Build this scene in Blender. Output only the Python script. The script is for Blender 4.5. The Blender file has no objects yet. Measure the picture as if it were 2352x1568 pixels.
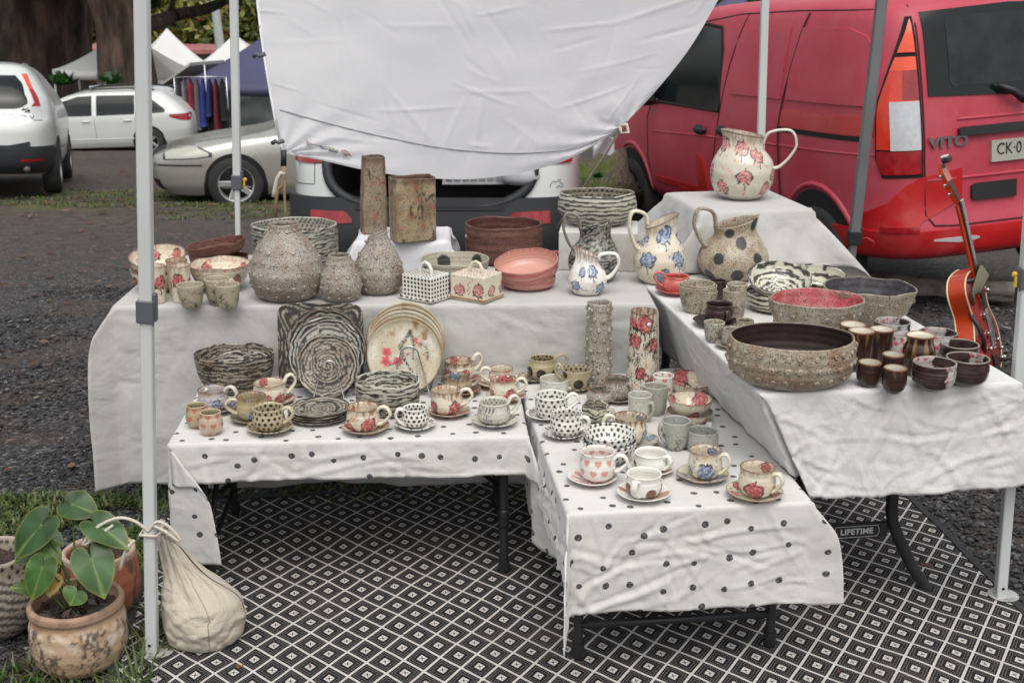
import bpy, math, random
import numpy as np
from mathutils import Vector, Matrix
random.seed(7)
RNG = np.random.default_rng(11)
PI = math.pi
SC = bpy.context.scene
EXPO = 0.33
CANOPY = False
COL = SC.collection

# ------------------------------------------------------------------ camera model
FPX, PITCH, CAMH = 2800.0, math.radians(16.5), 1.82      # focal length in pixels of a 2352 px wide frame

def ray(x, y):
    a = (x - 1176) / FPX
    b = (784 - y) / FPX
    return np.array([a, math.cos(PITCH) + b * math.sin(PITCH), -math.sin(PITCH) + b * math.cos(PITCH)])

def PX(x, y, z=0.0):
    r = ray(x, y)
    t = (z - CAMH) / r[2]
    return np.array([0, 0, CAMH]) + t * r

def PD(x, y, d):
    r = ray(x, y)
    return np.array([0, 0, CAMH]) + r * d / r[1]

def depth(p):
    return p[1] * math.cos(PITCH) + (CAMH - p[2]) * math.sin(PITCH)

# crops of the photograph that measurements were taken in: x0, y0, scale
Q = {'A': (500, 850, 1.845), 'B': (1400, 550, 1.96), 'C': (700, 1300, 2.614), 'D': (1300, 1250, 2.614),
     'E': (2000, 1350, 3.137), 'F': (2250, 1450, 2.851), 'G': (2200, 1700, 2.091), 'H': (2500, 750, 2.851),
     'I': (2700, 1050, 2.851), 'J': (3300, 1150, 2.613), 'K': (2400, 0, 1.387)}

def qx(c, x): return x if c == '' else (Q[c][0] + x / Q[c][2]) / 1.7415
def qy(c, y): return y if c == '' else (Q[c][1] + y / Q[c][2]) / 1.7415
def qw(c, w): return w if c == '' else w / Q[c][2] / 1.7415

# ------------------------------------------------------------------ object helpers
def tag(o, label=None, cat=None, group=None, kind=None):
    if label: o['label'] = label
    if cat: o['category'] = cat
    if group: o['group'] = group
    if kind: o['kind'] = kind
    return o

def empty(name, loc, label=None, cat=None, group=None, rz=0):
    o = bpy.data.objects.new(name, None)
    o.empty_display_size = .1
    COL.objects.link(o)
    o.location = loc
    o.rotation_euler = (0, 0, rz)
    return tag(o, label, cat, group)

def mesh_obj(name, verts, faces, m, parent=None, smooth=True, mats=None, midx=None, col=None, uv=None):
    me = bpy.data.meshes.new(name)
    me.from_pydata([tuple(map(float, v)) for v in verts], [], [tuple(map(int, f)) for f in faces])
    if mats:
        for q in mats: me.materials.append(q)
        me.polygons.foreach_set('material_index', np.asarray(midx, dtype=np.int32))
    else:
        me.materials.append(m)
    if smooth:
        me.polygons.foreach_set('use_smooth', np.ones(len(me.polygons), dtype=bool))
    if col is not None:
        a = me.color_attributes.new('Col', 'FLOAT_COLOR', 'POINT')
        c4 = np.ones((len(verts), 4), dtype=np.float32)
        c4[:, :3] = col
        a.data.foreach_set('color', c4.ravel())
    if uv is not None:
        l = me.uv_layers.new(name='UVMap')
        li = np.empty(len(me.loops), dtype=np.int32)
        me.loops.foreach_get('vertex_index', li)
        l.data.foreach_set('uv', np.asarray(uv, dtype=np.float32)[li].ravel())
    me.validate()
    o = bpy.data.objects.new(name, me)
    COL.objects.link(o)
    if parent is not None: o.parent = parent
    return o

class MB:
    """collects shapes into one mesh"""
    def __init__(s): s.v = []; s.f = []
    def add(s, v, f, M=None):
        n = len(s.v)
        for p in v:
            p = Vector([float(q) for q in p])
            s.v.append(tuple(M @ p) if M is not None else tuple(p))
        for q in f: s.f.append([i + n for i in q])
        return s
    def box(s, c, d, bev=0.0, M=None):
        hx, hy, hz = d[0] / 2, d[1] / 2, d[2] / 2
        b = min(bev, hx * .9, hy * .9, hz * .9)
        if b <= 0:
            v = [(c[0] + sx * hx, c[1] + sy * hy, c[2] + sz * hz) for sx in (-1, 1) for sy in (-1, 1) for sz in (-1, 1)]
            f = [(0, 1, 3, 2), (4, 6, 7, 5), (0, 4, 5, 1), (2, 3, 7, 6), (0, 2, 6, 4), (1, 5, 7, 3)]
            return s.add(v, f, M)
        v = []; f = []
        # chamfered box: 24 verts
        idx = {}
        for sx in (-1, 1):
            for sy in (-1, 1):
                for sz in (-1, 1):
                    for ax in range(3):
                        p = [c[0] + sx * (hx - b), c[1] + sy * (hy - b), c[2] + sz * (hz - b)]
                        p[ax] += (sx, sy, sz)[ax] * b
                        idx[(sx, sy, sz, ax)] = len(v); v.append(p)
        def q(*k): f.append([idx[t] for t in k])
        for ax in range(3):
            o1, o2 = [(1, 2), (0, 2), (0, 1)][ax]
            for sg in (-1, 1):
                ks = []
                for (a, bb) in ((-1, -1), (1, -1), (1, 1), (-1, 1)):
                    t = [0, 0, 0]; t[ax] = sg; t[o1] = a; t[o2] = bb
                    ks.append((*t, ax))
                q(*ks)
        for ax in range(3):          # edges along ax
            o1, o2 = [(1, 2), (0, 2), (0, 1)][ax]
            for a in (-1, 1):
                for bb in (-1, 1):
                    t0 = [0, 0, 0]; t0[o1] = a; t0[o2] = bb; t1 = list(t0); t0[ax] = -1; t1[ax] = 1
                    q((*t0, o1), (*t1, o1), (*t1, o2), (*t0, o2))
        for sx in (-1, 1):
            for sy in (-1, 1):
                for sz in (-1, 1):
                    q((sx, sy, sz, 0), (sx, sy, sz, 1), (sx, sy, sz, 2))
        return s.add(v, f, M)
    def tube(s, pts, r, n=8, closed=False, flat=1.0, up=None, caps=True):
        """round tube along pts; r scalar or list; flat squashes the section along 'up'"""
        P = [Vector([float(q) for q in p]) for p in pts]
        k = len(P); n0 = len(s.v)
        rs = r if hasattr(r, '__len__') else [r] * k
        ref = Vector(up) if up is not None else None
        prev = None
        for i in range(k):
            if closed: t = P[(i + 1) % k] - P[i - 1]
            else: t = P[min(i + 1, k - 1)] - P[max(i - 1, 0)]
            t.normalize()
            if ref is not None: a = ref - t * ref.dot(t)
            elif prev is None:
                a = Vector((0, 0, 1)) if abs(t.z) < .9 else Vector((1, 0, 0))
                a = a - t * a.dot(t)
            else: a = prev - t * prev.dot(t)
            if a.length < 1e-6: a = t.orthogonal()
            a.normalize(); prev = a
            b = t.cross(a)
            for j in range(n):
                w = 2 * PI * j / n
                p = P[i] + (a * math.cos(w) * flat + b * math.sin(w)) * rs[i]
                s.v.append(tuple(p))
        m = k if closed else k - 1
        for i in range(m):
            for j in range(n):
                i2 = (i + 1) % k
                s.f.append([n0 + i * n + j, n0 + i * n + (j + 1) % n, n0 + i2 * n + (j + 1) % n, n0 + i2 * n + j])
        if not closed and caps:
            s.f.append([n0 + j for j in range(n)][::-1])
            s.f.append([n0 + (k - 1) * n + j for j in range(n)])
        return s
    def lathe(s, prof, c=(0, 0, 0), n=24, axis='z', M=None, caps=True):
        n0 = len(s.v)
        v = []; f = []
        for r, z in prof:
            for j in range(n):
                w = 2 * PI * j / n
                x, y = r * math.cos(w), r * math.sin(w)
                if axis == 'z': p = (c[0] + x, c[1] + y, c[2] + z)
                elif axis == 'y': p = (c[0] + x, c[1] + z, c[2] + y)
                else: p = (c[0] + z, c[1] + x, c[2] + y)
                v.append(p)
        for i in range(len(prof) - 1):
            for j in range(n):
                f.append([i * n + j, i * n + (j + 1) % n, (i + 1) * n + (j + 1) % n, (i + 1) * n + j])
        if caps and prof[0][0] > 1e-5: f.append(list(range(n))[::-1])
        if caps and prof[-1][0] > 1e-5: f.append([(len(prof) - 1) * n + j for j in range(n)])
        return s.add(v, f, M)
    def build(s, name, m, parent=None, smooth=False):
        o = mesh_obj(name, s.v, s.f, m, parent, smooth)
        return o

def autosmooth(o, deg=35):
    me = o.data
    me.polygons.foreach_set('use_smooth', np.ones(len(me.polygons), dtype=bool))
    try: me.set_sharp_from_angle(angle=math.radians(deg))
    except Exception: pass
    return o

def pchip(xs, ys, x):
    xs = np.asarray(xs, float); ys = np.asarray(ys, float)
    h = np.diff(xs); d = np.diff(ys) / h
    m = np.zeros(len(xs))
    for i in range(1, len(xs) - 1):
        if d[i - 1] * d[i] > 0:
            w1 = 2 * h[i] + h[i - 1]; w2 = h[i] + 2 * h[i - 1]
            m[i] = (w1 + w2) / (w1 / d[i - 1] + w2 / d[i])
    m[0] = d[0]; m[-1] = d[-1]
    x = np.clip(np.asarray(x, float), xs[0], xs[-1])
    i = np.clip(np.searchsorted(xs, x) - 1, 0, len(h) - 1)
    t = (x - xs[i]) / h[i]
    return ((1 + 2 * t) * (1 - t) ** 2 * ys[i] + t * (1 - t) ** 2 * h[i] * m[i] + t * t * (3 - 2 * t) * ys[i + 1] + t * t * (t - 1) * h[i] * m[i + 1])

def sn(x, y, f, seed, octv=3):
    """smooth pseudo noise in about -1..1"""
    r = np.random.default_rng(seed)
    out = 0; amp = 1.0; tot = 0
    for o in range(octv):
        acc = 0
        for k in range(4):
            th = r.uniform(0, 2 * PI); ph = r.uniform(0, 2 * PI); ff = f * (2 ** o) * r.uniform(.7, 1.4)
            acc = acc + np.sin((x * math.cos(th) + y * math.sin(th)) * ff * 2 * PI + ph + 1.3 * np.sin((y * math.cos(th) - x * math.sin(th)) * ff * 3 + ph * 2))
        out = out + amp * acc / 2.6; tot += amp; amp *= .5
    return out / tot

def sstep(a, b, x):
    t = np.clip((x - a) / (b - a), 0, 1)
    return t * t * (3 - 2 * t)

def mix(c, d, k):
    k = np.asarray(k)[..., None]
    return c * (1 - k) + np.asarray(d, float) * k

# ------------------------------------------------------------------ materials
def newmat(name):
    m = bpy.data.materials.new(name)
    m.use_nodes = True
    nt = m.node_tree
    b = nt.nodes['Principled BSDF']
    return m, nt, b

def setv(b, **kw):
    al = {'rough': 'Roughness', 'metal': 'Metallic', 'spec': 'Specular IOR Level', 'coat': 'Coat Weight', 'coatr': 'Coat Roughness', 'sheen': 'Sheen Weight', 'alpha': 'Alpha', 'trans': 'Transmission Weight', 'ior': 'IOR'}
    for k, v in kw.items(): b.inputs[al[k]].default_value = v

class N:
    """terse node wiring"""
    def __init__(s, nt): s.nt = nt
    def n(s, t, **kw):
        x = s.nt.nodes.new(t)
        for k, v in kw.items(): setattr(x, k, v)
        return x
    def link(s, a, b): s.nt.links.new(a, b)
    def val(s, sock, v):
        if hasattr(v, 'node'): s.link(v, sock)
        else: sock.default_value = v
    def math(s, op, a, b=0.0, c=0.0, clamp=False):
        x = s.n('ShaderNodeMath', operation=op, use_clamp=clamp)
        for i, v in enumerate((a, b, c)): s.val(x.inputs[i], v)
        return x.outputs[0]
    def mixc(s, f, a, b, mode='MIX'):
        x = s.n('ShaderNodeMix', data_type='RGBA', blend_type=mode)
        s.val(x.inputs[0], f)
        for i, v in ((6, a), (7, b)):
            if hasattr(v, 'node'): s.link(v, x.inputs[i])
            else: x.inputs[i].default_value = (*v[:3], 1)
        return x.outputs[2]
    def noise(s, scale, vec=None, detail=4.0, rough=.55, dist=0.0, typ=None):
        x = s.n('ShaderNodeTexNoise')
        if typ: x.noise_type = typ
        x.inputs['Scale'].default_value = scale
        x.inputs['Detail'].default_value = detail
        x.inputs['Roughness'].default_value = rough
        x.inputs['Distortion'].default_value = dist
        if vec is not None: s.link(vec, x.inputs['Vector'])
        return x
    def ramp(s, f, stops, interp='LINEAR'):
        x = s.n('ShaderNodeValToRGB')
        x.color_ramp.interpolation = interp
        e = x.color_ramp.elements
        while len(e) < len(stops): e.new(.5)
        for i, (p, c) in enumerate(stops):
            e[i].position = p
            e[i].color = (*c, 1) if hasattr(c, '__len__') else (c, c, c, 1)
        s.link(f, x.inputs[0])
        return x.outputs[0]
    def obj(s): return s.n('ShaderNodeTexCoord').outputs['Object']
    def bump(s, h, strength=.3, dist=.01, normal=None):
        x = s.n('ShaderNodeBump')
        x.inputs['Strength'].default_value = strength
        x.inputs['Distance'].default_value = dist
        s.link(h, x.inputs['Height'])
        if normal is not None: s.link(normal, x.inputs['Normal'])
        return x.outputs[0]

def M(name, c, rough=.5, metal=0.0, var=.12, scale=6.0, bump=0.0, bscale=60.0, bdist=.003, dirt=None, dscale=3.0, damt=.5, **kw):
    """plain painted / plastic / metal stuff with mottling, optional dirt and grain"""
    m, nt, b = newmat(name)
    n = N(nt)
    setv(b, rough=rough, metal=metal, **kw)
    co = n.obj()
    nz = n.noise(scale, co)
    f = n.ramp(nz.outputs[0], [(.3, 0.0), (.7, 1.0)])
    lo = tuple(max(0, x * (1 - var)) for x in c); hi = tuple(min(1, x * (1 + var)) for x in c)
    colr = n.mixc(f, lo, hi)
    if dirt:
        dz = n.noise(dscale, co, detail=8, rough=.65)
        df = n.ramp(dz.outputs[0], [(.48, 0.0), (.68, damt)])
        colr = n.mixc(df, colr, dirt)
    n.link(colr, b.inputs['Base Color'])
    rr = n.math('MULTIPLY_ADD', nz.outputs[0], .16, max(rough - .08, .02))
    n.link(rr, b.inputs['Roughness'])
    if bump:
        bz = n.noise(bscale, co, detail=5)
        n.link(n.bump(bz.outputs[0], bump, bdist), b.inputs['Normal'])
    return m

def ceramic(name, rough, speck=0.0, sscale=260.0, bump=.1, mott=.0, coat=0.0, speckc=(.03, .018, .012), bscale=90):
    m, nt, b = newmat(name)
    n = N(nt)
    at = n.n('ShaderNodeAttribute', attribute_name='Col')
    co = n.obj()
    col = at.outputs['Color']
    fac = n.ramp(at.outputs['Fac'], [(.06, 0.0), (.17, 1.0)])
    if mott:
        z = n.noise(22, co, detail=6, rough=.6)
        col = n.mixc(n.math('MULTIPLY', fac, n.ramp(z.outputs[0], [(.42, 0.0), (.66, mott)])), col, (.20, .115, .065))
        z3 = n.noise(14, co, detail=4)
        col = n.mixc(n.math('MULTIPLY', fac, n.ramp(z3.outputs[0], [(.45, 0.0), (.7, mott * .5)])), col, (.50, .47, .41))
    if speck:
        z = n.noise(sscale, co, detail=4, rough=.75)
        col = n.mixc(n.ramp(z.outputs[0], [(.63 - .10 * speck, 0.0), (.70 - .10 * speck, .92)]), col, speckc)
    n.link(col, b.inputs['Base Color'])
    setv(b, rough=rough, coat=coat, coatr=.08)
    z2 = n.noise(8, co)
    n.link(n.math('MULTIPLY_ADD', z2.outputs[0], .2, max(rough - .1, .03)), b.inputs['Roughness'])
    if bump:
        bz = n.noise(bscale, co, detail=6)
        n.link(n.bump(bz.outputs[0], bump, .003), b.inputs['Normal'])
    return m

def cloth_mat(name, c, dirt=(.42, .37, .30), crease=.6, dots=False, damt=.25, transl=0.0, cscale=3.2, weave=True):
    m, nt, b = newmat(name)
    n = N(nt)
    uv = n.n('ShaderNodeTexCoord').outputs['UV']
    z = n.noise(4.0, uv, detail=7, rough=.65)
    f = n.ramp(z.outputs[0], [(.50, 0.0), (.80, damt)])
    col = n.mixc(f, c, dirt)
    z4 = n.noise(160.0, uv, detail=2)
    col = n.mixc(n.ramp(z4.outputs[0], [(.3, .0), (.75, .16)]), col, tuple(x * .6 for x in c))
    if dots:
        dz = n.noise(30, uv, detail=3)
        vm = n.n('ShaderNodeVectorMath', operation='MULTIPLY_ADD')
        n.link(dz.outputs[1], vm.inputs[0]); vm.inputs[1].default_value = (.006, .006, 0); n.link(uv, vm.inputs[2])
        vo = n.n('ShaderNodeTexVoronoi', feature='F1')
        vo.voronoi_dimensions = '2D'
        vo.inputs['Scale'].default_value = 12.4
        vo.inputs['Randomness'].default_value = .5
        n.link(vm.outputs[0], vo.inputs['Vector'])
        wn = n.n('ShaderNodeTexWhiteNoise', noise_dimensions='3D')
        n.link(vo.outputs['Color'], wn.inputs['Vector'])
        thr = n.math('MULTIPLY_ADD', wn.outputs[0], .028, .106)
        k = n.math('SUBTRACT', thr, vo.outputs['Distance'])
        k = n.math('MULTIPLY', k, 60.0, clamp=True)
        gz = n.noise(220, uv, detail=3)
        ink = n.ramp(gz.outputs[0], [(.50, .96), (.72, .45)])
        k = n.math('MULTIPLY', k, ink)
        col = n.mixc(k, col, (.018, .020, .026))
    n.link(col, b.inputs['Base Color'])
    setv(b, rough=.9, spec=.15, sheen=.15)
    # creases
    r = n.noise(cscale * .8, uv, detail=1.6, rough=.4, dist=.35, typ='RIDGED_MULTIFRACTAL')
    r2 = n.noise(cscale * 1.7, uv, detail=4, rough=.5, dist=.3)
    h = n.math('MULTIPLY_ADD', r2.outputs[0], .7, n.math('MULTIPLY', r.outputs[0], .16))
    nb = n.bump(h, crease * .8, .034)
    if weave:
        w = n.noise(420, uv, detail=1)
        nb = n.bump(w.outputs[0], .12, .003, nb)
    n.link(nb, b.inputs['Normal'])
    if transl:
        t = n.n('ShaderNodeBsdfTranslucent')
        n.link(col, t.inputs['Color']); n.link(nb, t.inputs['Normal'])
        mx = n.n('ShaderNodeMixShader'); mx.inputs[0].default_value = transl
        n.link(b.outputs[0], mx.inputs[1]); n.link(t.outputs[0], mx.inputs[2])
        n.link(mx.outputs[0], nt.nodes['Material Output'].inputs['Surface'])
    return m
# ------------------------------------------------------------------ pottery: painted lathe shapes
class NS: pass
CREAM = (.66, .60, .47); WHITE = (.74, .72, .66); BEIGE = (.40, .36, .26); GREYG = (.40, .39, .34)
INK = (.018, .018, .018); ROSE = (.44, .055, .065); PINK = (.62, .22, .21); BLUE = (.08, .14, .42); RUST = (.26, .10, .025)
CHOC = (.030, .014, .012); GREEN = (.03, .05, .03)

def full(a, c): return np.tile(np.array(c, float), (len(a.w), 1))

def p_plain(c, c2=None, amt=.5, f=25):
    def fn(a):
        o = full(a, c)
        if c2 is not None:
            o = mix(o, c2, amt * sstep(-.2, .6, sn(a.X, a.Z, f, 3)))
        return o
    return fn

def p_inner(outer, inner, rim=.0):
    def fn(a):
        o = outer(a); i = inner(a)
        return np.where((a.inn > .5)[:, None], i, o)
    return fn

def dotmask(X, Z, sp, r, seed, jit=.18):
    row = np.floor(Z / (sp * .86) + .5)
    xo = X / sp + .5 * (row % 2)
    cell = np.floor(xo + .5)
    h = np.sin(cell * 127.1 + row * 311.7 + seed) * 43758.5453
    h2 = np.sin(cell * 269.5 + row * 183.3 + seed) * 28001.83
    jx = (h - np.floor(h) - .5) * jit; jz = (h2 - np.floor(h2) - .5) * jit
    dx = (xo - cell - jx) * sp; dz = Z - (row + jz) * sp * .86
    rr = r * (1 + .25 * (h2 - np.floor(h2) - .5))
    return dx, dz, rr

def p_dots(base, dot=INK, sp=.0165, r=.0042, seed=1):
    def fn(a):
        o = full(a, base)
        dx, dz, rr = dotmask(a.X, a.Z, sp, r, seed)
        d = np.hypot(dx, dz * .92)
        return mix(o, dot, .97 * (1 - sstep(rr * .85, rr * 1.12, d)))
    return fn

def p_bigdots(base, dot, pts, mottle=None):
    """pts: list of (angle, S, radius m, inner?)"""
    def fn(a):
        o = full(a, base)
        if mottle is not None: o = mix(o, mottle, .6 * sstep(0, .7, sn(a.X, a.Z, 14, 5)))
        for (w, s, r, inn) in pts:
            dw = (a.w - w + PI) % (2 * PI) - PI
            d = np.hypot(dw * a.rad * a.R, (a.Z - s * a.H)) * (1 + .05 * sn(a.X, a.Z, 30, 9))
            k = (1 - sstep(r * .94, r * 1.04, d)) * (np.abs(a.inn - inn) < .5)
            o = mix(o, dot, .97 * k)
        return o
    return fn

def p_hearts(base, col=ROSE, sp=.030, size=.0095, seed=2):
    def fn(a):
        o = full(a, base)
        dx, dz, rr = dotmask(a.X, a.Z - .004, sp * 1.2, size * .88, seed, .12)
        x = dx / rr * .95; y = dz / rr * .95 + .1
        q = (x * x + y * y - .62) ** 3 - x * x * y ** 3 * 1.1
        k = 1 - sstep(-.02, .05, q)
        tone = np.clip(.8 + .3 * sn(a.X, a.Z, 160, 4), 0, 1)
        return mix(o, col, .92 * k * tone)
    return fn

def p_stripes(base, dark, per=.011, thr=.05, seed=3, wav=1.0, rust=0.0, slant=0.0, radial=False):
    def fn(a):
        o = full(a, base)
        if rust: o = mix(o, (.20, .085, .04), rust * sstep(.05, .7, sn(a.X, a.Z, 9, seed + 7)))
        T = a.rad * a.R if radial else a.Z
        T = T + slant * a.X
        ph = T / per + wav * (.55 * sn(a.X, T * 2, 10, seed) + .25 * sn(a.X * .5, T * 5, 30, seed + 1))
        s = np.sin(2 * PI * ph) + .75 * sn(a.X * .35, T * 4, 26, seed + 2) - thr
        k = sstep(-.05, .30, s)
        return mix(o, dark, .96 * k)
    return fn

def p_spiral(base, dark, per=.012, seed=3, rust=.4):
    def fn(a):
        o = full(a, base)
        px, pz = a.rad * a.R * np.sin(a.w), a.rad * a.R * np.cos(a.w)
        o = mix(o, (.22, .13, .07), rust * sstep(.0, .7, sn(px, pz, 10, seed + 7)))
        T = a.rad * a.R + .10 * per * 10 * a.w / (2 * PI)
        ph = T / per + .5 * sn(px, pz, 12, seed)
        s = np.sin(2 * PI * ph) + .8 * sn(a.w * .03, T * 3, 24, seed + 2) + .35 * sn(px, pz, 50, seed + 4) + .22
        return mix(o, dark, .96 * sstep(-.05, .3, s))
    return fn

def rose_at(o, dx, dz, r, pal, seed, stem=True):
    """paint one loose brush rose, petals with ink outlines, on the colours o"""
    th = np.arctan2(dz, dx); d = np.hypot(dx, dz) / r
    edge = 1 + .20 * sn(np.cos(th) + seed, np.sin(th) - seed, .55, int(seed) + 40) + .06 * np.sin(6 * th + seed)
    body = 1 - sstep(.86, 1.0, d / edge)
    tone = sn(dx / r, dz / r, 1.4, seed + 1)
    c = mix(np.tile(np.array(pal[0], float), (len(dx), 1)), pal[1], sstep(-.4, .5, tone))
    o2 = o * (1 - body[:, None] * .93) + c * (body[:, None] * .93)
    sp = d * 2.3 - th / (2 * PI) + .30 * np.sin(3 * th + seed)
    fr = np.abs((sp - np.floor(sp)) - .5)
    ln = (1 - sstep(.08, .19, fr)) * (d < 1.02) * sstep(-.5, .1, sn(dx / r, dz / r, .9, seed + 3))
    ol = (1 - sstep(.05, .13, np.abs(d / edge - .97))) * sstep(-.5, .2, np.sin(2 * th + seed * 1.7))
    o2 = mix(o2, pal[2], .9 * np.maximum(ln * .85, ol))
    # calyx leaves below / beside
    for (lx, lz, lr, la) in ((-.72, -.72, .34, .8 + .3 * math.sin(seed)), (.48, -.92, .36, -.5 + .4 * math.sin(seed * 2)), (.12, 1.02, .22, 1.3), (.9, -.1, .22, .3)):
        ux = (dx / r - lx) * math.cos(la) + (dz / r - lz) * math.sin(la)
        uz = -(dx / r - lx) * math.sin(la) + (dz / r - lz) * math.cos(la)
        k = 1 - sstep(.8, 1.1, np.hypot(ux / lr, uz / (lr * .38)))
        o2 = mix(o2, pal[3], .9 * k)
    if stem:
        sx = dx / r - .12 * np.sin(dz / r * 3)
        k = (1 - sstep(.05, .12, np.abs(sx))) * (dz / r < -.85) * (dz / r > -1.9)
        o2 = mix(o2, pal[3], .9 * k)
    return o2

RED = (ROSE, PINK, INK, (.025, .03, .02))
PK = ((.55, .17, .17), (.72, .38, .34), INK, (.02, .025, .02))
BL = ((.10, .15, .32), (.44, .50, .54), (.012, .016, .04), (.015, .025, .03))

def p_roses(base, pal=RED, pts=(), drip=.5, berries=1, seed=4, dripc=RUST, scrib=0.0):
    """pts (angle, S, radius m, inner); drip = iron-brown runs from the rim; berries = clusters of dots"""
    def fn(a):
        o = full(a, base)
        o = mix(o, (.42, .26, .11), .5 * drip * sstep(.25, .8, sn(a.X, a.Z, 16, seed)))
        if drip:
            lo = a.H * (.06 + .30 * drip * np.clip(sn(a.X * 1.0, a.X * 0 + seed, 22, seed + 3) + .25, 0, 1))
            k = sstep(-.15, .05, (a.Z - (a.H - lo)) / a.H)
            streak = sstep(-.3, .35, sn(a.X, a.Z * .12, 55, seed + 5))
            o = mix(o, dripc, .85 * k * streak * min(1, drip * 1.3))
            o = mix(o, (.10, .04, .02), .8 * sstep(.965, .99, a.S))
        if berries:
            dx, dz, rr = dotmask(a.X, a.Z, .0085, .0028, seed, .4)
            m = sstep(.35, .45, sn(a.X, a.Z, 22, seed + 9))
            o = mix(o, pal[0], .85 * m * (1 - sstep(rr * .8, rr * 1.15, np.hypot(dx, dz))))
        if scrib:
            q = np.abs(sn(a.X, a.Z, 32, seed + 15))
            o = mix(o, pal[2], scrib * (1 - sstep(.03, .09, q)) * sstep(.0, .25, sn(a.X, a.Z, 16, seed + 17)))
        for i, (w, s, r, inn) in enumerate(pts):
            dw = (a.w - w + PI) % (2 * PI) - PI
            dx = dw * a.rad * a.R; dz = a.Z - s * a.H
            sel = (np.abs(a.inn - inn) < .5) & (np.abs(dx) < r * 2.4) & (np.abs(dz) < r * 2.4)
            if sel.any(): o[sel] = rose_at(o[sel], dx[sel], dz[sel], r, pal, seed + i * 2.3 if False else seed + i)
        return o
    return fn

def p_flat(base, pal=RED, n=4, seed=5, rim=True, size=.0155):
    """saucers: roses laid round the well, brown rim"""
    def fn(a):
        o = full(a, base)
        px, pz = a.rad * a.R * np.sin(a.w), a.rad * a.R * np.cos(a.w)
        o = mix(o, (.45, .27, .12), .5 * sstep(.3, .8, sn(px, pz, 16, seed)))
        q = np.abs(sn(px, pz, 34, seed + 15))
        o = mix(o, pal[2], .7 * (1 - sstep(.03, .10, q)) * sstep(.0, .25, sn(px, pz, 16, seed + 17)))
        for i in range(n):
            th = 2 * PI * (i + .3 * math.sin(seed * 3 + i)) / n + seed
            cx, cz = .74 * a.R * math.sin(th), .74 * a.R * math.cos(th)
            dx, dz = px - cx, pz - cz
            sel = (np.hypot(dx, dz) < size * 2.2)
            if sel.any(): o[sel] = rose_at(o[sel], dx[sel], dz[sel], size, pal, seed + i, False)
        if rim: o = mix(o, RUST, .75 * sstep(.95, .985, a.rad))
        return o
    return fn

def p_trees(base, ink=INK, amt=1.0, seed=6, f=26, lo=.0, hi=.85, ground=.0):
    """dry-brush trees and scribbles"""
    def fn(a):
        o = full(a, base)
        m = sstep(-.05, .25, sn(a.X, a.Z, f * .42, seed + 3)) * sstep(lo - .05, lo + .05, a.S) * (1 - sstep(hi - .08, hi + .02, a.S))
        q = np.abs(sn(a.X, a.Z * .6, f, seed)); q2 = np.abs(sn(a.X, a.Z * .6, f * 1.7, seed + 1))
        k = np.maximum(1 - sstep(.05, .16, q), 1 - sstep(.05, .18, q2))
        o = mix(o, ink, .92 * amt * m * k)
        if ground: o = mix(o, ink, ground * (1 - sstep(.04, .22, a.S)) * sstep(-.3, .4, sn(a.X, a.Z, 60, seed + 4)))
        return o
    return fn

def p_choc(inner=(.74, .70, .59), dripc=(.36, .20, .07), amt=.6, seed=7):
    """dark temmoku outside, pale lining, honey drips at the rim"""
    def fn(a):
        o = full(a, CHOC)
        fl = .5 + .5 * np.sin(a.w * 44 + 2 * sn(a.X, a.Z * .2, 20, seed))
        o = mix(o, (.075, .035, .020), .8 * fl * (1 - sstep(.45, .65, a.S)))
        k = sstep(.0, .35, sn(a.X, a.Z * .10, 52, seed)) * sstep(1 - .75 * amt, 1.0, a.S + .25 * sn(a.X, a.Z * 0, 30, seed + 1))
        o = mix(o, dripc, .85 * k * amt)
        o = mix(o, (.20, .08, .03), .9 * sstep(.955, .985, a.S))
        o = mix(o, (.32, .29, .22), (1 - sstep(.015, .035, a.S)))
        i = full(a, inner)
        i = mix(i, (.22, .09, .03), .8 * sstep(.965, .99, a.S))
        return np.where((a.inn > .5)[:, None], i, o)
    return fn

def p_twotone(w0, w1, seed=8, iw0=None, iw1=None):
    """dark glaze with a white panel of blossom twigs between angles w0..w1 (and on the lining iw0..iw1)"""
    def fn(a):
        dk = mix(full(a, (.035, .020, .020)), (.075, .045, .04), sstep(-.2, .6, np.sin(a.Z * 700) * .5 + sn(a.X, a.Z, 20, seed)))
        wt = full(a, (.50, .48, .45))
        wt = mix(wt, (.27, .27, .27), .5 * sstep(-.1, .6, sn(a.X, a.Z, 60, seed + 1)))
        q = np.abs(sn(a.X, a.Z * .8, 22, seed + 2))
        wt = mix(wt, (.03, .035, .03), .9 * (1 - sstep(.05, .13, q)) * sstep(-.1, .2, sn(a.X, a.Z, 14, seed + 4)))
        dx, dz, rr = dotmask(a.X, a.Z, .020, .0062, seed, .5)
        d = np.hypot(dx, dz); th = np.arctan2(dz, dx)
        wt = mix(wt, (.52, .06, .08), .92 * (1 - sstep(rr * .8, rr * 1.1, d * (1 + .2 * np.sin(5 * th)))) * sstep(-.1, .1, sn(a.X, a.Z, 11, seed + 6)))
        i0, i1 = (w0, w1) if iw0 is None else (iw0, iw1)
        jit = .12 * sn(a.Z * 1, a.X * 0, 30, seed + 8)
        def inside(lo, hi):
            mid = (lo + hi) / 2; half = (hi - lo) / 2
            dw = np.abs((a.w - mid + PI) % (2 * PI) - PI)
            return (dw < half + jit).astype(float)
        k = np.where(a.inn > .5, inside(i0, i1), inside(w0, w1))
        o = mix(dk, (1, 1, 1), 0 * k) * (1 - k[:, None]) + wt * k[:, None]
        return mix(o, (.30, .27, .22), .7 * sstep(.965, .99, a.S))
    return fn

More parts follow.
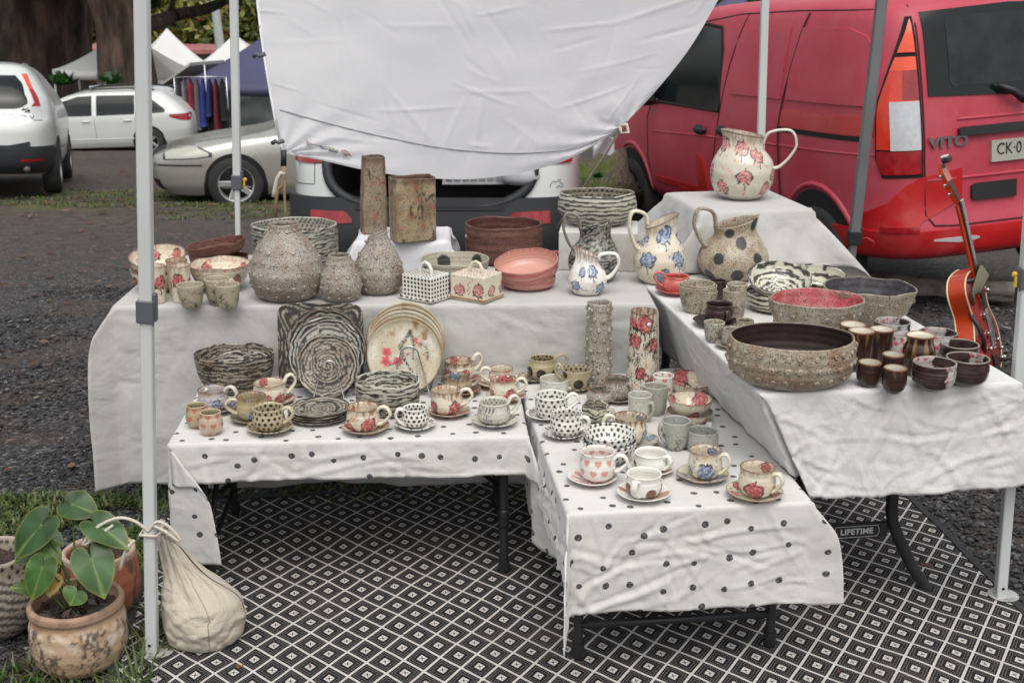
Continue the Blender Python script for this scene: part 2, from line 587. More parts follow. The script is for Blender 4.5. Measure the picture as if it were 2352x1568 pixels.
def p_blossomplate(seed=9):
    def fn(a):
        px, pz = a.rad * a.R * np.sin(a.w), -a.rad * a.R * np.cos(a.w)
        o = full(a, (.50, .44, .31))
        o = mix(o, (.60, .57, .48), sstep(-.3, .5, sn(px, pz, 7, seed)))
        o = mix(o, (.26, .12, .035), .9 * sstep(.22, .55, sn(px, pz, 8, seed + 1)) * sstep(.30, .6, a.rad))
        # twig
        for (x0, z0, x1, z1, wd) in ((.02, .078, -.012, .03, .006), (-.012, .03, .0, -.01, .006), (.0, -.01, .025, -.05, .004), (.02, .078, .03, .03, .005), (.03, .05, .072, .028, .0028), (.072, .028, .076, -.012, .0022), (.0, -.01, -.05, -.03, .003), (.03, .03, .028, -.01, .003)):
            x0, z0, x1, z1 = [q * a.R / .118 for q in (x0, z0, x1, z1)]
            L2 = (x1 - x0) ** 2 + (z1 - z0) ** 2
            t = np.clip(((px - x0) * (x1 - x0) + (pz - z0) * (z1 - z0)) / L2, 0, 1)
            d = np.hypot(px - x0 - t * (x1 - x0), pz - z0 - t * (z1 - z0))
            k = (1 - sstep(wd * .7, wd * 1.4, d)) * sstep(-.5, .1, sn(px, pz, 110, seed + 4))
            o = mix(o, (.03, .032, .03), .9 * k)
        for (x, z, r) in ((-.055, .012, .015), (-.058, -.016, .016), (-.02, -.017, .016), (.036, .052, .006), (.04, .044, .005), (.01, .006, .005), (.074, -.01, .004), (.06, .005, .004)):
            x, z = x * a.R / .118, z * a.R / .118
            dx, dz = px - x, pz - z
            th = np.arctan2(dz, dx); d = np.hypot(dx, dz) * (1 + .16 * np.sin(5 * th))
            o = mix(o, (.56, .06, .09), .95 * (1 - sstep(r * .85, r * 1.05, d)))
            o = mix(o, (.22, .02, .03), .9 * (1 - sstep(r * .18, r * .3, d)))
        return mix(o, (.30, .19, .09), .7 * sstep(.93, .98, a.rad))
    return fn

PROF = {
    'cup':    [(.52, 0), (.56, .02), (.74, .09), (.93, .24), (1, .44), (.985, .62), (.93, .78), (.915, .88), (.955, 1)],
    'teacup': [(.50, 0), (.54, .02), (.76, .10), (.95, .28), (1, .46), (.97, .66), (.93, .80), (.93, .90), (.97, 1)],
    'mug':    [(.70, 0), (.75, .03), (.86, .15), (.93, .35), (.96, .6), (.98, .85), (1, 1)],
    'round':  [(.58, 0), (.62, .02), (.82, .12), (.97, .32), (1, .48), (.96, .68), (.87, .86), (.86, .94), (.88, 1)],
    'beaker': [(.56, 0), (.60, .02), (.74, .14), (.86, .36), (.94, .65), (1, 1)],
    'tumbler': [(.74, 0), (.78, .02), (.84, .2), (.90, .5), (.95, .8), (1, 1)],
    'straight': [(.90, 0), (.95, .02), (1, .2), (1, .6), (.98, .86), (1, 1)],
    'bowl':   [(.46, 0), (.49, .03), (.66, .18), (.84, .45), (.95, .75), (1, 1)],
    'deep':   [(.62, 0), (.66, .02), (.84, .15), (.95, .38), (.99, .7), (1, 1)],
    'drum':   [(.80, 0), (.85, .02), (.95, .15), (1, .40), (1, .75), (.98, 1)],
    'pear':   [(.60, 0), (.68, .015), (.86, .10), (.98, .24), (1, .34), (.92, .50), (.72, .70), (.50, .85), (.40, .94), (.39, 1)],
    'jug':    [(.58, 0), (.66, .015), (.86, .11), (.98, .25), (1, .35), (.93, .50), (.75, .66), (.60, .77), (.56, .86), (.60, 1)],
    'ball':   [(.50, 0), (.57, .012), (.82, .10), (.97, .27), (1, .40), (.95, .55), (.78, .70), (.64, .79), (.60, .88), (.63, 1)],
    'saucer': [(.48, 0), (.50, .04), (.58, .18), (.80, .55), (1, 1)],
    'plate':  [(.60, 0), (.70, .10), (.90, .45), (1, 1)],
    'tallcyl': [(.92, 0), (1, .02), (.98, .3), (.95, .7), (.94, 1)],
    'taper':  [(.98, 0), (1, .02), (.99, .15), (.90, .6), (.80, 1)],
    'stubby': [(.55, 0), (.58, .03), (.84, .18), (.98, .42), (1, .6), (.96, .82), (.93, 1)],
    'chawan': [(.50, 0), (.53, .03), (.80, .14), (.96, .36), (1, .62), (.97, .85), (.985, 1)],
    'vasejug': [(.78, 0), (.84, .03), (.95, .25), (1, .5), (.98, .62), (.90, .74), (.80, .84), (.82, .92), (.90, 1)],
    'wall':   [(.62, 0), (.66, .03), (.82, .2), (.92, .45), (.97, .75), (1, 1)],
}

def pot_mesh(name, prof, R, H, m, paint, th=.0045, n=112, no=40, ni=30, ell=(1, 1), wob=.012, dz=None, dr=None, rimw=.0, seed=1, studs=None, studr=.006, parent=None, square=0.0, rot=0.0, lining=True):
    """closed thrown shape: outer wall, rounded rim, lining.  angle 0 faces -Y, positive to +X"""
    pz = np.array([p[1] for p in prof], float); pr = np.array([p[0] for p in prof], float)
    S = np.concatenate([np.linspace(0, .06, 4)[:-1], np.linspace(.06, 1, no - 3)])
    ro = pchip(pz, pr, S) * R; zo = S * H
    rows_r = [ro[0] * .02] + list(ro) + [ro[-1] - th * .5]
    rows_z = [0.0] + list(zo) + [H + th * .30]
    rows_s = [0.0] + list(S) + [1.0]
    rows_i = [0] * (len(ro) + 1) + [0]
    Si = np.linspace(1, 0, ni)
    fl = th * 1.3
    ri = np.maximum(pchip(pz, pr, np.clip(Si + .0, 0, 1)) * R - th, R * .02)
    zi = fl + Si * (H - fl)
    rows_r += list(ri); rows_z += list(zi); rows_s += list(Si); rows_i += [1] * ni
    k = 14
    rf = np.linspace(ri[-1], .004 * 0 + R * .01, k + 1)[1:]
    rows_r += list(rf); rows_z += [fl] * k; rows_s += [0.0] * k; rows_i += [1] * k
    rr, zz, ss, ii = map(np.array, (rows_r, rows_z, rows_s, rows_i))
    nr = len(rr)
    w1 = np.linspace(-PI, PI, n, endpoint=False)
    Wm, Rm = np.meshgrid(w1, rr)
    Zm = np.repeat(zz[:, None], n, 1); Sm = np.repeat(ss[:, None], n, 1); Im = np.repeat(ii[:, None], n, 1)
    g = np.random.default_rng(seed)
    per = np.zeros(n)
    for q in range(2, 6): per += np.cos(q * w1 + g.uniform(0, 6.28)) / q
    per2 = np.zeros(n)
    for q in range(2, 9): per2 += np.cos(q * w1 + g.uniform(0, 6.28)) / math.sqrt(q)
    Rf = Rm * (1 + wob * per[None, :] * (.3 + .7 * Sm))
    # throwing rings
    Rf = Rf * (1 + .004 * np.sin(Sm * 34 + seed) * (Sm > .08) * (Sm < .98))
    if square:
        e = 2 + square * 6
        q = (np.abs(np.cos(Wm - rot)) ** e + np.abs(np.sin(Wm - rot)) ** e) ** (-1 / e)
        Rf = Rf * q
    if dr is not None: Rf = Rf * (1 + dr(Wm) * np.clip((Sm - .5) / .5, 0, 1) ** 2)
    X = Rf * np.sin(Wm) * ell[0]; Y = -Rf * np.cos(Wm) * ell[1]
    rimw = rimw * .42
    Zf = Zm + rimw * per2[None, :] * Sm ** 3
    if dz is not None: Zf = Zf + dz(Wm) * np.clip((Sm - .45) / .55, 0, 1) ** 1.6
    a = NS()
    a.w = Wm.ravel(); a.R = R; a.H = H; a.S = Sm.ravel(); a.inn = Im.ravel()
    a.rad = (Rm / R).ravel(); a.Z = Sm.ravel() * H; a.X = a.w * R * .93
    col = np.clip(paint(a), 0, 1)
    V = np.stack([X, Y, Zf], -1).reshape(-1, 3)
    j = np.arange(n); F = []
    for i in range(nr - 1):
        b0 = i * n; b1 = (i + 1) * n
        F.append(np.stack([b0 + j, b0 + (j + 1) % n, b1 + (j + 1) % n, b1 + j], 1))
    F = np.concatenate(F).tolist()
    F.append(list(range(n))[::-1]); F.append([(nr - 1) * n + q for q in range(n)])
    V = V.tolist(); col = col.tolist()
    if studs:
        nrow = len(ro)
        for (w, s) in studs:
            r = float(pchip(pz, pr, s)) * R; z = s * H
            dzs = .02
            slope = float(pchip(pz, pr, min(s + dzs, 1)) - pchip(pz, pr, max(s - dzs, 0))) * R / (2 * dzs * H)
            jj = int((w + PI) / (2 * PI) * n) % n
            r *= (1 + wob * per[jj] * (.3 + .7 * s))
            nrm = Vector((math.sin(w) * ell[0], -math.cos(w) * ell[1], -slope)).normalized()
            c = Vector((r * math.sin(w) * ell[0], -r * math.cos(w) * ell[1], z))
            if rimw: c.z += rimw * per2[jj] * s ** 3
            t1 = nrm.cross(Vector((0, 0, 1))).normalized(); t2 = nrm.cross(t1)
            base = len(V); cc = np.array(col[int(1 + s * (nrow - 1)) * n + jj])
            rs = studr * random.uniform(1.0, 1.3)
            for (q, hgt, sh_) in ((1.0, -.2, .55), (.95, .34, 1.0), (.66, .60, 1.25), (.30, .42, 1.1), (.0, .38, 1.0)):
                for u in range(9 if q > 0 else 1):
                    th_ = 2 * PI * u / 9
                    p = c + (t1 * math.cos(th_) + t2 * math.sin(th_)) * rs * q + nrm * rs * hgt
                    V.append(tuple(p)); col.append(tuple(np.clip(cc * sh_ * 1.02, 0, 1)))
            for lv in range(3):
                for u in range(9): F.append([base + lv * 9 + u, base + (lv + 1) * 9 + u, base + (lv + 1) * 9 + (u + 1) % 9, base + lv * 9 + (u + 1) % 9])
            for u in range(9): F.append([base + 27 + u, base + 36, base + 27 + (u + 1) % 9])
    return mesh_obj(name, V, F, m, parent, True, col=np.array(col))

def handle_mesh(R, H, prof, w, s1, s2, ext, wide, thick, m, colr, parent, rise=.0, name='handle', droop=.35, inset=.003):
    """pulled strap handle leaving the wall at height s1, returning at s2"""
    pz = [p[1] for p in prof]; pr = [p[0] for p in prof]
    r1 = float(pchip(pz, pr, s1)) * R - inset; r2 = float(pchip(pz, pr, s2)) * R - inset
    z1, z2 = s1 * H, s2 * H
    rmax = max(r1, r2)
    P0 = (r1, z1); P3 = (r2, z2)
    top = z1 + rise
    pts2 = [P0, (r1 + ext * .30, z1 + (top - z1) * .75 + .1 * ext), (rmax + ext * .70, top + .05 * ext), (rmax + ext, top - (top - z2) * .34), (rmax + ext * .72, top - (top - z2) * .68), (r2 + ext * .30, z2 + (top - z2) * .06), P3]
    # Catmull-Rom
    pts = []
    Q_ = [pts2[0]] + pts2 + [pts2[-1]]
    for i in range(1, len(Q_) - 2):
        for t in np.linspace(0, 1, 6, endpoint=False):
            p = [0, 0]
            for c in range(2):
                a0, a1, a2, a3 = Q_[i - 1][c], Q_[i][c], Q_[i + 1][c], Q_[i + 2][c]
                p[c] = .5 * ((2 * a1) + (-a0 + a2) * t + (2 * a0 - 5 * a1 + 4 * a2 - a3) * t * t + (-a0 + 3 * a1 - 3 * a2 + a3) * t ** 3)
            pts.append(p)
    pts.append(pts2[-1])
    P3d = [(r * math.sin(w), -r * math.cos(w), z) for r, z in pts]
    mb = MB()
    k = len(P3d)
    rad = [wide * (1.38 - .35 * math.sin(PI * min(1, i / (k - 1) * 1.1))) for i in range(k)]
    side = (math.cos(w), math.sin(w), 0)
    mb.tube(P3d, [q for q in rad], n=10, flat=1.0, up=side)
    # flatten: squash across the strap thickness
    V = np.array(mb.v).reshape(k, 10, 3); C = np.array(P3d)[:, None, :]
    D = V - C; sv = np.array(side)
    along = (D @ sv)[..., None] * sv
    V = C + along + (D - along) * (thick / wide)
    V = V.reshape(-1, 3)
    return mesh_obj(name, V, mb.f, m, parent, True, col=np.tile(np.array(colr, float), (len(V), 1)))

def locate(c, x, yrim, ybase, w, tz, rb):
    """centre, largest radius and height of a pot from its outline in the photograph, standing at height tz"""
    xx, yr, yb, ww = qx(c, x), qy(c, yrim), qy(c, ybase), qw(c, w)
    pf = PX(xx, yb, tz)
    d = pf[1]; R = .01
    for _ in range(4):
        zc = d * math.cos(PITCH) + (CAMH - tz - .04) * math.sin(PITCH)
        R = ww / 2 / FPX * zc
        d = pf[1] + rb * R
    p = PD(xx, yr, d)
    return p[0], d, R, p[2] - tz
# ------------------------------------------------------------------ camera, light, air
cam = bpy.data.cameras.new('Camera'); co_ = bpy.data.objects.new('Camera', cam); COL.objects.link(co_)
co_.location = (0, 0, CAMH); co_.rotation_euler = (PI / 2 - PITCH, 0, 0)
cam.sensor_width = 36; cam.lens = FPX / 2352 * 36; cam.clip_end = 600; cam.clip_start = .05
cam.dof.use_dof = True; cam.dof.focus_distance = 3.9; cam.dof.aperture_fstop = 7.0
SC.camera = co_
w = bpy.data.worlds.new('World'); SC.world = w; w.use_nodes = True
nt = w.node_tree; n_ = N(nt)
sky = nt.nodes.new('ShaderNodeTexSky'); sky.sky_type = 'NISHITA'; sky.sun_disc = False
SUN_EL, SUN_AZ = math.radians(63), math.radians(172)
sky.sun_elevation = SUN_EL; sky.sun_rotation = SUN_AZ; sky.dust_density = 4; sky.air_density = 1.0; sky.ozone_density = 1
hs = nt.nodes.new('ShaderNodeHueSaturation'); hs.inputs['Saturation'].default_value = .22
nt.links.new(sky.outputs[0], hs.inputs['Color']); nt.links.new(hs.outputs[0], nt.nodes['Background'].inputs[0])
nt.nodes['Background'].inputs[1].default_value = .15
sl = bpy.data.lights.new('sun', 'SUN'); sl.energy = .95; sl.angle = math.radians(60); sl.color = (1, .95, .88)
so_ = bpy.data.objects.new('sun', sl); COL.objects.link(so_)
so_.rotation_euler = (PI / 2 - SUN_EL, 0, PI - SUN_AZ if False else 0)
sd = Vector((math.sin(SUN_AZ) * math.cos(SUN_EL), math.cos(SUN_AZ) * math.cos(SUN_EL), math.sin(SUN_EL)))
so_.rotation_euler = sd.to_track_quat('Z', 'Y').to_euler()
SC.view_settings.view_transform = 'Standard'; SC.view_settings.look = 'None'; SC.view_settings.gamma = 1
SC.view_settings.exposure = EXPO
SC.cycles.max_bounces = 6; SC.cycles.diffuse_bounces = 3; SC.cycles.glossy_bounces = 3; SC.cycles.transmission_bounces = 4
SC.cycles.use_denoising = True

# ------------------------------------------------------------------ ground
def gz(x, y):
    """lie of the land: level under the stall, falling away behind it"""
    x = np.asarray(x, float); y = np.asarray(y, float)
    s = np.clip(y - 5.0, 0, 400)
    z = -.085 * s + .085 * 1.0 * (1 - np.exp(-s / 1.0)) * .8
    far = np.clip(y - 64, 0, 400)
    z = z + .085 * far * 1.0
    return z

gm, gnt, gb = newmat('gravel and dirt')
g = N(gnt); co = g.obj()
def sep(n_, v):
    x = n_.n('ShaderNodeSeparateXYZ'); n_.link(v, x.inputs[0]); return x.outputs
v1 = g.n('ShaderNodeTexVoronoi', feature='F1'); v1.inputs['Scale'].default_value = 62; g.link(co, v1.inputs['Vector'])
v2 = g.n('ShaderNodeTexVoronoi', feature='F1'); v2.inputs['Scale'].default_value = 30; g.link(co, v2.inputs['Vector'])
st1 = g.ramp(sep(g, v1.outputs['Color'])[0], [(0, (.014, .015, .017)), (.5, (.038, .038, .041)), (.85, (.085, .085, .086)), (1, (.19, .18, .17))])
z = g.noise(.55, co, detail=6); br = g.noise(2.4, co, detail=8, rough=.7)
col = g.mixc(g.ramp(br.outputs[0], [(.46, 0), (.64, .75)]), st1, (.075, .050, .034))
yy = sep(g, co)[1]
bm = g.math('MULTIPLY', g.math('SUBTRACT', yy, 6.0), .14, clamp=True)
bm = g.math('MULTIPLY', bm, g.ramp(z.outputs[0], [(.30, .35), (.6, .9)]))
lf = g.noise(7, co, detail=8, rough=.75)
lit = g.ramp(lf.outputs[0], [(.30, (.034, .028, .024)), (.5, (.076, .062, .052)), (.64, (.14, .098, .075)), (.75, (.09, .084, .072))])
col = g.mixc(bm, col, lit)
gr = g.noise(1.1, co, detail=6, rough=.6)
gband = g.math('MULTIPLY', g.ramp(gr.outputs[0], [(.50, 0), (.60, .8)]), g.math('SUBTRACT', 1.0, g.math('ABSOLUTE', g.math('MULTIPLY', g.math('SUBTRACT', yy, 14.8), .45)), clamp=True))
gg = g.noise(25, co, detail=4)
col = g.mixc(gband, col, g.ramp(gg.outputs[0], [(.3, (.055, .070, .020)), (.7, (.16, .17, .045))]))
g.link(col, gb.inputs['Base Color']); setv(gb, rough=.82, spec=.3)
hh = g.math('SUBTRACT', 1.0, v1.outputs['Distance'])
hh2 = g.math('MULTIPLY_ADD', lf.outputs[0], .8, hh)
g.link(g.bump(hh2, .75, .018), gb.inputs['Normal'])

def patch_grid(x0, x1, y0, y1, nx, ny, lift, amp):
    X, Y = np.meshgrid(np.linspace(x0, x1, nx + 1), np.linspace(y0, y1, ny + 1))
    Z = gz(X, Y) + lift + amp * sn(X, Y, .6, 4) * np.clip((np.abs(X - .2) - 1.5) * 2 + np.clip(Y - 5, 0, 1), 0, 1)
    V = np.stack([X, Y, Z], -1).reshape(-1, 3)
    F = [(j * (nx + 1) + i, j * (nx + 1) + i + 1, (j + 1) * (nx + 1) + i + 1, (j + 1) * (nx + 1) + i) for j in range(ny) for i in range(nx)]
    return V, F
def warp(u, lo, hi): return lo + (hi - lo) * u
xs = np.concatenate([np.linspace(-160, -12, 14)[:-1], np.linspace(-12, 12, 90), np.linspace(12, 160, 14)[1:]])
ys = np.concatenate([np.linspace(-20, 0, 6)[:-1], np.linspace(0, 18, 80)[:-1], np.linspace(18, 60, 30)[:-1], np.linspace(60, 400, 12)])
X, Y = np.meshgrid(xs, ys)
Z = gz(X, Y) - .012 + .02 * sn(X, Y, .5, 4) * np.clip(np.abs(X - .2) - 1.6 + np.clip(Y - 5, 0, 2), 0, 1)
nx = len(xs)
ground = mesh_obj('ground', np.stack([X, Y, Z], -1).reshape(-1, 3), [(j * nx + i, j * nx + i + 1, (j + 1) * nx + i + 1, (j + 1) * nx + i) for j in range(len(ys) - 1) for i in range(nx - 1)], gm)
tag(ground, 'dark gravel ground with brown leaf litter falling away behind the stall', 'ground', kind='structure')

# loose stones lying on the sheet near the stall
ico = [(0, 0, 1)] + [(math.cos(a) * .894, math.sin(a) * .894, .447) for a in np.arange(5) * 2 * PI / 5] + [(math.cos(a) * .894, math.sin(a) * .894, -.447) for a in (np.arange(5) + .5) * 2 * PI / 5] + [(0, 0, -1)]
ICO = np.array(ico); ICF = [(0, 1 + i, 1 + (i + 1) % 5) for i in range(5)] + [(1 + i, 6 + i, 1 + (i + 1) % 5) for i in range(5)] + [(1 + (i + 1) % 5, 6 + i, 6 + (i + 1) % 5) for i in range(5)] + [(11, 6 + (i + 1) % 5, 6 + i) for i in range(5)]
ICF = np.array(ICF)
def stones(name, regions, label):
    P = []; 
    for (x0, x1, y0, y1, n, s0, s1) in regions:
        p = np.stack([RNG.uniform(x0, x1, n), RNG.uniform(y0, y1, n), RNG.uniform(s0, s1, n) * RNG.choice([.7, 1, 1, 1.5], n)], 1)
        P.append(p)
    P = np.concatenate(P); n = len(P)
    base = ICO[None] * RNG.uniform(.65, 1.25, (n, 12, 1))
    sc_ = np.stack([RNG.uniform(.7, 1.4, n), RNG.uniform(.6, 1.1, n), RNG.uniform(.35, .7, n)], 1)
    base = base * sc_[:, None, :] * P[:, 2][:, None, None]
    a = RNG.uniform(0, 6.28, n); c, s = np.cos(a)[:, None], np.sin(a)[:, None]
    x = base[..., 0] * c - base[..., 1] * s; y = base[..., 0] * s + base[..., 1] * c
    V = np.stack([x + P[:, 0:1], y + P[:, 1:2], base[..., 2] + gz(P[:, 0], P[:, 1])[:, None] + P[:, 2:3] * .18 - .008], -1).reshape(-1, 3)
    F = (ICF[None] + (np.arange(n) * 12)[:, None, None]).reshape(-1, 3)
    t = RNG.choice([.016, .024, .034, .050, .075, .15], n, p=[.22, .26, .24, .16, .09, .03])
    c3 = np.stack([t * RNG.uniform(.96, 1.08, n), t, t * RNG.uniform(.96, 1.1, n)], 1)
    col = np.repeat(c3, 12, 0)
    o = mesh_obj(name, V, F, STONEM, None, False, col=col)
    tag(o, label, 'gravel', kind='stuff')
STONEM = ceramic('loose stone', .75, .2, sscale=120, bump=.3)
stones('gravel', [(-2.7, -1.0, 2.5, 4.6, 13000, .0045, .0095), (-3.2, -.9, 4.6, 8.2, 9000, .006, .012), (1.2, 3.0, 3.0, 5.2, 9000, .006, .013), (-1.4, 1.6, 4.2, 5.6, 1500, .007, .014), (1.3, 4.5, 5.2, 7.6, 3500, .008, .016)], 'loose dark gravel stones around the stall')

# grass
def blades(name, spots, label, cols=((.045, .085, .016), (.12, .17, .035), (.20, .18, .06)), parent=None):
    V = []; F = []; C = []
    for (x0, x1, y0, y1, n, h, thr) in spots:
        cx_ = RNG.uniform(x0, x1, n * 8); cy_ = RNG.uniform(y0, y1, n * 8)
        ok = sn(cx_, cy_, 1.6, 77) > thr
        for x, y in zip(cx_[ok][:n], cy_[ok][:n]):
            z = float(gz(x, y)) - .01
            a = random.uniform(0, 6.28); ln = h * random.uniform(.45, 1.25); wd = min(ln * random.uniform(.07, .17), .0013 * y)
            lean = random.uniform(.5, 1.35)
            dx, dy = math.cos(a), math.sin(a)
            b = len(V)
            for t, wq in ((0, 1), (.5, .9), (1, .08)):
                rr = ln * t * math.sin(lean * (.45 + .55 * t)); zz = z + ln * t * math.cos(lean * (.45 + .55 * t))
                for s in (-1, 1): V.append((x + dx * rr - dy * wd * wq * s, y + dy * rr + dx * wd * wq * s, zz + .004))
            F += [(b, b + 1, b + 3, b + 2), (b + 2, b + 3, b + 5, b + 4)]
            q = random.random(); c = np.array(cols[0]) * (1 - q) + np.array(cols[1]) * q
            if random.random() < .14: c = np.array(cols[2])
            C += [c] * 6
    o = mesh_obj(name, V, F, LEAFV, parent, True, col=np.array(C))
    return tag(o, label, 'grass', kind='stuff') if parent is None else o
def leafmat(name, rough=.45, transl=.25):
    m, nt, b = newmat(name); n = N(nt)
    at = n.n('ShaderNodeAttribute', attribute_name='Col')
    z = n.noise(40, n.obj(), detail=3)
    c = n.mixc(n.ramp(z.outputs[0], [(.3, 0), (.7, .35)]), at.outputs['Color'], (.02, .03, .01))
    n.link(c, b.inputs['Base Color']); setv(b, rough=rough)
    t = n.n('ShaderNodeBsdfTranslucent'); n.link(at.outputs['Color'], t.inputs[0])
    mx = n.n('ShaderNodeMixShader'); mx.inputs[0].default_value = transl
    n.link(b.outputs[0], mx.inputs[1]); n.link(t.outputs[0], mx.inputs[2]); n.link(mx.outputs[0], nt.nodes['Material Output'].inputs['Surface'])
    return m
LEAFV = leafmat('leaf blade')
blades('grass', [(-2.3, -.95, 3.1, 4.15, 13000, .040, -.35), (-2.4, -.95, 2.55, 3.15, 1400, .055, .05), (-1.4, .4, 4.05, 4.7, 2200, .05, -.3), (-1.05, -.98, 2.6, 3.4, 160, .12, -2),
                 (-6.2, -3.2, 14.0, 16.4, 4200, .045, .0), (-3.9, -2.4, 12.6, 14.6, 1500, .045, .1), (-2.4, -1.5, 7.6, 9.6, 800, .07, -.1)], 'short green grass and clover growing through the gravel')
blades('dry_grass', [(-2.5, -1.9, 3.2, 3.75, 900, .11, -2)], 'dry brown pine needles and cut grass lying on the gravel', ((.13, .065, .03), (.24, .13, .06), (.30, .20, .10)))

def litter():
    V = []; F = []; C = []
    for (x0, x1, y0, y1, n, s) in ((-2.8, -1.1, 2.6, 5.2, 45, .028), (-4.5, -1.5, 5.2, 12, 200, .04), (1.3, 2.6, 3.2, 5.0, 30, .03), (-9, -2, 12, 20, 200, .07), (-.85, 1.4, 2.35, 3.3, 26, .008)):
        for k in range(n):
            x = random.uniform(x0, x1); y = random.uniform(y0, y1); z = float(gz(x, y)) + (.012 if s > .01 else .026)
            a = random.uniform(0, 6.28); l = s * random.uniform(.5, 1.3); wd = l * random.uniform(.3, .55)
            b = len(V); cx, sx = math.cos(a), math.sin(a)
            for (u, v, h) in ((-1, 0, 0), (-.2, -1, .3), (.6, -.6, .15), (1, 0, .4), (.5, .7, .1), (-.3, .9, .35)):
                V.append((x + u * l * cx - v * wd * sx, y + u * l * sx + v * wd * cx, z + h * l * .5))
            F.append(tuple(range(b, b + 6)))
            C += [np.array(random.choice([(.10, .05, .03), (.16, .075, .045), (.07, .04, .028), (.22, .12, .08), (.15, .12, .05), (.17, .04, .025)]))] * 6
    o = mesh_obj('fallen_leaves', V, F, LEAFV, None, False, col=np.array(C))
    tag(o, 'fallen brown and red leaves scattered over the gravel', 'leaves', kind='stuff')
litter()

# ------------------------------------------------------------------ the woven mat
rm, rnt, rb_ = newmat('woven mat'); r = N(rnt)
uv = r.n('ShaderNodeTexCoord').outputs['UV']
ux, uy, _ = sep(r, uv)
def cellabs(s):   # distance to the nearest whole number, 0..0.5
    return r.math('ABSOLUTE', r.math('SUBTRACT', s, r.math('ROUND', s)))
wob_ = r.noise(1.3, uv, detail=2)
p_ = cellabs(ux); q_ = cellabs(uy)
mx_ = r.math('MAXIMUM', p_, q_)
def band(x, lo, hi): return r.math('MULTIPLY', r.math('GREATER_THAN', x, lo), r.math('LESS_THAN', x, hi))
mn_ = r.math('MINIMUM', p_, q_)
along = r.math('ADD', ux, uy) if False else r.math('ADD', p_, q_)
line = r.math('GREATER_THAN', mx_, .453)
tk = r.math('SINE', r.math('MULTIPLY', along, 2 * PI * 15))
ring1 = r.math('MULTIPLY', band(mx_, .352, .384), r.math('GREATER_THAN', tk, .5))
ring2 = r.math('MULTIPLY', band(mx_, .262, .290), r.math('GREATER_THAN', tk, .5))
cen = band(mx_, .040, .150)
hole = r.math('MULTIPLY', band(mx_, .0, .085), r.math('LESS_THAN', r.math('ABSOLUTE', r.math('SUBTRACT', p_, q_)), .018))
wht = r.math('MAXIMUM', r.math('MAXIMUM', line, cen), r.math('MULTIPLY', r.math('MAXIMUM', ring1, ring2), .6))
wht = r.math('SUBTRACT', wht, hole, clamp=True)
cob = sep(r, r.obj())
wv = r.math('SINE', r.math('MULTIPLY', cob[0], 2 * PI / .0045))
wv2 = r.math('SINE', r.math('MULTIPLY', r.math('ADD', cob[1], cob[0]), 2 * PI / .006))
th = r.noise(170, r.obj(), detail=2)
whc = r.ramp(th.outputs[0], [(.3, (.46, .44, .42)), (.7, (.62, .60, .57))])
blc = r.ramp(th.outputs[0], [(.35, (.006, .006, .007)), (.75, (.022, .022, .024))])
dz = r.noise(2.5, r.obj(), detail=7, rough=.65)
cc = r.mixc(wht, blc, whc)
cc = r.mixc(r.ramp(dz.outputs[0], [(.54, 0), (.76, .28)]), cc, (.12, .095, .075))
r.link(cc, rb_.inputs['Base Color']); setv(rb_, rough=.75, spec=.15)
r.link(r.bump(r.math('MULTIPLY', wv, wv2), .35, .0025), rb_.inputs['Normal'])
AB = np.array([[10.84122365, 8.48994146], [-6.43688877, 9.32681122]]); C0 = np.array([-0.78853231, 3.48543858])
RUGC = [np.array(q) for q in ((-1.00, 2.30), (1.62, 2.30), (1.405, 4.60), (-1.235, 4.02))]
def rugxy(u, v):
    a = RUGC[0] * (1 - u) + RUGC[1] * u; b_ = RUGC[3] * (1 - u) + RUGC[2] * u
    return a * (1 - v) + b_ * v
nu, nv = 120, 100
def rugz(p): return .004 + .006 * (1 + sn(np.array([p[0]]), np.array([p[1]]), .9, 12)[0]) + .0035 * (1 + sn(np.array([p[0]]), np.array([p[1]]), 2.6, 19)[0])
V = []; UV = []
for j in range(nv + 1):
    for i in range(nu + 1):
        p = rugxy(i / nu, j / nv)
        zz = rugz(p)
        V.append((p[0], p[1], zz)); UV.append((p - C0) @ AB)
rug = mesh_obj('woven_mat', V, [(j * (nu + 1) + i, j * (nu + 1) + i + 1, (j + 1) * (nu + 1) + i + 1, (j + 1) * (nu + 1) + i) for j in range(nv) for i in range(nu)], rm, uv=UV)
tag(rug, 'black and white diamond patterned woven outdoor mat under the tables', 'mat')
BLKFAB = M('black webbing', (.025, .025, .028), .8, bump=.3, bscale=300)
mb = MB()
edge = [rugxy(u, 0) for u in np.linspace(0, 1, 40)] + [rugxy(1, v) for v in np.linspace(0, 1, 40)[1:]] + [rugxy(u, 1) for u in np.linspace(1, 0, 40)[1:]] + [rugxy(0, v) for v in np.linspace(1, 0, 40)[1:-1]]
ctr = sum(edge) / len(edge)
k0 = len(mb.v)
E_ = []
for i, p in enumerate(edge):
    t = edge[(i + 1) % len(edge)] - edge[i - 1]; nn = np.array([t[1], -t[0]]) / np.hypot(*t)
    if (p - ctr) @ nn < 0: nn = -nn
    zz = rugz(p) - .004
    for off, h in ((-.012, .0085), (.014, .0085), (.016, .0), (-.012, .001)): E_.append((p[0] + nn[0] * off, p[1] + nn[1] * off, zz + h))
ne = len(edge)
mesh_obj('binding', E_, [(i * 4 + a, i * 4 + (a + 1) % 4, ((i + 1) % ne) * 4 + (a + 1) % 4, ((i + 1) % ne) * 4 + a) for i in range(ne) for a in range(4)], BLKFAB, rug, False)

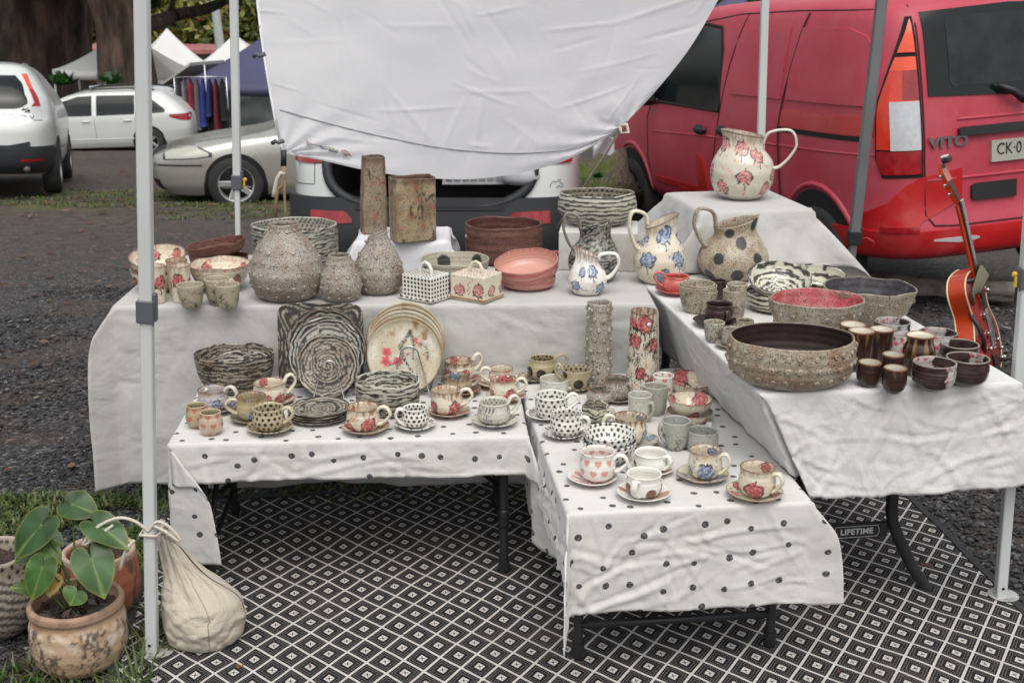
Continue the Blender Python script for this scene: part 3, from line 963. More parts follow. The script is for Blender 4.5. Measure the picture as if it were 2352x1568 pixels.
# ------------------------------------------------------------------ draped cloths
def drape(name, O, ax, ay, Lx, Ly, z, dl, dr, df, db, m, label, cat='tablecloth', group=None, wings=None, res=.016, fold=.018, hem=.02, seed=1, lean=.05, crumple=.005, edge=.009, top_amp=.0008, cut=(), shear=0.0, creases=0):
    """cloth over a rectangular top. O front-left corner, ax/ay unit axes, drops left/right/front/back.
    wings: corner -> direction angle in the table frame (0 = +ax) the spare corner cloth falls towards"""
    wings = wings or {}
    ax = np.array(ax, float); ay = np.array(ay, float)
    ns = max(8, int((Lx + dl + dr) / res)); nt_ = max(8, int((Ly + df + db) / res))
    s = np.linspace(-dl, Lx + dr, ns + 1); t = np.linspace(-df, Ly + db, nt_ + 1)
    S_, T_ = np.meshgrid(s, t)
    hemw = 1 + hem * 2.5 * sn(S_, T_, 1.1, seed + 3, 2)
    a = np.where(S_ < 0, -S_, np.where(S_ > Lx, S_ - Lx, 0)); b = np.where(T_ < 0, -T_, np.where(T_ > Ly, T_ - Ly, 0))
    sa = np.where(S_ < 0, -1, 1); sb = np.where(T_ < 0, -1, 1)
    bx = np.clip(S_, 0, Lx); by = np.clip(T_, 0, Ly)
    Rr = np.hypot(a, b) * hemw
    th = np.arctan2(b, np.maximum(a, 1e-9))
    corner = (a > 0) & (b > 0)
    hang = Rr > 0
    # fillet over the edge
    q = Rr / edge
    fo = np.where(q < PI / 2, edge * np.sin(np.minimum(q, PI / 2)), edge)
    fd = np.where(q < PI / 2, edge * (1 - np.cos(np.minimum(q, PI / 2))), edge + Rr - edge * PI / 2)
    ox = np.where(corner, np.cos(th), (a > 0) * 1.0) * sa; oy = np.where(corner, np.sin(th), (b > 0) * 1.0) * sb
    X = bx + ox * fo; Y = by + oy * fo; D = fd.copy()
    drop = np.maximum(fd - edge, 0)
    # straight hangs: gentle folds and outward swing
    u = np.where(b > 0, S_, T_)
    wv = np.sin(u * 2 * PI / .23 + 3 * sn(u, u * 0, 1.4, seed)) * .55 + .8 * sn(u, drop * .5, 2.0, seed + 1)
    dcor = np.minimum(np.where(b > 0, np.minimum(np.abs(S_), np.abs(S_ - Lx)), np.minimum(np.abs(T_), np.abs(T_ - Ly))), .3)
    fw = np.clip(dcor / .12, 0, 1)
    out = (fold * wv * fw + lean * .5) * np.clip(drop / .30, 0, 1.5) + crumple * sn(u * 1.0, drop, 5.5, seed + 2) * np.clip(drop / .05, 0, 1)
    gr_ = np.random.default_rng(seed + 90)
    lim = max(df, .05)
    for _ in range(creases):
        u0 = gr_.uniform(-.05, Lx + .05); v0 = gr_.uniform(0, lim); an = gr_.choice([gr_.uniform(-.5, .5), gr_.uniform(.9, 2.3)]); ln_ = gr_.uniform(.05, .16); wd_ = gr_.uniform(.004, .010); am = gr_.uniform(.0016, .0048) * gr_.choice([1, 1, -1])
        bend = gr_.uniform(-1.5, 1.5)
        du = (u - u0) * math.cos(an) + (drop - v0) * math.sin(an); dv = -(u - u0) * math.sin(an) + (drop - v0) * math.cos(an) - bend * du * du
        pr_f = np.exp(-(dv / wd_) ** 2) - .5 * np.exp(-((dv - wd_ * 1.6) / (wd_ * 1.4)) ** 2)
        out = out + am * pr_f * np.exp(-(du / ln_) ** 4) * np.clip(drop / .02, 0, 1)
    X = X + np.where(~corner & hang, ox * out, 0); Y = Y + np.where(~corner & hang, oy * out, 0)
    # corner wings
    for (cx_, cy_), wang in {(-1, -1): -2.36, (1, -1): -.79, (1, 1): .79, (-1, 1): 2.36, **wings}.items():
        msk = corner & (sa == cx_) & (sb == cy_)
        if not msk.any(): continue
        tri = np.sin(np.clip(2 * th, 0, PI)) ** .8
        ln = (PI / 4) * .92 * tri
        wx, wy = math.cos(wang), math.sin(wang)
        c0x = Lx if cx_ > 0 else 0; c0y = Ly if cy_ > 0 else 0
        rr = np.maximum(Rr - edge * .57, 0)
        ex = c0x + ox * edge; ey = c0y + oy * edge
        cur = np.clip(rr / .5, 0, 1)
        lnc = ln * (1 - .18 * cur)
        wob2 = crumple * 1.2 * sn(Rr, th * .2, 5, seed + 5)
        X = np.where(msk, ex + rr * np.sin(lnc) * wx - wy * wob2 + ox * lean * .3 * np.clip(rr / .3, 0, 1), X)
        Y = np.where(msk, ey + rr * np.sin(lnc) * wy + wx * wob2 + oy * lean * .3 * np.clip(rr / .3, 0, 1), Y)
        D = np.where(msk, np.where(q < PI / 2, fd, edge + rr * np.cos(lnc) - 0 * rr), D)
    if shear: X = X + shear * np.clip(D / .25, 0, 1.25) * np.clip(1 - X / .42, 0, 1.2) * np.clip(1 - .55 * Y / Ly, 0, 1.1)
    Zz = z - D + np.where(~hang, top_amp * sn(S_, T_, 3, seed + 8), 0)
    V = np.stack([O[0] + X * ax[0] + Y * ay[0], O[1] + X * ax[1] + Y * ay[1], Zz], -1).reshape(-1, 3)
    V[:, 2] = np.maximum(V[:, 2], .012)
    F = [(j * (ns + 1) + i, j * (ns + 1) + i + 1, (j + 1) * (ns + 1) + i + 1, (j + 1) * (ns + 1) + i) for j in range(nt_) for i in range(ns)
         if not any(corner[j, i] and corner[j + 1, i + 1] and sa[j, i] == c_[0] and sb[j, i] == c_[1] for c_ in cut)]
    UVs = np.stack([S_, T_], -1).reshape(-1, 2)
    o = mesh_obj(name, V, F, m, None, True, uv=UVs)
    # cloth has two faces and an edge
    md = o.modifiers.new('thickness', 'SOLIDIFY'); md.thickness = .0022; md.offset = -1
    return tag(o, label, cat, group)

LINEN = cloth_mat('grey white linen', (.48, .47, .452), (.30, .27, .24), 1.0, damt=.30)
CANVAS = cloth_mat('white canvas', (.66, .655, .635), (.40, .36, .30), 1.1, damt=.30, cscale=3.6)
DOTTED = cloth_mat('white canvas with hand printed black dots', (.62, .61, .585), (.42, .36, .28), .9, dots=True, damt=.35)
RISERC = cloth_mat('white cotton', (.64, .64, .66), (.40, .38, .36), .8, damt=.1)

def rot2(a): return np.array([math.cos(a), math.sin(a)]), np.array([-math.sin(a), math.cos(a)])
TABG = 'folding tables under cloths'
BLK = M('black powder coated steel', (.018, .019, .021), .45, bump=.15, bscale=240)
BLK2 = M('black plastic', (.014, .014, .015), .5)
TOPP = M('pale plastic table top', (.55, .54, .50), .5, dirt=(.35, .32, .28))

# back table
axA, ayA = rot2(math.radians(1.2))
OA = np.array([-1.37, 4.055])
drape('tablecloth', OA, axA, ayA, 1.86, .80, .747, .08, .015, .66, .30, LINEN, 'grey white linen cloth over the long back table, hanging to the ground at left', wings={(-1, -1): PI + .75, (-1, 1): PI}, fold=.010, lean=.04, crumple=.003, creases=44, res=.011, seed=21, hem=.01, group='tablecloths')
# right hand table
axC, ayC = rot2(math.radians(8.3))
OC = np.array([.675, 3.125])
drape('tablecloth', OC, axC, ayC, .745, 2.02, .747, .245, .28, .315, .1, CANVAS, 'plain white canvas cloth over the right hand table', wings={(1, -1): .25, (-1, -1): .35}, shear=.12, creases=70, res=.008, fold=.012, lean=.03, crumple=.003, seed=31, hem=.012, group='tablecloths')
# low dotted tables
axL, ayL = rot2(math.radians(3.5))
OL = np.array([-1.02, 3.40])
drape('dotted_tablecloth', OL, axL, ayL, 1.065, .64, .4965, .40, .34, .130, .0, DOTTED, 'white cloth printed with black dots over the left low table, frayed at its corner', wings={(-1, -1): -.30, (1, -1): -1.15}, crumple=.003, creases=30, res=.008, fold=.008, lean=.03, seed=41, hem=.02, group='dotted tablecloths')
axR, ayR = rot2(math.radians(6.5))
ORr = np.array([.150, 2.905])
drape('dotted_tablecloth', ORr, axR, ayR, .645, 1.17, .4975, .20, .07, .295, .0, DOTTED, 'white cloth printed with black dots over the centre low table, hem facing front', wings={(-1, -1): -1.75, (1, -1): -.25}, crumple=.003, creases=48, res=.0062, fold=.008, lean=.02, seed=53, hem=.01, group='dotted tablecloths')

def tube_leg(parent, pts, r=.0135, foot=True, name='leg'):
    mb = MB(); mb.tube(pts, r, 12)
    o = mb.build(name, BLK, parent, True); autosmooth(o, 40)
    if foot:
        a = Vector(pts[-1]); d = (a - Vector(pts[-2])).normalized()
        m2 = MB(); m2.tube([a - d * .045, a - d * .004, a + d * .002], [r * 1.35, r * 1.4, r * 1.2], 12)
        autosmooth(m2.build('foot_cap', BLK2, o, True), 40)
    return o

def low_table(O, ax, ay, Lx, Ly, h, label, cross_front=True, spread=.04):
    g = empty('folding_table', (O[0], O[1], 0), label, 'table', TABG)
    def W(u, v, z): return (ax[0] * u + ay[0] * v, ax[1] * u + ay[1] * v, z)
    mb = MB()
    Mx = Matrix(((ax[0], ay[0], 0, 0), (ax[1], ay[1], 0, 0), (0, 0, 1, 0), (0, 0, 0, 1)))
    mb.box((Lx / 2, Ly / 2, h - .020), (Lx - .01, Ly - .01, .032), .008, Mx)
    mb.build('table_top', TOPP, g)
    return g, W

# left low table: two leg pairs at its ends
g, Wf = low_table(OL, axL, ayL, 1.06, .63, .494, 'low black legged folding table under the left dotted cloth')
for (u, v) in ((.075, .07), (.075, .56), (1.00, .06), (1.00, .56)):
    o = tube_leg(g, [Wf(u, v, .462), Wf(u, v, .24), Wf(u, v, .014)], .0135)
    m2 = MB(); m2.lathe([(.0165, -.03), (.018, -.02), (.018, .02), (.0165, .03)], Wf(u, v, .20), 12); m2.build('clamp', BLK2, o, True)
for u in (.075, 1.00):
    for v0, v1 in ((.07, .56),):
        mb = MB(); mb.tube([Wf(u, v0, .10), Wf(u, v1, .10)], .009, 10); mb.build('stretcher', BLK, g, True)
    mb = MB(); mb.tube([Wf(u, .09, .12), Wf(u, .52, .43)], .0085, 10); mb.build('brace', BLK, g, True)
    mb = MB(); mb.tube([Wf(u + (.33 if u < .5 else -.33), .315, .455), Wf(u, .315, .20)], .0085, 10); mb.build('brace', BLK, g, True)
# centre low table
g, Wf = low_table(ORr, axR, ayR, .64, 1.16, .495, 'low black legged folding table under the centre dotted cloth')
for (u, v) in ((.045, .10), (.595, .10), (.045, 1.06), (.595, 1.06)):
    o = tube_leg(g, [Wf(u, v, .462), Wf(u, v, .24), Wf(u, v, .014)], .0135)
    m2 = MB(); m2.lathe([(.0165, -.03), (.018, -.02), (.018, .02), (.0165, .03)], Wf(u, v, .20), 12); m2.build('clamp', BLK2, o, True)
for v in (.10, 1.06):
    mb = MB(); mb.tube([Wf(.045, v, .112), Wf(.595, v, .112)], .011, 10); mb.build('stretcher', BLK, g, True)

# right hand plastic table: swept legs and a printed cross bar
g = empty('folding_table', (OC[0], OC[1], 0), 'grey folding table with swept black legs under the white canvas cloth', 'table', TABG)
def Wc(u, v, z): return (axC[0] * u + ayC[0] * v, axC[1] * u + ayC[1] * v, z)
Mx = Matrix(((axC[0], ayC[0], 0, 0), (axC[1], ayC[1], 0, 0), (0, 0, 1, 0), (0, 0, 0, 1)))
mb = MB(); mb.box((.372, 1.0, .720), (.735, 1.98, .042), .010, Mx); mb.build('table_top', TOPP, g)
for v, vd in ((.213, -.02), (1.76, .02)):
    for u0, u1 in ((.229, .096), (.515, .648)):
        pts = [Wc(u0, v, .69), Wc(u0, v, .45), Wc(u0, v, .275), Wc(u0 + (u1 - u0) * .06, v, .235), Wc(u0 + (u1 - u0) * .22, v + vd * .2, .185), Wc(u0 + (u1 - u0) * .60, v + vd * .6, .085), Wc(u1, v + vd, .008)]
        tube_leg(g, pts, .0185, foot=False)
    bx = MB(); bx.box((.372, v, .215), (.27, .018, .052), .006, Mx)
    bar = bx.build('cross_bar', BLK, g)
    if vd < 0:
        WHT_INK = M('pale grey ink', (.55, .55, .55), .6)
        tc = bpy.data.curves.new('lettering', 'FONT'); tc.body = 'LIFETIME'; tc.size = .026; tc.align_x = 'CENTER'; tc.align_y = 'CENTER'; tc.extrude = .0006; tc.offset = .0006; tc.space_character = 1.05
        to = bpy.data.objects.new('lettering', tc); COL.objects.link(to)
        dg = bpy.context.evaluated_depsgraph_get(); me = bpy.data.meshes.new_from_object(to.evaluated_get(dg)); bpy.data.objects.remove(to)
        to = bpy.data.objects.new('lettering', me); COL.objects.link(to); me.materials.clear(); me.materials.append(WHT_INK)
        to.parent = bar
        lx = .405
        to.location = Wc(lx, v - .0102, .216); to.rotation_euler = (PI / 2, 0, math.radians(8.3))
        fr = MB()
        oc = [(-.073, .0), (-.067, .018), (.067, .018), (.073, 0), (.067, -.018), (-.067, -.018)]
        for i in range(6):
            (x0, z0), (x1, z1) = oc[i], oc[(i + 1) % 6]
            fr.tube([Wc(lx + x0, v - .0100, .216 + z0), Wc(lx + x1, v - .0100, .216 + z1)], .0009, 5)
        fr.build('badge_frame', WHT_INK, bar)

# risers
def boxthing(name, label, cat, c, d, rz, m, bev=.003):
    mb = MB(); mb.box((0, 0, d[2] / 2), d, bev)
    o = mb.build(name, m); o.location = c; o.rotation_euler = (0, 0, rz)
    return tag(o, label, cat)
WOODW = M('worn white paint on wood', (.58, .57, .54), .6, dirt=(.30, .22, .15), dscale=5, damt=.55, bump=.2, bscale=30)
pw = PX(qx('B', 1700), qy('B', 1048), .748)
boxthing('wooden_box', 'white painted wooden box under the striped bowl', 'box', (pw[0] + .13, pw[1] + .13, .748), (.30, .25, .150), -.10, WOODW)
CARD = M('brown cardboard', (.30, .21, .13), .8)
pr_ = PX(qx('B', 300), qy('B', 1100), .748)
rx = PD(qx('B', 410), qy('B', 830), 4.48)
boxthing('display_box', 'box hidden under white cotton carrying the slab vases', 'box', (rx[0], 4.60, .748), (.315, .25, .136), .04, CARD)
drape('riser_cloth', np.array([rx[0] - .160, 4.472]), *rot2(.04), .32, .256, .748 + .140, .12, .05, .134, .13, RISERC, 'white cotton cloth over the box carrying the slab vases', 'cloth', res=.011, fold=.006, lean=.10, seed=61, hem=.0, crumple=.004, edge=.018, wings={(-1, -1): -2.9, (1, -1): .3})
axJ, ayJ = rot2(math.radians(10))
OJ = PX(1618, 484, .748 + .226)[:2]
Mj = (OJ + axJ * .21 + ayJ * .21)
boxthing('display_box', 'tall box hidden under the linen carrying the pink rose jug', 'box', (Mj[0], Mj[1], .748), (.405, .41, .222), math.radians(10), CARD)
drape('riser_cloth', OJ, axJ, ayJ, .415, .43, .748 + .226, .22, .30, .222, .18, LINEN, 'grey white linen draped in heavy folds over the tall box', 'cloth', res=.013, fold=.035, lean=.22, seed=67, hem=.02, crumple=.008, edge=.02, wings={(-1, -1): -2.6, (1, -1): -.35})
REDB = M('red card', (.35, .02, .03), .4)
p = PX(qx('B', 1575), qy('B', 965), .748)
boxthing('small_box', 'small red carton lying behind the pink striped bowls', 'box', (p[0], p[1] + .03, .748), (.075, .05, .03), .2, REDB)
# ------------------------------------------------------------------ the pottery on the tables
GL = ceramic('clear glaze', .17, 0, bump=.05, coat=.25)
ST = ceramic('satin speckled glaze', .36, .45, sscale=170, bump=.12)
SP = ceramic('speckled stoneware', .50, 1.0, sscale=190, bump=.3, mott=.5)
SB = ceramic('rough brown stoneware', .5, .8, sscale=160, bump=.28, mott=.6)
TM = ceramic('dark iron glaze', .27, 0, bump=.14, coat=.15, bscale=60)
TM2 = ceramic('speckled dark glaze', .30, .25, sscale=300, speckc=(.12, .10, .09), bump=.12)
STICK = M('paper price dot', (.72, .71, .74), .7, var=.03)
TZ1, TZ2, TZ3 = .748, .498, .748
G_CUP, G_SAU = 'teacups on the dotted tablecloths', 'saucers under the teacups'
G_TUM, G_BOWL, G_JUG, G_VASE, G_MUG, G_PL = 'tumblers and beakers', 'handmade bowls', 'handmade jugs', 'handmade vases', 'handleless cups and mugs', 'plates'
_seed = [0]

def sticker(parent, R, H, prof, w, s, inner=False, th=.0045):
    pz = [p[1] for p in prof]; pr = [p[0] for p in prof]
    r = float(pchip(pz, pr, s)) * R
    r = r - th - .0006 if inner else r + .0006
    c = Vector((r * math.sin(w), -r * math.cos(w), s * H))
    nn = Vector((math.sin(w), -math.cos(w), 0)) * (-1 if inner else 1)
    t1 = nn.cross(Vector((0, 0, 1))).normalized()
    v = []; f = []
    for k, off in ((1.0, 0), (1.0, .0008), (0.0, .0009)):
        for j in range(14):
            a = 2 * PI * j / 14
            v.append(c + (t1 * math.cos(a) + Vector((0, 0, 1)) * math.sin(a)) * .0075 * k + nn * off)
    for i in range(2):
        for j in range(14): f.append((i * 14 + j, i * 14 + (j + 1) % 14, (i + 1) * 14 + (j + 1) % 14, (i + 1) * 14 + j))
    mesh_obj('price_sticker', v, f, STICK, parent, True)

def pot(name, label, cat, group, spec, tz, prof, m, paint, handle=None, saucer=None, z0=0.0, on=None, tilt=0.0, tilty=0.0, hcol=None, **kw):
    _seed[0] += 1
    pr = PROF[prof] if isinstance(prof, str) else prof
    c, x, yr, yb, w = spec
    base = tz + z0
    if saucer: base = tz + .0065
    if on is not None:
        cx, cy, base = on['x'] + kw.pop('ox', 0), on['y'] + kw.pop('oy', 0), on['base'] + z0
        zc = depth((cx, cy, base + .04))
        R = qw(c, w) / 2 / FPX * zc
        H = PD(qx(c, x), qy(c, yr), cy)[2] - base
    else:
        cx, cy, R, H = locate(c, x, yr, yb, w, base, pr[0][0])
    H = max(H, .02)
    o = pot_mesh(name, pr, R, H, m, paint, seed=_seed[0] * 3 + 1, **kw)
    o.location = (cx, cy, base + (pr[0][0] * R * math.sin(abs(tilt)) if tilt else 0))
    o.rotation_euler = (tilt, tilty, 0)
    tag(o, label, cat, group)
    if handle:
        hw, s1, s2, ext = handle[:4]
        rise = handle[4] * R if len(handle) > 4 else 0
        wd = (handle[5] if len(handle) > 5 else .0095)
        hc = hcol if hcol is not None else CREAM
        handle_mesh(R, H, pr, hw, s1, s2, ext * R, wd, wd * .48, m, hc, o, rise)
    if saucer:
        sx, sw, sp_, sm, slab, sprof = (list(saucer) + ['saucer'])[:6]
        zc = depth((cx, cy, tz))
        SR = qw(c, sw) / 2 / FPX * zc
        ox = (qx(c, sx) - qx(c, x)) / FPX * zc
        so = pot_mesh('saucer', PROF[sprof], SR, SR * .27, sm, sp_, th=.004, n=96, no=14, ni=14, wob=.012, rimw=.0012, seed=_seed[0] * 5)
        so.location = (cx + ox, cy, tz)
        tag(so, slab, 'saucer', G_SAU)
    return dict(o=o, x=cx, y=cy, base=base, R=R, H=H, prof=pr)

def studs_rows(rows, seed=0):
    g = random.Random(seed); out = []
    for s, k, off in rows:
        for i in range(k):
            out.append((2 * PI * (i + off) / k - PI + g.uniform(-.06, .06), s + g.uniform(-.012, .012)))
    return out

STONE = (.345, .325, .28)
# ---- back table, left end
b = pot('bowl', 'white rose bowl under another at far left end of the back table', 'bowl', G_BOWL, ('A', 258, 415, 588, 430), TZ1, 'bowl', GL,
        p_roses(CREAM, RED, [(0, .55, .022, 0), (.9, .6, .02, 0), (-.8, .5, .022, 0), (2.6, .6, .03, 1)], .25, seed=11), rimw=.004)
pot('bowl', 'white rose bowl tipped forward, on top of the pair at far left', 'bowl', G_BOWL, ('A', 275, 322, 500, 408), TZ1, 'bowl', GL,
    p_roses(CREAM, RED, [(.4, .5, .022, 0), (-.7, .5, .022, 0), (2.5, .62, .025, 1), (3.6, .6, .022, 1)], .3, seed=12), on=b, z0=.030, tilt=.22, rimw=.005)
pot('tumbler', 'tall rose tumbler with brown rim, behind another rose tumbler', 'tumbler', G_TUM, ('A', 378, 348, 620, 160), TZ1, 'tumbler', GL, p_roses((.55, .45, .30), RED, [(0, .5, .022, 0), (1.2, .5, .02, 0)], .5, seed=13))
pot('tumbler', 'tall tumbler with one big red rose, left of the tree drawing beakers', 'tumbler', G_TUM, ('A', 400, 388, 668, 160), TZ1, 'tumbler', GL, p_roses(CREAM, RED, [(0.0, .62, .024, 0), (1.3, .5, .02, 0), (-1.4, .5, .02, 0)], .45, seed=14))
pot('tumbler', 'rose tumbler half hidden behind the front left canopy pole', 'tumbler', G_TUM, ('A', 215, 392, 676, 160), TZ1, 'tumbler', GL, p_roses(CREAM, RED, [(.75, .58, .024, 0), (-.5, .5, .02, 0)], .3, seed=15))
r1 = pot('bowl', 'long red brown bowl beneath a tilted one on the back table', 'bowl', G_BOWL, ('A', 690, 312, 470, 440), TZ1, 'wall', SB, p_stripes((.13, .045, .032), (.09, .034, .026), .03, .4, 16), ell=(1, .55), rimw=.006)
pot('bowl', 'long red brown bowl tilted up to the right on its twin', 'bowl', G_BOWL, ('A', 690, 232, 400, 440), TZ1, 'wall', SB, p_stripes((.15, .05, .036), (.10, .036, .028), .03, .4, 17), on=r1, z0=.055, tilty=-.16, tilt=.12, ell=(1, .55), rimw=.006)
pot('bowl', 'wide wavy rimmed rose bowl behind the tree drawing beakers', 'bowl', G_BOWL, ('A', 697, 372, 592, 457), TZ1, 'bowl', GL,
    p_roses(CREAM, RED, [(.85, .45, .024, 0), (-.2, .45, .020, 0), (-1.1, .5, .022, 0), (2.4, .6, .022, 1), (3.9, .6, .02, 1)], .4, seed=18), rimw=.005, wob=.03)
for lab, sp_, hd in (('squat beige beaker with dark tree drawing, first in the row by the pole', ('A', 479, 530, 712, 200), None),
                     ('beige tree drawing cup with a small ring handle', ('A', 676, 486, 686, 188), (1.75, .9, .5, .42)),
                     ('beige tree drawing beaker in front of the ring handled cup', ('A', 752, 528, 720, 186), None)):
    pot('beaker' if not hd else 'cup', lab, 'beaker' if not hd else 'cup', G_TUM, sp_, TZ1, 'beaker', ST, p_inner(p_trees((.42, .37, .27), INK, 1, 20 + len(lab), 42, .05, .82), p_plain((.40, .35, .25))), handle=hd, hcol=(.42, .37, .27))
pot('large_bowl', 'big grey and black brushed bowl, dotted inside, behind studded vases', 'bowl', G_BOWL, ('A', 1247, 84, 440, 635), TZ1, 'drum', ST,
    p_inner(p_stripes((.36, .35, .30), INK, .0125, .0, 22), p_dots((.42, .41, .36), INK, .018, .0052, 3)), ell=(1, .85), rimw=.004, th=.007)
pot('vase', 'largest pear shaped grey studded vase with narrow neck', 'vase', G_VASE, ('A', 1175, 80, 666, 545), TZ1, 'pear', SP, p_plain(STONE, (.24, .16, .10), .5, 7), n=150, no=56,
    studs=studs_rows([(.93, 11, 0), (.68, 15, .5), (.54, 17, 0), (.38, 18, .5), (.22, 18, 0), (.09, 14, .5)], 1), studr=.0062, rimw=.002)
pot('vase', 'smallest grey studded vase between the two larger ones', 'vase', G_VASE, ('A', 1583, 312, 667, 310), TZ1,
    [(.58, 0), (.66, .015), (.88, .12), (1, .30), (.98, .42), (.84, .62), (.64, .82), (.55, .92), (.52, 1)], SP, p_plain(STONE, (.26, .19, .13), .4, 8), n=120,
    studs=studs_rows([(.84, 9, 0), (.58, 11, .5), (.33, 12, 0), (.12, 11, .5)], 2), studr=.0056, rimw=.0012)
pot('vase', 'studded vase with neck cut at a slant, beside white covered riser', 'vase', G_VASE, ('A', 1862, 158, 613, 372), TZ1, 'pear', SP, p_plain((.34, .32, .27), (.22, .16, .11), .5, 8), n=130,
    studs=studs_rows([(.88, 9, 0), (.66, 11, .5), (.50, 13, 0), (.34, 13, .5), (.12, 12, 0)], 3), studr=.0058, dz=lambda w: .011 * np.sin(w), ell=(1, 1))
# red brown bowl, dot bowl, pink bowls
rbb = pot('large_bowl', 'deep red brown speckled bowl with an uneven rim', 'bowl', G_BOWL, ('B', 1204, 668, 1015, 608), TZ1, 'drum', SB, p_stripes((.135, .055, .040), (.090, .036, .026), .045, .35, 25, .6), ell=(1, .92), rimw=.0045, th=.007)
pot('bowl', 'grey bowl with big black spots behind the butter dishes', 'bowl', G_BOWL, ('B', 822, 948, 1196, 537), TZ1, 'wall', ST,
    p_bigdots((.40, .37, .29), (.020, .022, .020), [(-1.0, .7, .016, 0), (-.22, .18, .026, 0), (.42, .70, .026, 0), (1.3, .3, .026, 0), (PI + .42, .62, .028, 1), (PI - .75, .7, .026, 1), (PI + 1.5, .6, .02, 1)]), rimw=.003)
pk = pot('bowl', 'lower pink striped bowl of the pair on the back table', 'bowl', G_BOWL, ('B', 1394, 1078, 1207, 440), TZ1, 'deep', ST, p_stripes((.48, .25, .20), (.44, .15, .12), .024, .2, 27, .4), ell=(1, .9), rimw=.002)
pot('bowl', 'upper pink striped bowl tipped up to the right', 'bowl', G_BOWL, ('B', 1383, 990, 1150, 500), TZ1, 'deep', GL,
    p_inner(p_stripes((.48, .22, .18), (.42, .12, .10), .024, .1, 28, .4), p_roses((.56, .30, .24), (ROSE, PINK, ROSE, ROSE), [], .55, 0, 29, (.42, .05, .05))), on=pk, z0=.022, tilty=-.10, tilt=.24, ell=(1, .9), rimw=.003)
# jugs behind / in front of the white box
pot('jug', 'grey black ribbed jug with tall loop handle behind blue rose jug', 'jug', G_JUG, ('B', 1918, 690, 1142, 404), TZ1, 'jug', ST, p_stripes((.26, .255, .22), INK, .0085, -.05, 31, 1.3), handle=(-1.45, .93, .60, .42, .62, .010), hcol=(.20, .18, .14),
    dz=lambda w: .016 * np.cos(w - 1.2) + .010 * np.exp(-((w - 1.4) / .4) ** 2), dr=lambda w: .25 * np.exp(-((w - 1.5) / .35) ** 2))
pot('jug', 'small white jug with blue roses and brown drips', 'jug', G_JUG, ('B', 1866, 905, 1242, 308), TZ1, 'jug', GL,
    p_roses(WHITE, BL, [(.25, .62, .020, 0), (-.75, .28, .019, 0), (.75, .22, .020, 0), (-.4, .6, .014, 0)], .7, 1, 33, (.32, .15, .04)), handle=(1.45, .86, .40, .62, .25, .0125), hcol=WHITE,
    dz=lambda w: -.016 * np.cos(w - PI / 2) + .012 * np.exp(-((w + 1.3) / .4) ** 2), dr=lambda w: .30 * np.exp(-((w + 1.45) / .4) ** 2), n=144)
# riser box for the square vases, white wooden box
pot('large_bowl', 'striped bowl with dotted lining standing on the white wooden box', 'bowl', G_BOWL, ('B', 1940, 430, 712, 622), TZ1 + .152,
    [(.60, 0), (.66, .03), (.90, .28), (1, .52), (.98, .75), (.925, 1)], ST, p_inner(p_stripes((.44, .42, .34), (.028, .030, .026), .0165, .05, 35, .5), p_dots((.33, .29, .23), INK, .0215, .0062, 5)), rimw=.0035, th=.006, n=140, ell=(1, .8))
# ---- the right hand table
pot('jug', 'large white jug with blue roses and tall looped handle', 'jug', G_JUG, ('H', 412, 362, 1112, 598), TZ3, 'jug', GL,
    p_roses(CREAM, BL, [(.12, .80, .030, 0), (-.62, .42, .029, 0), (.72, .42, .028, 0), (.05, .17, .026, 0), (-1.2, .72, .022, 0), (1.35, .70, .022, 0)], .35, 1, 37, (.30, .13, .04)), handle=(-1.35, .93, .55, .40, .48, .013), hcol=CREAM,
    dz=lambda w: .028 * np.sin(w) - .004, dr=lambda w: .12 * np.exp(-((w - 1.45) / .4) ** 2), n=150, no=56)
pot('jug', 'speckled stoneware jug with large black spots', 'jug', G_JUG, ('H', 1253, 392, 1075, 800), TZ3, 'jug', SP,
    p_bigdots((.42, .36, .27), (.022, .024, .026), [(-.42, .88, .019, 0), (.95, .93, .020, 0), (.12, .70, .0215, 0), (-.60, .44, .022, 0), (.60, .44, .021, 0), (-.02, .16, .0245, 0), (-1.0, .10, .026, 0), (1.2, .12, .026, 0), (-1.7, .5, .022, 0), (1.6, .5, .022, 0)], (.30, .20, .12)),
    handle=(-1.35, .93, .60, .42, .50, .012), hcol=(.34, .28, .21), dz=lambda w: .020 * np.sin(w) + .012 * np.exp(-((w - 1.4) / .3) ** 2), dr=lambda w: .14 * np.exp(-((w - 1.45) / .35) ** 2), n=150, no=56)
pot('teacup', 'coral pink cup on a matching saucer by the blue rose jug', 'cup', G_CUP, ('H', 590, 1006, 1212, 335), TZ3, 'round', GL, p_plain((.50, .10, .09), (.62, .24, .18), .6, 18),
    handle=(-1.5, .90, .42, .60, .35, .0085), hcol=(.52, .13, .11), saucer=(590, 480, p_plain((.46, .08, .08), (.56, .16, .13), .5, 14), GL, 'coral pink saucer under the matching cup'))
s1 = pot('bowl', 'outer speckled tree drawing bowl of the nested stack', 'bowl', G_BOWL, ('H', 832, 1112, 1442, 436), TZ3, 'beaker', SP, p_trees((.42, .38, .28), INK, .9, 41, 26, .3, .9))
pot('bowl', 'inner speckled bowl nested in the tree drawing stack', 'bowl', G_BOWL, ('H', 830, 1090, 1400, 394), TZ3, 'beaker', SP, p_trees((.42, .38, .28), INK, .7, 42, 26, .5, 1.0), on=s1, z0=.014)
pot('mug', 'dark brown mug half hidden behind the speckled tumblers', 'mug', G_MUG, ('H', 1062, 1058, 1300, 200), TZ3, 'mug', TM, p_plain(CHOC, (.06, .035, .03), .4, 20), handle=(1.2, .86, .35, .45), hcol=CHOC)
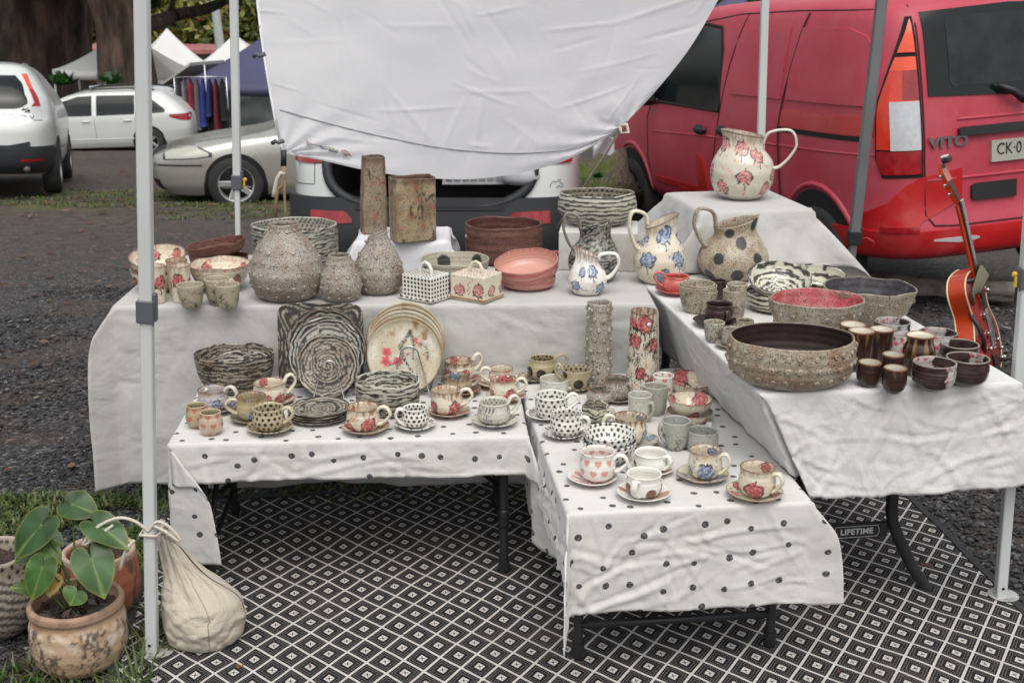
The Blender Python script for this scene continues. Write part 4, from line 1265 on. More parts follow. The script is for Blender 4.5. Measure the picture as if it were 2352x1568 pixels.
pot('tumbler', 'speckled tumbler furthest back beside the zebra bowl', 'tumbler', G_TUM, ('H', 1283, 1095, 1482, 230), TZ3, 'tumbler', SP, p_trees((.43, .39, .29), INK, .9, 43, 30, .0, .5, .5))
pot('tumbler', 'speckled tumbler with dark brushed grass behind the dark cup', 'tumbler', G_TUM, ('H', 1230, 1168, 1520, 228), TZ3, 'tumbler', SP, p_trees((.43, .39, .29), INK, 1, 44, 30, .1, .65, .4))
pot('tumbler', 'speckled tumbler in front of the nested speckled bowls', 'tumbler', G_TUM, ('H', 944, 1178, 1462, 226), TZ3, 'tumbler', SP, p_trees((.43, .39, .29), INK, .9, 45, 30, .0, .5, .3))
pot('teacup', 'dark brown glazed cup with its handle to the front', 'cup', G_CUP, ('I', 508, 468, 716, 330), TZ3, 'cup', TM, p_plain(CHOC, (.06, .035, .03), .4, 20), handle=(.42, .74, .12, .26, 0, .0085), hcol=(.05, .032, .028),
    saucer=(470, 510, p_plain((.022, .014, .013)), TM, 'dark brown saucer under the dark cup'))
pot('beaker', 'small grey beige beaker with blue black scribbles near table edge', 'beaker', G_TUM, ('I', 450, 676, 920, 240), TZ3, 'beaker', SP, p_inner(p_trees((.43, .41, .34), (.03, .035, .05), 1, 47, 30, .15, .75, .5), p_plain((.36, .33, .26))))
pot('teacup', 'speckled grey cup peeping out behind the large dark studded bowl', 'cup', G_CUP, ('I', 655, 752, 962, 240), TZ3, 'round', SP, p_trees((.38, .36, .30), INK, .8, 48, 26, .1, .8), saucer=(655, 370, p_plain((.36, .33, .26), (.20, .12, .07), .5, 20), SP, 'speckled saucer behind the large dark studded bowl'))
pot('cup', 'speckled olive cup mostly hidden behind the dark studded bowl', 'cup', G_MUG, ('I', 800, 655, 850, 230), TZ3, 'round', SP, p_plain((.34, .32, .22), (.18, .14, .09), .5, 20))
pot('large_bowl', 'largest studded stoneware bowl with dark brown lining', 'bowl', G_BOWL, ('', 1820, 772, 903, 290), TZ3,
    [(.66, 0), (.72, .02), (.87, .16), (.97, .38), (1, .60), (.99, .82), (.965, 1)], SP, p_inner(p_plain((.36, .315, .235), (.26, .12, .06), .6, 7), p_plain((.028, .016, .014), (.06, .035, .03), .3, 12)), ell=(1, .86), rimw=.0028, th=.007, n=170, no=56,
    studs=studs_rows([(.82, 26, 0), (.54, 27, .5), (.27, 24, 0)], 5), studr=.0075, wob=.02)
pot('large_bowl', 'studded stoneware bowl glazed raspberry red inside', 'bowl', G_BOWL, ('', 1876, 685, 792, 222), TZ3, 'bowl', SP, p_inner(p_plain((.36, .33, .26), (.22, .14, .08), .5, 9), p_plain((.48, .06, .085), (.58, .20, .22), .6, 9)), ell=(1, .8), rimw=.005, th=.006, n=150,
    studs=studs_rows([(.72, 18, 0), (.42, 18, .5)], 6), studr=.0062, wob=.03)
pot('large_bowl', 'studded bowl with slate dark lining, rear right of the red one', 'bowl', G_BOWL, ('', 1998, 658, 758, 208), TZ3, 'bowl', SP, p_inner(p_plain((.34, .31, .24), (.22, .15, .09), .5, 9), p_plain((.045, .042, .048), (.11, .10, .12), .5, 14)), ell=(1, .9), rimw=.006, th=.006, n=150,
    studs=studs_rows([(.72, 16, 0), (.42, 16, .5)], 7), studr=.0062, wob=.03)
zb = pot('bowl', 'lower zebra striped bowl behind the raspberry studded bowl', 'bowl', G_BOWL, ('', 1787, 668, 721, 152), TZ3, 'deep', GL, p_stripes((.55, .53, .42), INK, .0155, .12, 51, .5), wob=.004)
pot('bowl', 'upper zebra striped bowl tipped forward to show its lining', 'bowl', G_BOWL, ('', 1787, 641, 700, 148), TZ3, 'bowl', GL, p_inner(p_stripes((.55, .53, .42), INK, .0155, .12, 52, .5), p_stripes((.58, .56, .46), (.02, .022, .02), .0165, .15, 53, .8, radial=True)), on=zb, z0=.040, tilt=.30, wob=.004)
pot('bowl', 'zebra striped platter bowl at the back, right of the zebra pair', 'bowl', G_BOWL, ('', 1880, 632, 690, 120), TZ3, 'bowl', GL, p_stripes((.55, .53, .42), INK, .0145, .1, 54, .7, radial=True), tilt=.2)
for i, (lab, sp_, am) in enumerate((
        ('brown tumbler with cream lining, leftmost behind the dark studded bowl', ('J', 292, 383, 740, 274), .5),
        ('brown tumbler with honey drips beside the dark studded bowl', ('J', 385, 447, 887, 270), .55),
        ('brown tumbler with honey drips standing behind the short dark cups', ('J', 595, 430, 830, 254), .75))):
    pot('tumbler', lab, 'tumbler', G_TUM, sp_, TZ3, 'tumbler', TM, p_choc(amt=am, seed=61 + i))
pot('jug', 'brown waisted pourer with cream lining and honey drips', 'jug', G_JUG, ('J', 1000, 492, 942, 335), TZ3, 'vasejug', TM, p_choc(amt=.95, seed=65), dr=lambda w: .10 * np.exp(-((w + 1.2) / .3) ** 2))
for i, (lab, sp_) in enumerate((('short dark ribbed cup behind the two front ones', ('J', 712, 695, 1010, 240)),
                                ('short dark ribbed cup beside the studded bowl', ('J', 470, 778, 1047, 262)),
                                ('short dark ribbed cup nearest the table edge', ('J', 735, 836, 1117, 256)))):
    pot('cup', lab, 'cup', G_MUG, sp_, TZ3, 'stubby', TM, p_choc((.66, .63, .54), amt=.25, seed=70 + i))
for i, (lab, sp_, w0, w1, iw0, iw1) in enumerate((
        ('white and dark blossom cup furthest back on the right table', ('J', 706, 352, 640, 370), -.9, .7, 2.4, 4.1),
        ('white blossom cup half hidden behind brown tumblers', ('J', 805, 492, 700, 240), -1.2, 1.2, 2.2, 4.2),
        ('white blossom bowl with dark lip behind the brown pourer', ('J', 1185, 465, 735, 398), -1.0, .5, 2.4, 3.7),
        ('dark tea bowl with white flash at its left rim', ('J', 1412, 585, 880, 396), 1.0, 1.5, 3.5, 4.6),
        ('dark tea bowl with a white blossom panel on its right side', ('J', 1148, 778, 1092, 448), .30, 1.7, 2.9, 4.3),
        ('dark tea bowl with white edges at the right end of the table', ('J', 1496, 730, 1040, 446), 1.25, 2.0, 1.9, 2.7))):
    pot('tea_bowl', lab, 'tea bowl', G_BOWL, sp_, TZ3, 'chawan', TM, p_twotone(w0, w1, 80 + i, iw0, iw1))
# ---- low dotted table, left
z1 = pot('bowl', 'outermost bark striped bowl of the nested three', 'bowl', G_BOWL, ('C', 617, 290, 752, 832), TZ2, 'wall', SP, p_stripes((.36, .33, .26), INK, .0135, -.25, 91, .9, .45), ell=(1, .82), rimw=.005, th=.0065, n=150)
pot('bowl', 'middle bark striped bowl of the nested three', 'bowl', G_BOWL, ('C', 655, 345, 640, 615), TZ2, 'wall', ST, p_stripes((.42, .40, .33), INK, .0125, -.1, 92, .9, .1), on=z1, z0=.022, ell=(1, .80), rimw=.005, ox=.012)
pot('bowl', 'smallest bark striped bowl inside the nested three', 'bowl', G_BOWL, ('C', 670, 395, 640, 390), TZ2, 'wall', ST, p_stripes((.44, .42, .35), INK, .0125, -.1, 93, .9, .1), on=z1, z0=.034, ell=(1, .80), rimw=.004, ox=.015)
lil = pot('teacup', 'lilac grey cup with blue ink roses and brown rim', 'cup', G_CUP, ('C', 390, 668, 900, 316), TZ2, 'teacup', GL, p_roses((.50, .46, .44), BL, [(.5, .38, .018, 0), (-.6, .4, .012, 0)], .5, 1, 95), handle=(1.35, .92, .35, .80, .30), hcol=(.56, .53, .50),
    saucer=(440, 430, p_flat((.44, .36, .27), BL, 4, 95), GL, 'saucer with blue brushwork under the lilac grey cup'))
pot('teacup', 'white cup with red rose inside its rim, beside the nested bowls', 'cup', G_CUP, ('C', 984, 598, 828, 352), TZ2, 'teacup', GL, p_roses(CREAM, RED, [(.85, .30, .020, 0), (.15, .45, .010, 0), (PI + .62, .78, .016, 1)], .3, 2, 97), handle=(1.95, .90, .40, .62, .42), hcol=CREAM,
    saucer=(1010, 460, p_flat(CREAM, RED, 6, 97), GL, 'red rose saucer beside the nested bark striped bowls'))
pot('teacup', 'olive brown cup with its handle to the left', 'cup', G_CUP, ('C', 795, 738, 1008, 325), TZ2, 'teacup', GL, p_roses((.40, .34, .20), BL, [(.3, .30, .016, 0)], .6, 1, 99), handle=(-1.35, .86, .32, .72), hcol=(.50, .44, .31),
    saucer=(775, 420, p_flat((.40, .34, .22), BL, 4, 99), GL, 'olive saucer under the olive brown cup'))
pot('teacup', 'beige cup with neat black dots at front left', 'cup', G_CUP, ('C', 973, 856, 1118, 338), TZ2, 'teacup', GL, p_dots((.46, .39, .25), (.016, .014, .012), .0178, .0046, 5), handle=(1.45, .86, .36, .64, .18), hcol=(.50, .44, .31),
    saucer=(980, 488, p_dots((.46, .39, .25), (.016, .014, .012), .0165, .0042, 6), GL, 'beige saucer with black dots at front left'))
for lab, sp_, base in (('olive beaker with red hearts, left of the pair', ('C', 226, 833, 1082, 246), (.40, .33, .20)), ('pale beaker with red hearts, right of the pair', ('C', 366, 906, 1157, 252), (.50, .41, .29))):
    pot('beaker', lab, 'beaker', G_TUM, sp_, TZ2, 'round', GL, p_inner(p_hearts(base, (.50, .09, .07), .0265, .0088, 7), p_plain((.36, .31, .20))))
pp = None
for i in range(4):
    z = .0075 * i
    cxy = PX(qx('C', 1500), qy('C', 905), TZ2 + .02)
    o = pot_mesh('plate', PROF['plate'], .0965, .0125, SP if i < 3 else ST, p_spiral((.36, .33, .26), INK, .0105, 101 + i, .2), th=.005, n=110, no=12, ni=12, rimw=.0008, seed=100 + i)
    o.location = (cxy[0] + .002 * (i % 2), cxy[1] + .002 * i, TZ2 + z)
    tag(o, 'black and grey spiral plate, %s in the flat stack' % ('bottom', 'second from the bottom', 'third from the bottom', 'top')[i], 'plate', G_PL)

sticker(rbb['o'], rbb['R'], rbb['H'], rbb['prof'], -1.25, .70)
sticker(lil['o'], lil['R'], lil['H'], lil['prof'], PI + .75, .80, True)
CHROME = M('polished wire', (.62, .62, .62), .18, 1.0, var=.05)

def stand_plate(x, ybot, wpx, d, label, paint, m, seed, lean=1.30, prof='plate', square=0.0, hm=None):
    """plate stood on edge, leaning back; lean = angle of its face from level"""
    p = PD(x, ybot, d)
    R = wpx / 2 / FPX * depth(p)
    o = pot_mesh('plate' if not square else 'square_platter', PROF[prof], R, R * (.14 if not square else .06), m, paint, th=.006, n=132, no=14, ni=14, rimw=.0012, wob=.012, seed=seed, square=square, rot=0)
    h = R * (.93 if square else 1.0)
    o.location = (p[0], d + .0 + h * math.cos(lean), TZ2 + h * math.sin(lean) + .004)
    o.rotation_euler = (lean, 0, 0)
    tag(o, label, 'plate' if not square else 'platter', G_PL)
    return o, R

def rack(x, d, w, h, label, back=.17, arches=1):
    """bent wire plate stand: front hoops, rear hoop and two floor runners"""
    g = empty('plate_stand', (x, d, TZ2), label, 'plate stand')
    for k in range(arches):
        pts = []
        ww = w / 2; hh = h
        for t in np.linspace(0, PI, 17):
            pts.append((-.45 * ww * math.cos(t), .004 + .005 * k + .012, hh - .45 * ww + .45 * ww * math.sin(t) - .004 * k))
        pts = [(-ww, -.010 + .005 * k, .003)] + pts + [(ww, -.010 + .005 * k, .003)]
        mb = MB(); mb.tube(pts, .0024, 8); mb.build('front_hoop', CHROME, g, True)
    pts = [(-ww, back, .003)] + [(-.45 * ww * math.cos(t), back + .045, hh * 1.15 - .45 * ww + .45 * ww * math.sin(t)) for t in np.linspace(0, PI, 13)] + [(ww, back, .003)]
    mb = MB(); mb.tube(pts, .0024, 8); mb.build('back_hoop', CHROME, g, True)
    for s in (-1, 1):
        mb = MB(); mb.tube([(s * ww, -.010, .003), (s * ww * .96, back * .5, .006), (s * ww, back, .003)], .0024, 8); mb.build('runner', CHROME, g, True)
    return g

# dark plates in the left stand
d0 = 3.80
stand_plate(753, 917, 146, d0, 'smallest round bark striped plate at the front of the left stand', p_spiral((.40, .37, .30), INK, .0108, 111, .3), SP, 111, 1.28)
stand_plate(752, 905, 174, d0 + .045, 'middle pale bark striped plate in the left stand', p_spiral((.44, .43, .37), INK, .0125, 113, .0), ST, 113, 1.28)
stand_plate(750, 900, 187, d0 + .085, 'largest round bark striped plate in the left stand', p_spiral((.33, .31, .25), INK, .0125, 115, .3), SP, 115, 1.28)
def sqpaint(a):
    o = full(a, (.34, .32, .25))
    px, pz = a.rad * a.R * np.sin(a.w), a.rad * a.R * np.cos(a.w)
    e = 8
    T = (np.abs(px) ** e + np.abs(pz) ** e) ** (1 / e) * 1.0
    ph = T / .0145 + .5 * sn(px, pz, 9, 3)
    s = np.sin(2 * PI * ph) + .8 * sn(px, pz, 22, 5) + .6
    o = mix(o, (.21, .13, .08), .4 * sstep(.1, .7, sn(px, pz, 8, 6)))
    return mix(o, INK, .96 * sstep(-.15, .2, s))
stand_plate(739, 892, 196, d0 + .125, 'big square dark platter with concentric strokes at the back of the left stand', sqpaint, SP, 117, 1.36, square=1.0)
pc = PD(756, 920, d0 - .02)
rack(pc[0], d0 - .018, .105, .132, 'chrome wire stand holding the dark bark striped plates')
# cream plates in the right stand
d1 = 3.84
for i in range(5):
    lab = ('cream plate painted with red blossom branch, front of the right stand', 'plain rust edged plate just behind the blossom branch plate', 'third cream plate back in the right stand', 'fourth cream plate back in the right stand', 'rearmost cream plate in the right stand')[i]
    stand_plate(929 + 1.2 * i, 911 - 4 * i, 172 + 2 * i, d1 + .033 * i, lab, p_blossomplate(120) if i == 0 else p_plain(((.50, .45, .34), (.42, .36, .25), (.55, .50, .40), (.46, .40, .28), (.50, .43, .30))[i], (.30, .17, .07), .6, 9), ST, 120 + i, 1.29)
pc = PD(942, 925, d1 - .02)
rack(pc[0], d1 - .016, .135, .168, 'chrome wire stand holding the cream blossom plates', arches=3)
z2 = pot('bowl', 'lower bark striped oval bowl in front of the cream plates', 'bowl', G_BOWL, ('D', 653, 805, 1122, 675), TZ2, 'deep', SP, p_stripes((.42, .40, .32), INK, .0145, .15, 131, 1.0, .2), ell=(1, .72), rimw=.003, n=140)
pot('bowl', 'upper pale bark striped oval bowl in front of the cream plates', 'bowl', G_BOWL, ('D', 650, 705, 1000, 678), TZ2, 'deep', ST, p_stripes((.50, .49, .41), INK, .0155, .2, 132, 1.1, 0), on=z2, z0=.034, ell=(1, .78), rimw=.004, n=140, tilt=.06)
LCUPS = [
 ('rose cup at front centre of the left dotted table', ('D', 395, 980, 1250, 352), [(.45, .36, .024, 0), (-.95, .3, .018, 0), (PI + .9, .7, .01, 1)], .8, RED, (1.35, .86, .30, .80, .22), (418, 500, 'rose saucer at front centre of the left dotted table'), 141),
 ('tall sided rose cup with brown drips, right of the oval bowls', ('D', 1270, 802, 1075, 338), [(.62, .34, .023, 0), (-.95, .38, .020, 0)], .75, RED, (1.40, .90, .42, .68, .20), (1296, 444, 'brown rimmed rose saucer right of the oval bowls'), 143),
 ('rose lined cup at the back by the cream plates', ('D', 1405, 500, 716, 322), [(-.8, .4, .02, 0), (.5, .35, .02, 0), (PI + .5, .72, .020, 1)], .9, RED, (1.9, .95, .45, .56, .35), (1430, 420, 'rose saucer under the rear cup by the cream plates'), 145),
 ('dark rimmed cup with blue rose in its lining, in front of the rose lined cup', ('D', 1388, 665, 850, 305), [(.6, .3, .016, 0), (PI + .3, .74, .018, 1)], .9, BL, (1.6, .92, .45, .60, .30), (1420, 420, 'dark brown saucer below the blue rose lined cup'), 147),
 ('white rose cup with handle to the left, second row at right', ('D', 1843, 580, 770, 262), [(.9, .4, .016, 0), (-.3, .4, .015, 0)], .3, RED, (-1.35, .90, .30, .85, .20), (1800, 430, 'rose patterned saucer under the left handled white rose cup'), 149),
 ('rose cup with red rose band inside, right end of left table', ('D', 1868, 692, 912, 300), [(.55, .28, .022, 0), (-1.0, .36, .012, 0), (PI + .1, .70, .020, 1), (PI - .6, .72, .016, 1)], .45, RED, (1.4, .86, .36, .70, .25), (1895, 420, 'pink streaked saucer at the right end of left table'), 151)]
for lab, sp_, pts, dr_, pal, hd, (sx, sw, slab), sd in LCUPS:
    dark = 'dark' in lab
    basec = (.36, .30, .20) if dark else CREAM
    pot('teacup', lab, 'cup', G_CUP, sp_, TZ2, 'teacup', GL, p_roses(basec, pal, pts, dr_, 2, sd, scrib=.15), handle=hd, hcol=(.36, .31, .24) if dark else CREAM,
        saucer=(sx, sw, p_flat((.10, .085, .07) if dark else CREAM, RED, 6, sd), GL, slab))
pot('teacup', 'small white cup with black dots and left handle', 'cup', G_CUP, ('D', 938, 990, 1207, 272), TZ2, 'cup', GL, p_dots(WHITE, INK, .0155, .0043, 9), handle=(-1.35, .86, .12, .66, .10), hcol=WHITE,
    saucer=(942, 434, p_dots(WHITE, INK, .0150, .0040, 10), GL, 'white dotted saucer on the left table'))
def facepaint(a):
    o = full(a, (.56, .55, .47))
    o = p_trees((.56, .55, .47), (.05, .06, .08), .9, 161, 24, .05, .95)(a)
    k = (a.w > -.62) & (a.w < .12) & (a.inn < .5)
    o = np.where(k[:, None], mix(o, (.56, .55, .47), np.full(len(o), .85)), o)
    # a loosely drawn profile: fringe, nose line, lips and a flower under the chin
    x = a.X / a.R; z = a.S
    fringe = sstep(.62, .66, z) * (1 - sstep(.86, .92, z)) * sstep(-.62, -.5, x) * (1 - sstep(.05, .2, x)) * sstep(-.4, .3, np.sin(a.X * 2600 + z * 9)) * (a.inn < .5)
    o = mix(o, (.05, .06, .08), .85 * fringe)
    line = np.abs(x + .46 + .10 * np.exp(-((z - .42) / .06) ** 2) * -1 + .05 * np.sin(z * 20))
    o = mix(o, (.06, .065, .08), .85 * (1 - sstep(.012, .035, line)) * (z > .22) * (z < .62) * (a.inn < .5))
    o = mix(o, (.06, .065, .08), .8 * (1 - sstep(.010, .03, np.abs(z - .53 + .1 * (x + .25) ** 2))) * (x > -.36) * (x < -.16) * (a.inn < .5))
    sel = (np.hypot(x + .28, (z - .2) * .9) < .30) & (a.inn < .5)
    if sel.any(): o[sel] = rose_at(o[sel], (x[sel] + .28) * a.R, (z[sel] - .2) * a.H, .011, ((.4, .4, .38), (.5, .5, .46), (.05, .06, .08), (.06, .07, .08)), 3, False)
    return o
pot('teacup', 'pale cup with a pencil drawn face in profile', 'cup', G_CUP, ('D', 1766, 926, 1178, 344), TZ2, 'cup', GL, p_inner(facepaint, p_dots((.58, .57, .48), (.08, .09, .09), .014, .0028, 12)), handle=(1.75, .88, .42, .62, .40), hcol=(.60, .58, .50),
    saucer=(1775, 482, p_trees((.58, .57, .50), (.05, .06, .08), .9, 163, 40, -.1, 1.2), GL, 'pale saucer with black pencil scribbles'), n=150)
# ---- low dotted table, centre
OLV = (.37, .31, .19)
pot('teacup', 'olive cup with huge black spots at back left of centre table', 'cup', G_CUP, ('E', 533, 252, 545, 384), TZ2, 'round', GL,
    p_inner(p_bigdots(OLV, (.014, .013, .012), [(-.10, .40, .018, 0), (-1.05, .44, .018, 0), (.95, .36, .018, 0), (1.9, .4, .018, 0)]), p_dots(OLV, (.016, .014, .012), .0195, .0048, 14)), handle=(1.75, .92, .45, .72, .22), hcol=OLV,
    saucer=(420, 400, p_dots((.38, .34, .24), INK, .022, .0055, 15), GL, 'olive spotted saucer at back left of centre table'))
pot('teacup', 'olive cup with huge black spots and handle to its left', 'cup', G_CUP, ('E', 962, 392, 668, 372), TZ2, 'mug', GL,
    p_inner(p_bigdots(OLV, (.014, .013, .012), [(.10, .38, .0175, 0), (1.15, .42, .0175, 0), (-1.0, .80, .012, 0)]), p_dots(OLV, (.016, .014, .012), .0195, .0048, 16)), handle=(-1.75, .95, .45, .50, .30), hcol=(.38, .32, .22),
    saucer=(955, 460, p_dots((.38, .34, .24), INK, .022, .0055, 17), GL, 'olive spotted saucer under the left handled spotted cup'))
pot('teacup', 'white cup scribbled with blue grey lines', 'cup', G_CUP, ('E', 686, 510, 730, 374), TZ2, 'straight', GL, p_inner(p_trees((.56, .55, .49), (.09, .11, .20), .75, 171, 34, .02, .9), p_plain((.58, .55, .46))), handle=(1.45, .90, .35, .72, .10), hcol=(.60, .58, .51))
pot('teacup', 'white cup with black dots behind the front dotted cup', 'cup', G_CUP, ('E', 645, 715, 1030, 422), TZ2, 'mug', GL, p_dots(WHITE, INK, .0178, .0045, 18), handle=(1.5, .88, .42, .70, .20), hcol=WHITE,
    saucer=(590, 530, p_dots(WHITE, INK, .0135, .0044, 19), GL, 'white saucer with dense black dots at the table corner'))
pot('teacup', 'white cup with black dots beside the dotted bowls', 'cup', G_CUP, ('E', 842, 936, 1252, 418), TZ2, 'cup', GL, p_dots(WHITE, INK, .0170, .0044, 20), handle=(1.15, .84, .36, .50, .05), hcol=WHITE,
    saucer=(800, 526, p_dots(WHITE, INK, .0160, .0044, 21), GL, 'white dotted saucer beside the dotted bowls'))
db = pot('bowl', 'lower white bowl with black dots of the dotted pair', 'bowl', G_BOWL, ('F', 538, 880, 1182, 622), TZ2, 'bowl', GL, p_dots(WHITE, INK, .0185, .0050, 22), n=140)
pot('bowl', 'upper white bowl with black dots of the dotted pair', 'bowl', G_BOWL, ('F', 530, 788, 1120, 596), TZ2, 'bowl', GL, p_dots(WHITE, INK, .0178, .0050, 23), on=db, z0=.026, n=140)
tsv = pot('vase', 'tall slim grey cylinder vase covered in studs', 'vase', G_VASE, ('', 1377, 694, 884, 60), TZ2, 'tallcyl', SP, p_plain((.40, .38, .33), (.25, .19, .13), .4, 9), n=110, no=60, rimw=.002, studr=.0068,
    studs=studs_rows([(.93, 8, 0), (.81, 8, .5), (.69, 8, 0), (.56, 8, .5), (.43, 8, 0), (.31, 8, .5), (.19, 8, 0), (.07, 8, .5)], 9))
def tallrose(a):
    o = p_roses((.60, .57, .46), RED, [(-.05, .86, .030, 0), (-.75, .64, .026, 0), (.75, .58, .026, 0), (-.2, .22, .020, 0), (.6, .12, .02, 0), (-1.1, .86, .02, 0)], .8, 1, 181, RUST, .0)(a)
    q = np.abs(sn(a.X, a.Z, 28, 183)); m = sstep(-.15, .15, sn(a.X, a.Z, 11, 184)) * (a.S < .84)
    return mix(o, INK, .9 * m * (1 - sstep(.10, .26, q)))
ttv = pot('vase', 'tall tapering cream vase with red roses and black branches', 'vase', G_VASE, ('', 1479, 713, 897, 74), TZ2, 'taper', GL, tallrose, n=150, no=64, rimw=.002)
pot('teacup', 'low grey stoneware cup with a brown streak in its lining', 'cup', G_CUP, ('F', 433, 300, 478, 316), TZ2, 'round', SP, p_roses((.37, .36, .31), BL, [], .35, 0, 191, (.12, .06, .035), .55), handle=(1.15, .80, .30, .36, .10), hcol=(.38, .37, .32))
pot('teacup', 'grey stoneware cup behind the streaked one', 'cup', G_CUP, ('F', 625, 182, 440, 318), TZ2, 'round', SP, p_roses((.33, .32, .26), BL, [], .5, 0, 193, (.10, .055, .03), .5), handle=(1.05, .78, .25, .25, .10), hcol=(.34, .33, .28), saucer=(640, 430, p_plain((.30, .29, .25), (.12, .11, .10), .5, 16), SP, 'grey stoneware saucer beneath the rear grey cup'))
pot('cup', 'small black and cream bark striped cup', 'cup', G_MUG, ('F', 376, 480, 695, 318), TZ2, 'stubby', ST, p_stripes((.46, .45, .35), INK, .0125, .1, 195, 1.1), handle=(1.15, .72, .30, .48, .10), hcol=(.40, .37, .29), rimw=.003)
pot('mug', 'off white throwing ringed mug with its handle to the right', 'mug', G_MUG, ('F', 885, 360, 690, 275), TZ2, 'mug', ST, p_plain((.52, .51, .45), (.42, .41, .36), .6, 12), handle=(1.0, .72, .18, .42, .05), hcol=(.40, .38, .32))
pot('mug', 'grey throwing ringed mug with its handle to the left', 'mug', G_MUG, ('F', 1066, 260, 610, 280), TZ2, 'mug', ST, p_plain((.40, .39, .33), (.33, .32, .27), .6, 12), handle=(-1.5, .92, .45, .30, .15), hcol=(.36, .34, .29))
pot('mug', 'white mug with red hearts half hidden behind rose bowl', 'mug', G_MUG, ('F', 1152, 142, 420, 245), TZ2, 'mug', GL, p_hearts(WHITE, (.52, .10, .10), .030, .0095, 3), handle=(2.9, .9, .4, .5), hcol=WHITE)
rb = pot('bowl', 'bottom rose bowl of the stack against the right cloth', 'bowl', G_BOWL, ('F', 1452, 545, 722, 526), TZ2, 'bowl', GL, p_roses(CREAM, RED, [(.9, .3, .022, 0), (-.2, .25, .014, 0)], .3, 3, 201))
pot('bowl', 'middle rose bowl stacked on another', 'bowl', G_BOWL, ('F', 1463, 405, 600, 515), TZ2, 'bowl', GL, p_roses(CREAM, RED, [(.1, .18, .018, 0), (PI - .75, .62, .028, 1), (PI + 1.1, .62, .020, 1)], .35, 3, 203), on=rb, z0=.027)
pot('bowl', 'topmost rose bowl tipped over the stack with a large red rose inside', 'bowl', G_BOWL, ('F', 1440, 190, 400, 500), TZ2, 'bowl', GL, p_roses(CREAM, RED, [(.6, .4, .02, 0), (PI + .45, .58, .031, 1), (PI - .9, .62, .014, 1)], .7, 3, 205), tilty=.08, tilt=.12)
pot('teacup', 'white cup with heavy brown drips and a blue flower', 'cup', G_CUP, ('F', 768, 610, 945, 400), TZ2, 'cup', GL, p_roses(CREAM, BL, [(1.0, .35, .018, 0), (PI - .9, .75, .015, 1)], .95, 0, 207, (.16, .06, .015), .2), handle=(-1.4, .90, .35, .62, .25), hcol=CREAM,
    saucer=(860, 500, p_flat((.52, .49, .42), BL, 6, 207), GL, 'blue brushed saucer behind the dotted bowls'))
pot('mug', 'grey mug drawn with grasses, tall handle at left', 'mug', G_MUG, ('F', 1297, 655, 1008, 335), TZ2, 'beaker', ST, p_inner(p_trees((.38, .385, .34), (.035, .04, .045), .85, 211, 46, .05, .62, .35), p_plain((.37, .37, .35))), handle=(-1.4, .62, .30, .30, .55), hcol=(.40, .40, .36))
pot('mug', 'plain grey mug behind the blue rose cup', 'mug', G_MUG, ('F', 1602, 770, 1050, 358), TZ2, 'straight', ST, p_trees((.37, .375, .345), (.05, .06, .06), .7, 213, 40, .1, .7), handle=(2.6, .9, .4, .35, .2), hcol=(.40, .40, .37))
pot('teacup', 'white cup painted with coral hearts', 'cup', G_CUP, ('F', 403, 1006, 1372, 418), TZ2, 'cup', GL, p_hearts(WHITE, (.60, .14, .11), .0275, .0098, 5), handle=(1.35, .76, .36, .70, .20), hcol=WHITE,
    saucer=(345, 578, p_hearts(WHITE, (.60, .16, .14), .030, .0105, 6), GL, 'white saucer painted with coral hearts'), n=140)
BRN = (.16, .055, .02)
pot('teacup', 'white cup with brown spots behind its twin', 'cup', G_CUP, ('F', 1010, 1020, 1262, 392), TZ2, 'teacup', GL, p_bigdots(WHITE, BRN, [(.0, .22, .0135, 0), (-1.35, .4, .013, 0)], None), handle=(.95, .86, .30, .45, .10), hcol=WHITE,
    saucer=(1010, 530, p_bigdots(WHITE, (.42, .22, .11), [(1.1, .7, .016, 1)]), GL, 'white saucer with a faded brown spot, behind its twin'), n=140)
pot('teacup', 'white cup with bold brown spots nearest the front', 'cup', G_CUP, ('F', 932, 1258, 1548, 420), TZ2, 'teacup', GL, p_bigdots(WHITE, BRN, [(.34, .30, .0155, 0), (-1.15, .42, .016, 0), (1.35, .35, .018, 0)]), handle=(-.55, .80, .18, .40, .05), hcol=WHITE,
    saucer=(930, 618, p_bigdots(WHITE, (.38, .19, .085), [(1.25, .62, .021, 1), (-1.9, .6, .01, 1)]), GL, 'white saucer with faded brown patch, nearest the front'), n=140)
pot('teacup', 'white cup with a big blue brush drawn figure flower', 'cup', G_CUP, ('F', 1630, 990, 1338, 390), TZ2, 'teacup', GL, p_roses(CREAM, BL, [(-.08, .34, .026, 0), (-1.3, .3, .014, 0), (PI - .75, .72, .018, 1)], .45, 2, 221, (.42, .24, .09), .1), handle=(1.15, .82, .24, .62, .15), hcol=CREAM,
    saucer=(1612, 590, p_flat(CREAM, BL, 5, 221), GL, 'brown rimmed saucer with blue brush flowers'), n=150)
pot('teacup', 'red rose cup by itself at the right front corner', 'cup', G_CUP, ('G', 1741, 345, 612, 312), TZ2, 'teacup', GL, p_roses(CREAM, RED, [(-.35, .34, .026, 0), (.9, .3, .014, 0), (PI - .75, .76, .017, 1)], .5, 2, 223, (.36, .20, .07)), handle=(.95, .80, .28, .55, .12), hcol=CREAM,
    saucer=(1725, 470, p_flat(CREAM, RED, 6, 223), GL, 'red rose saucer at the right front corner'), n=150)

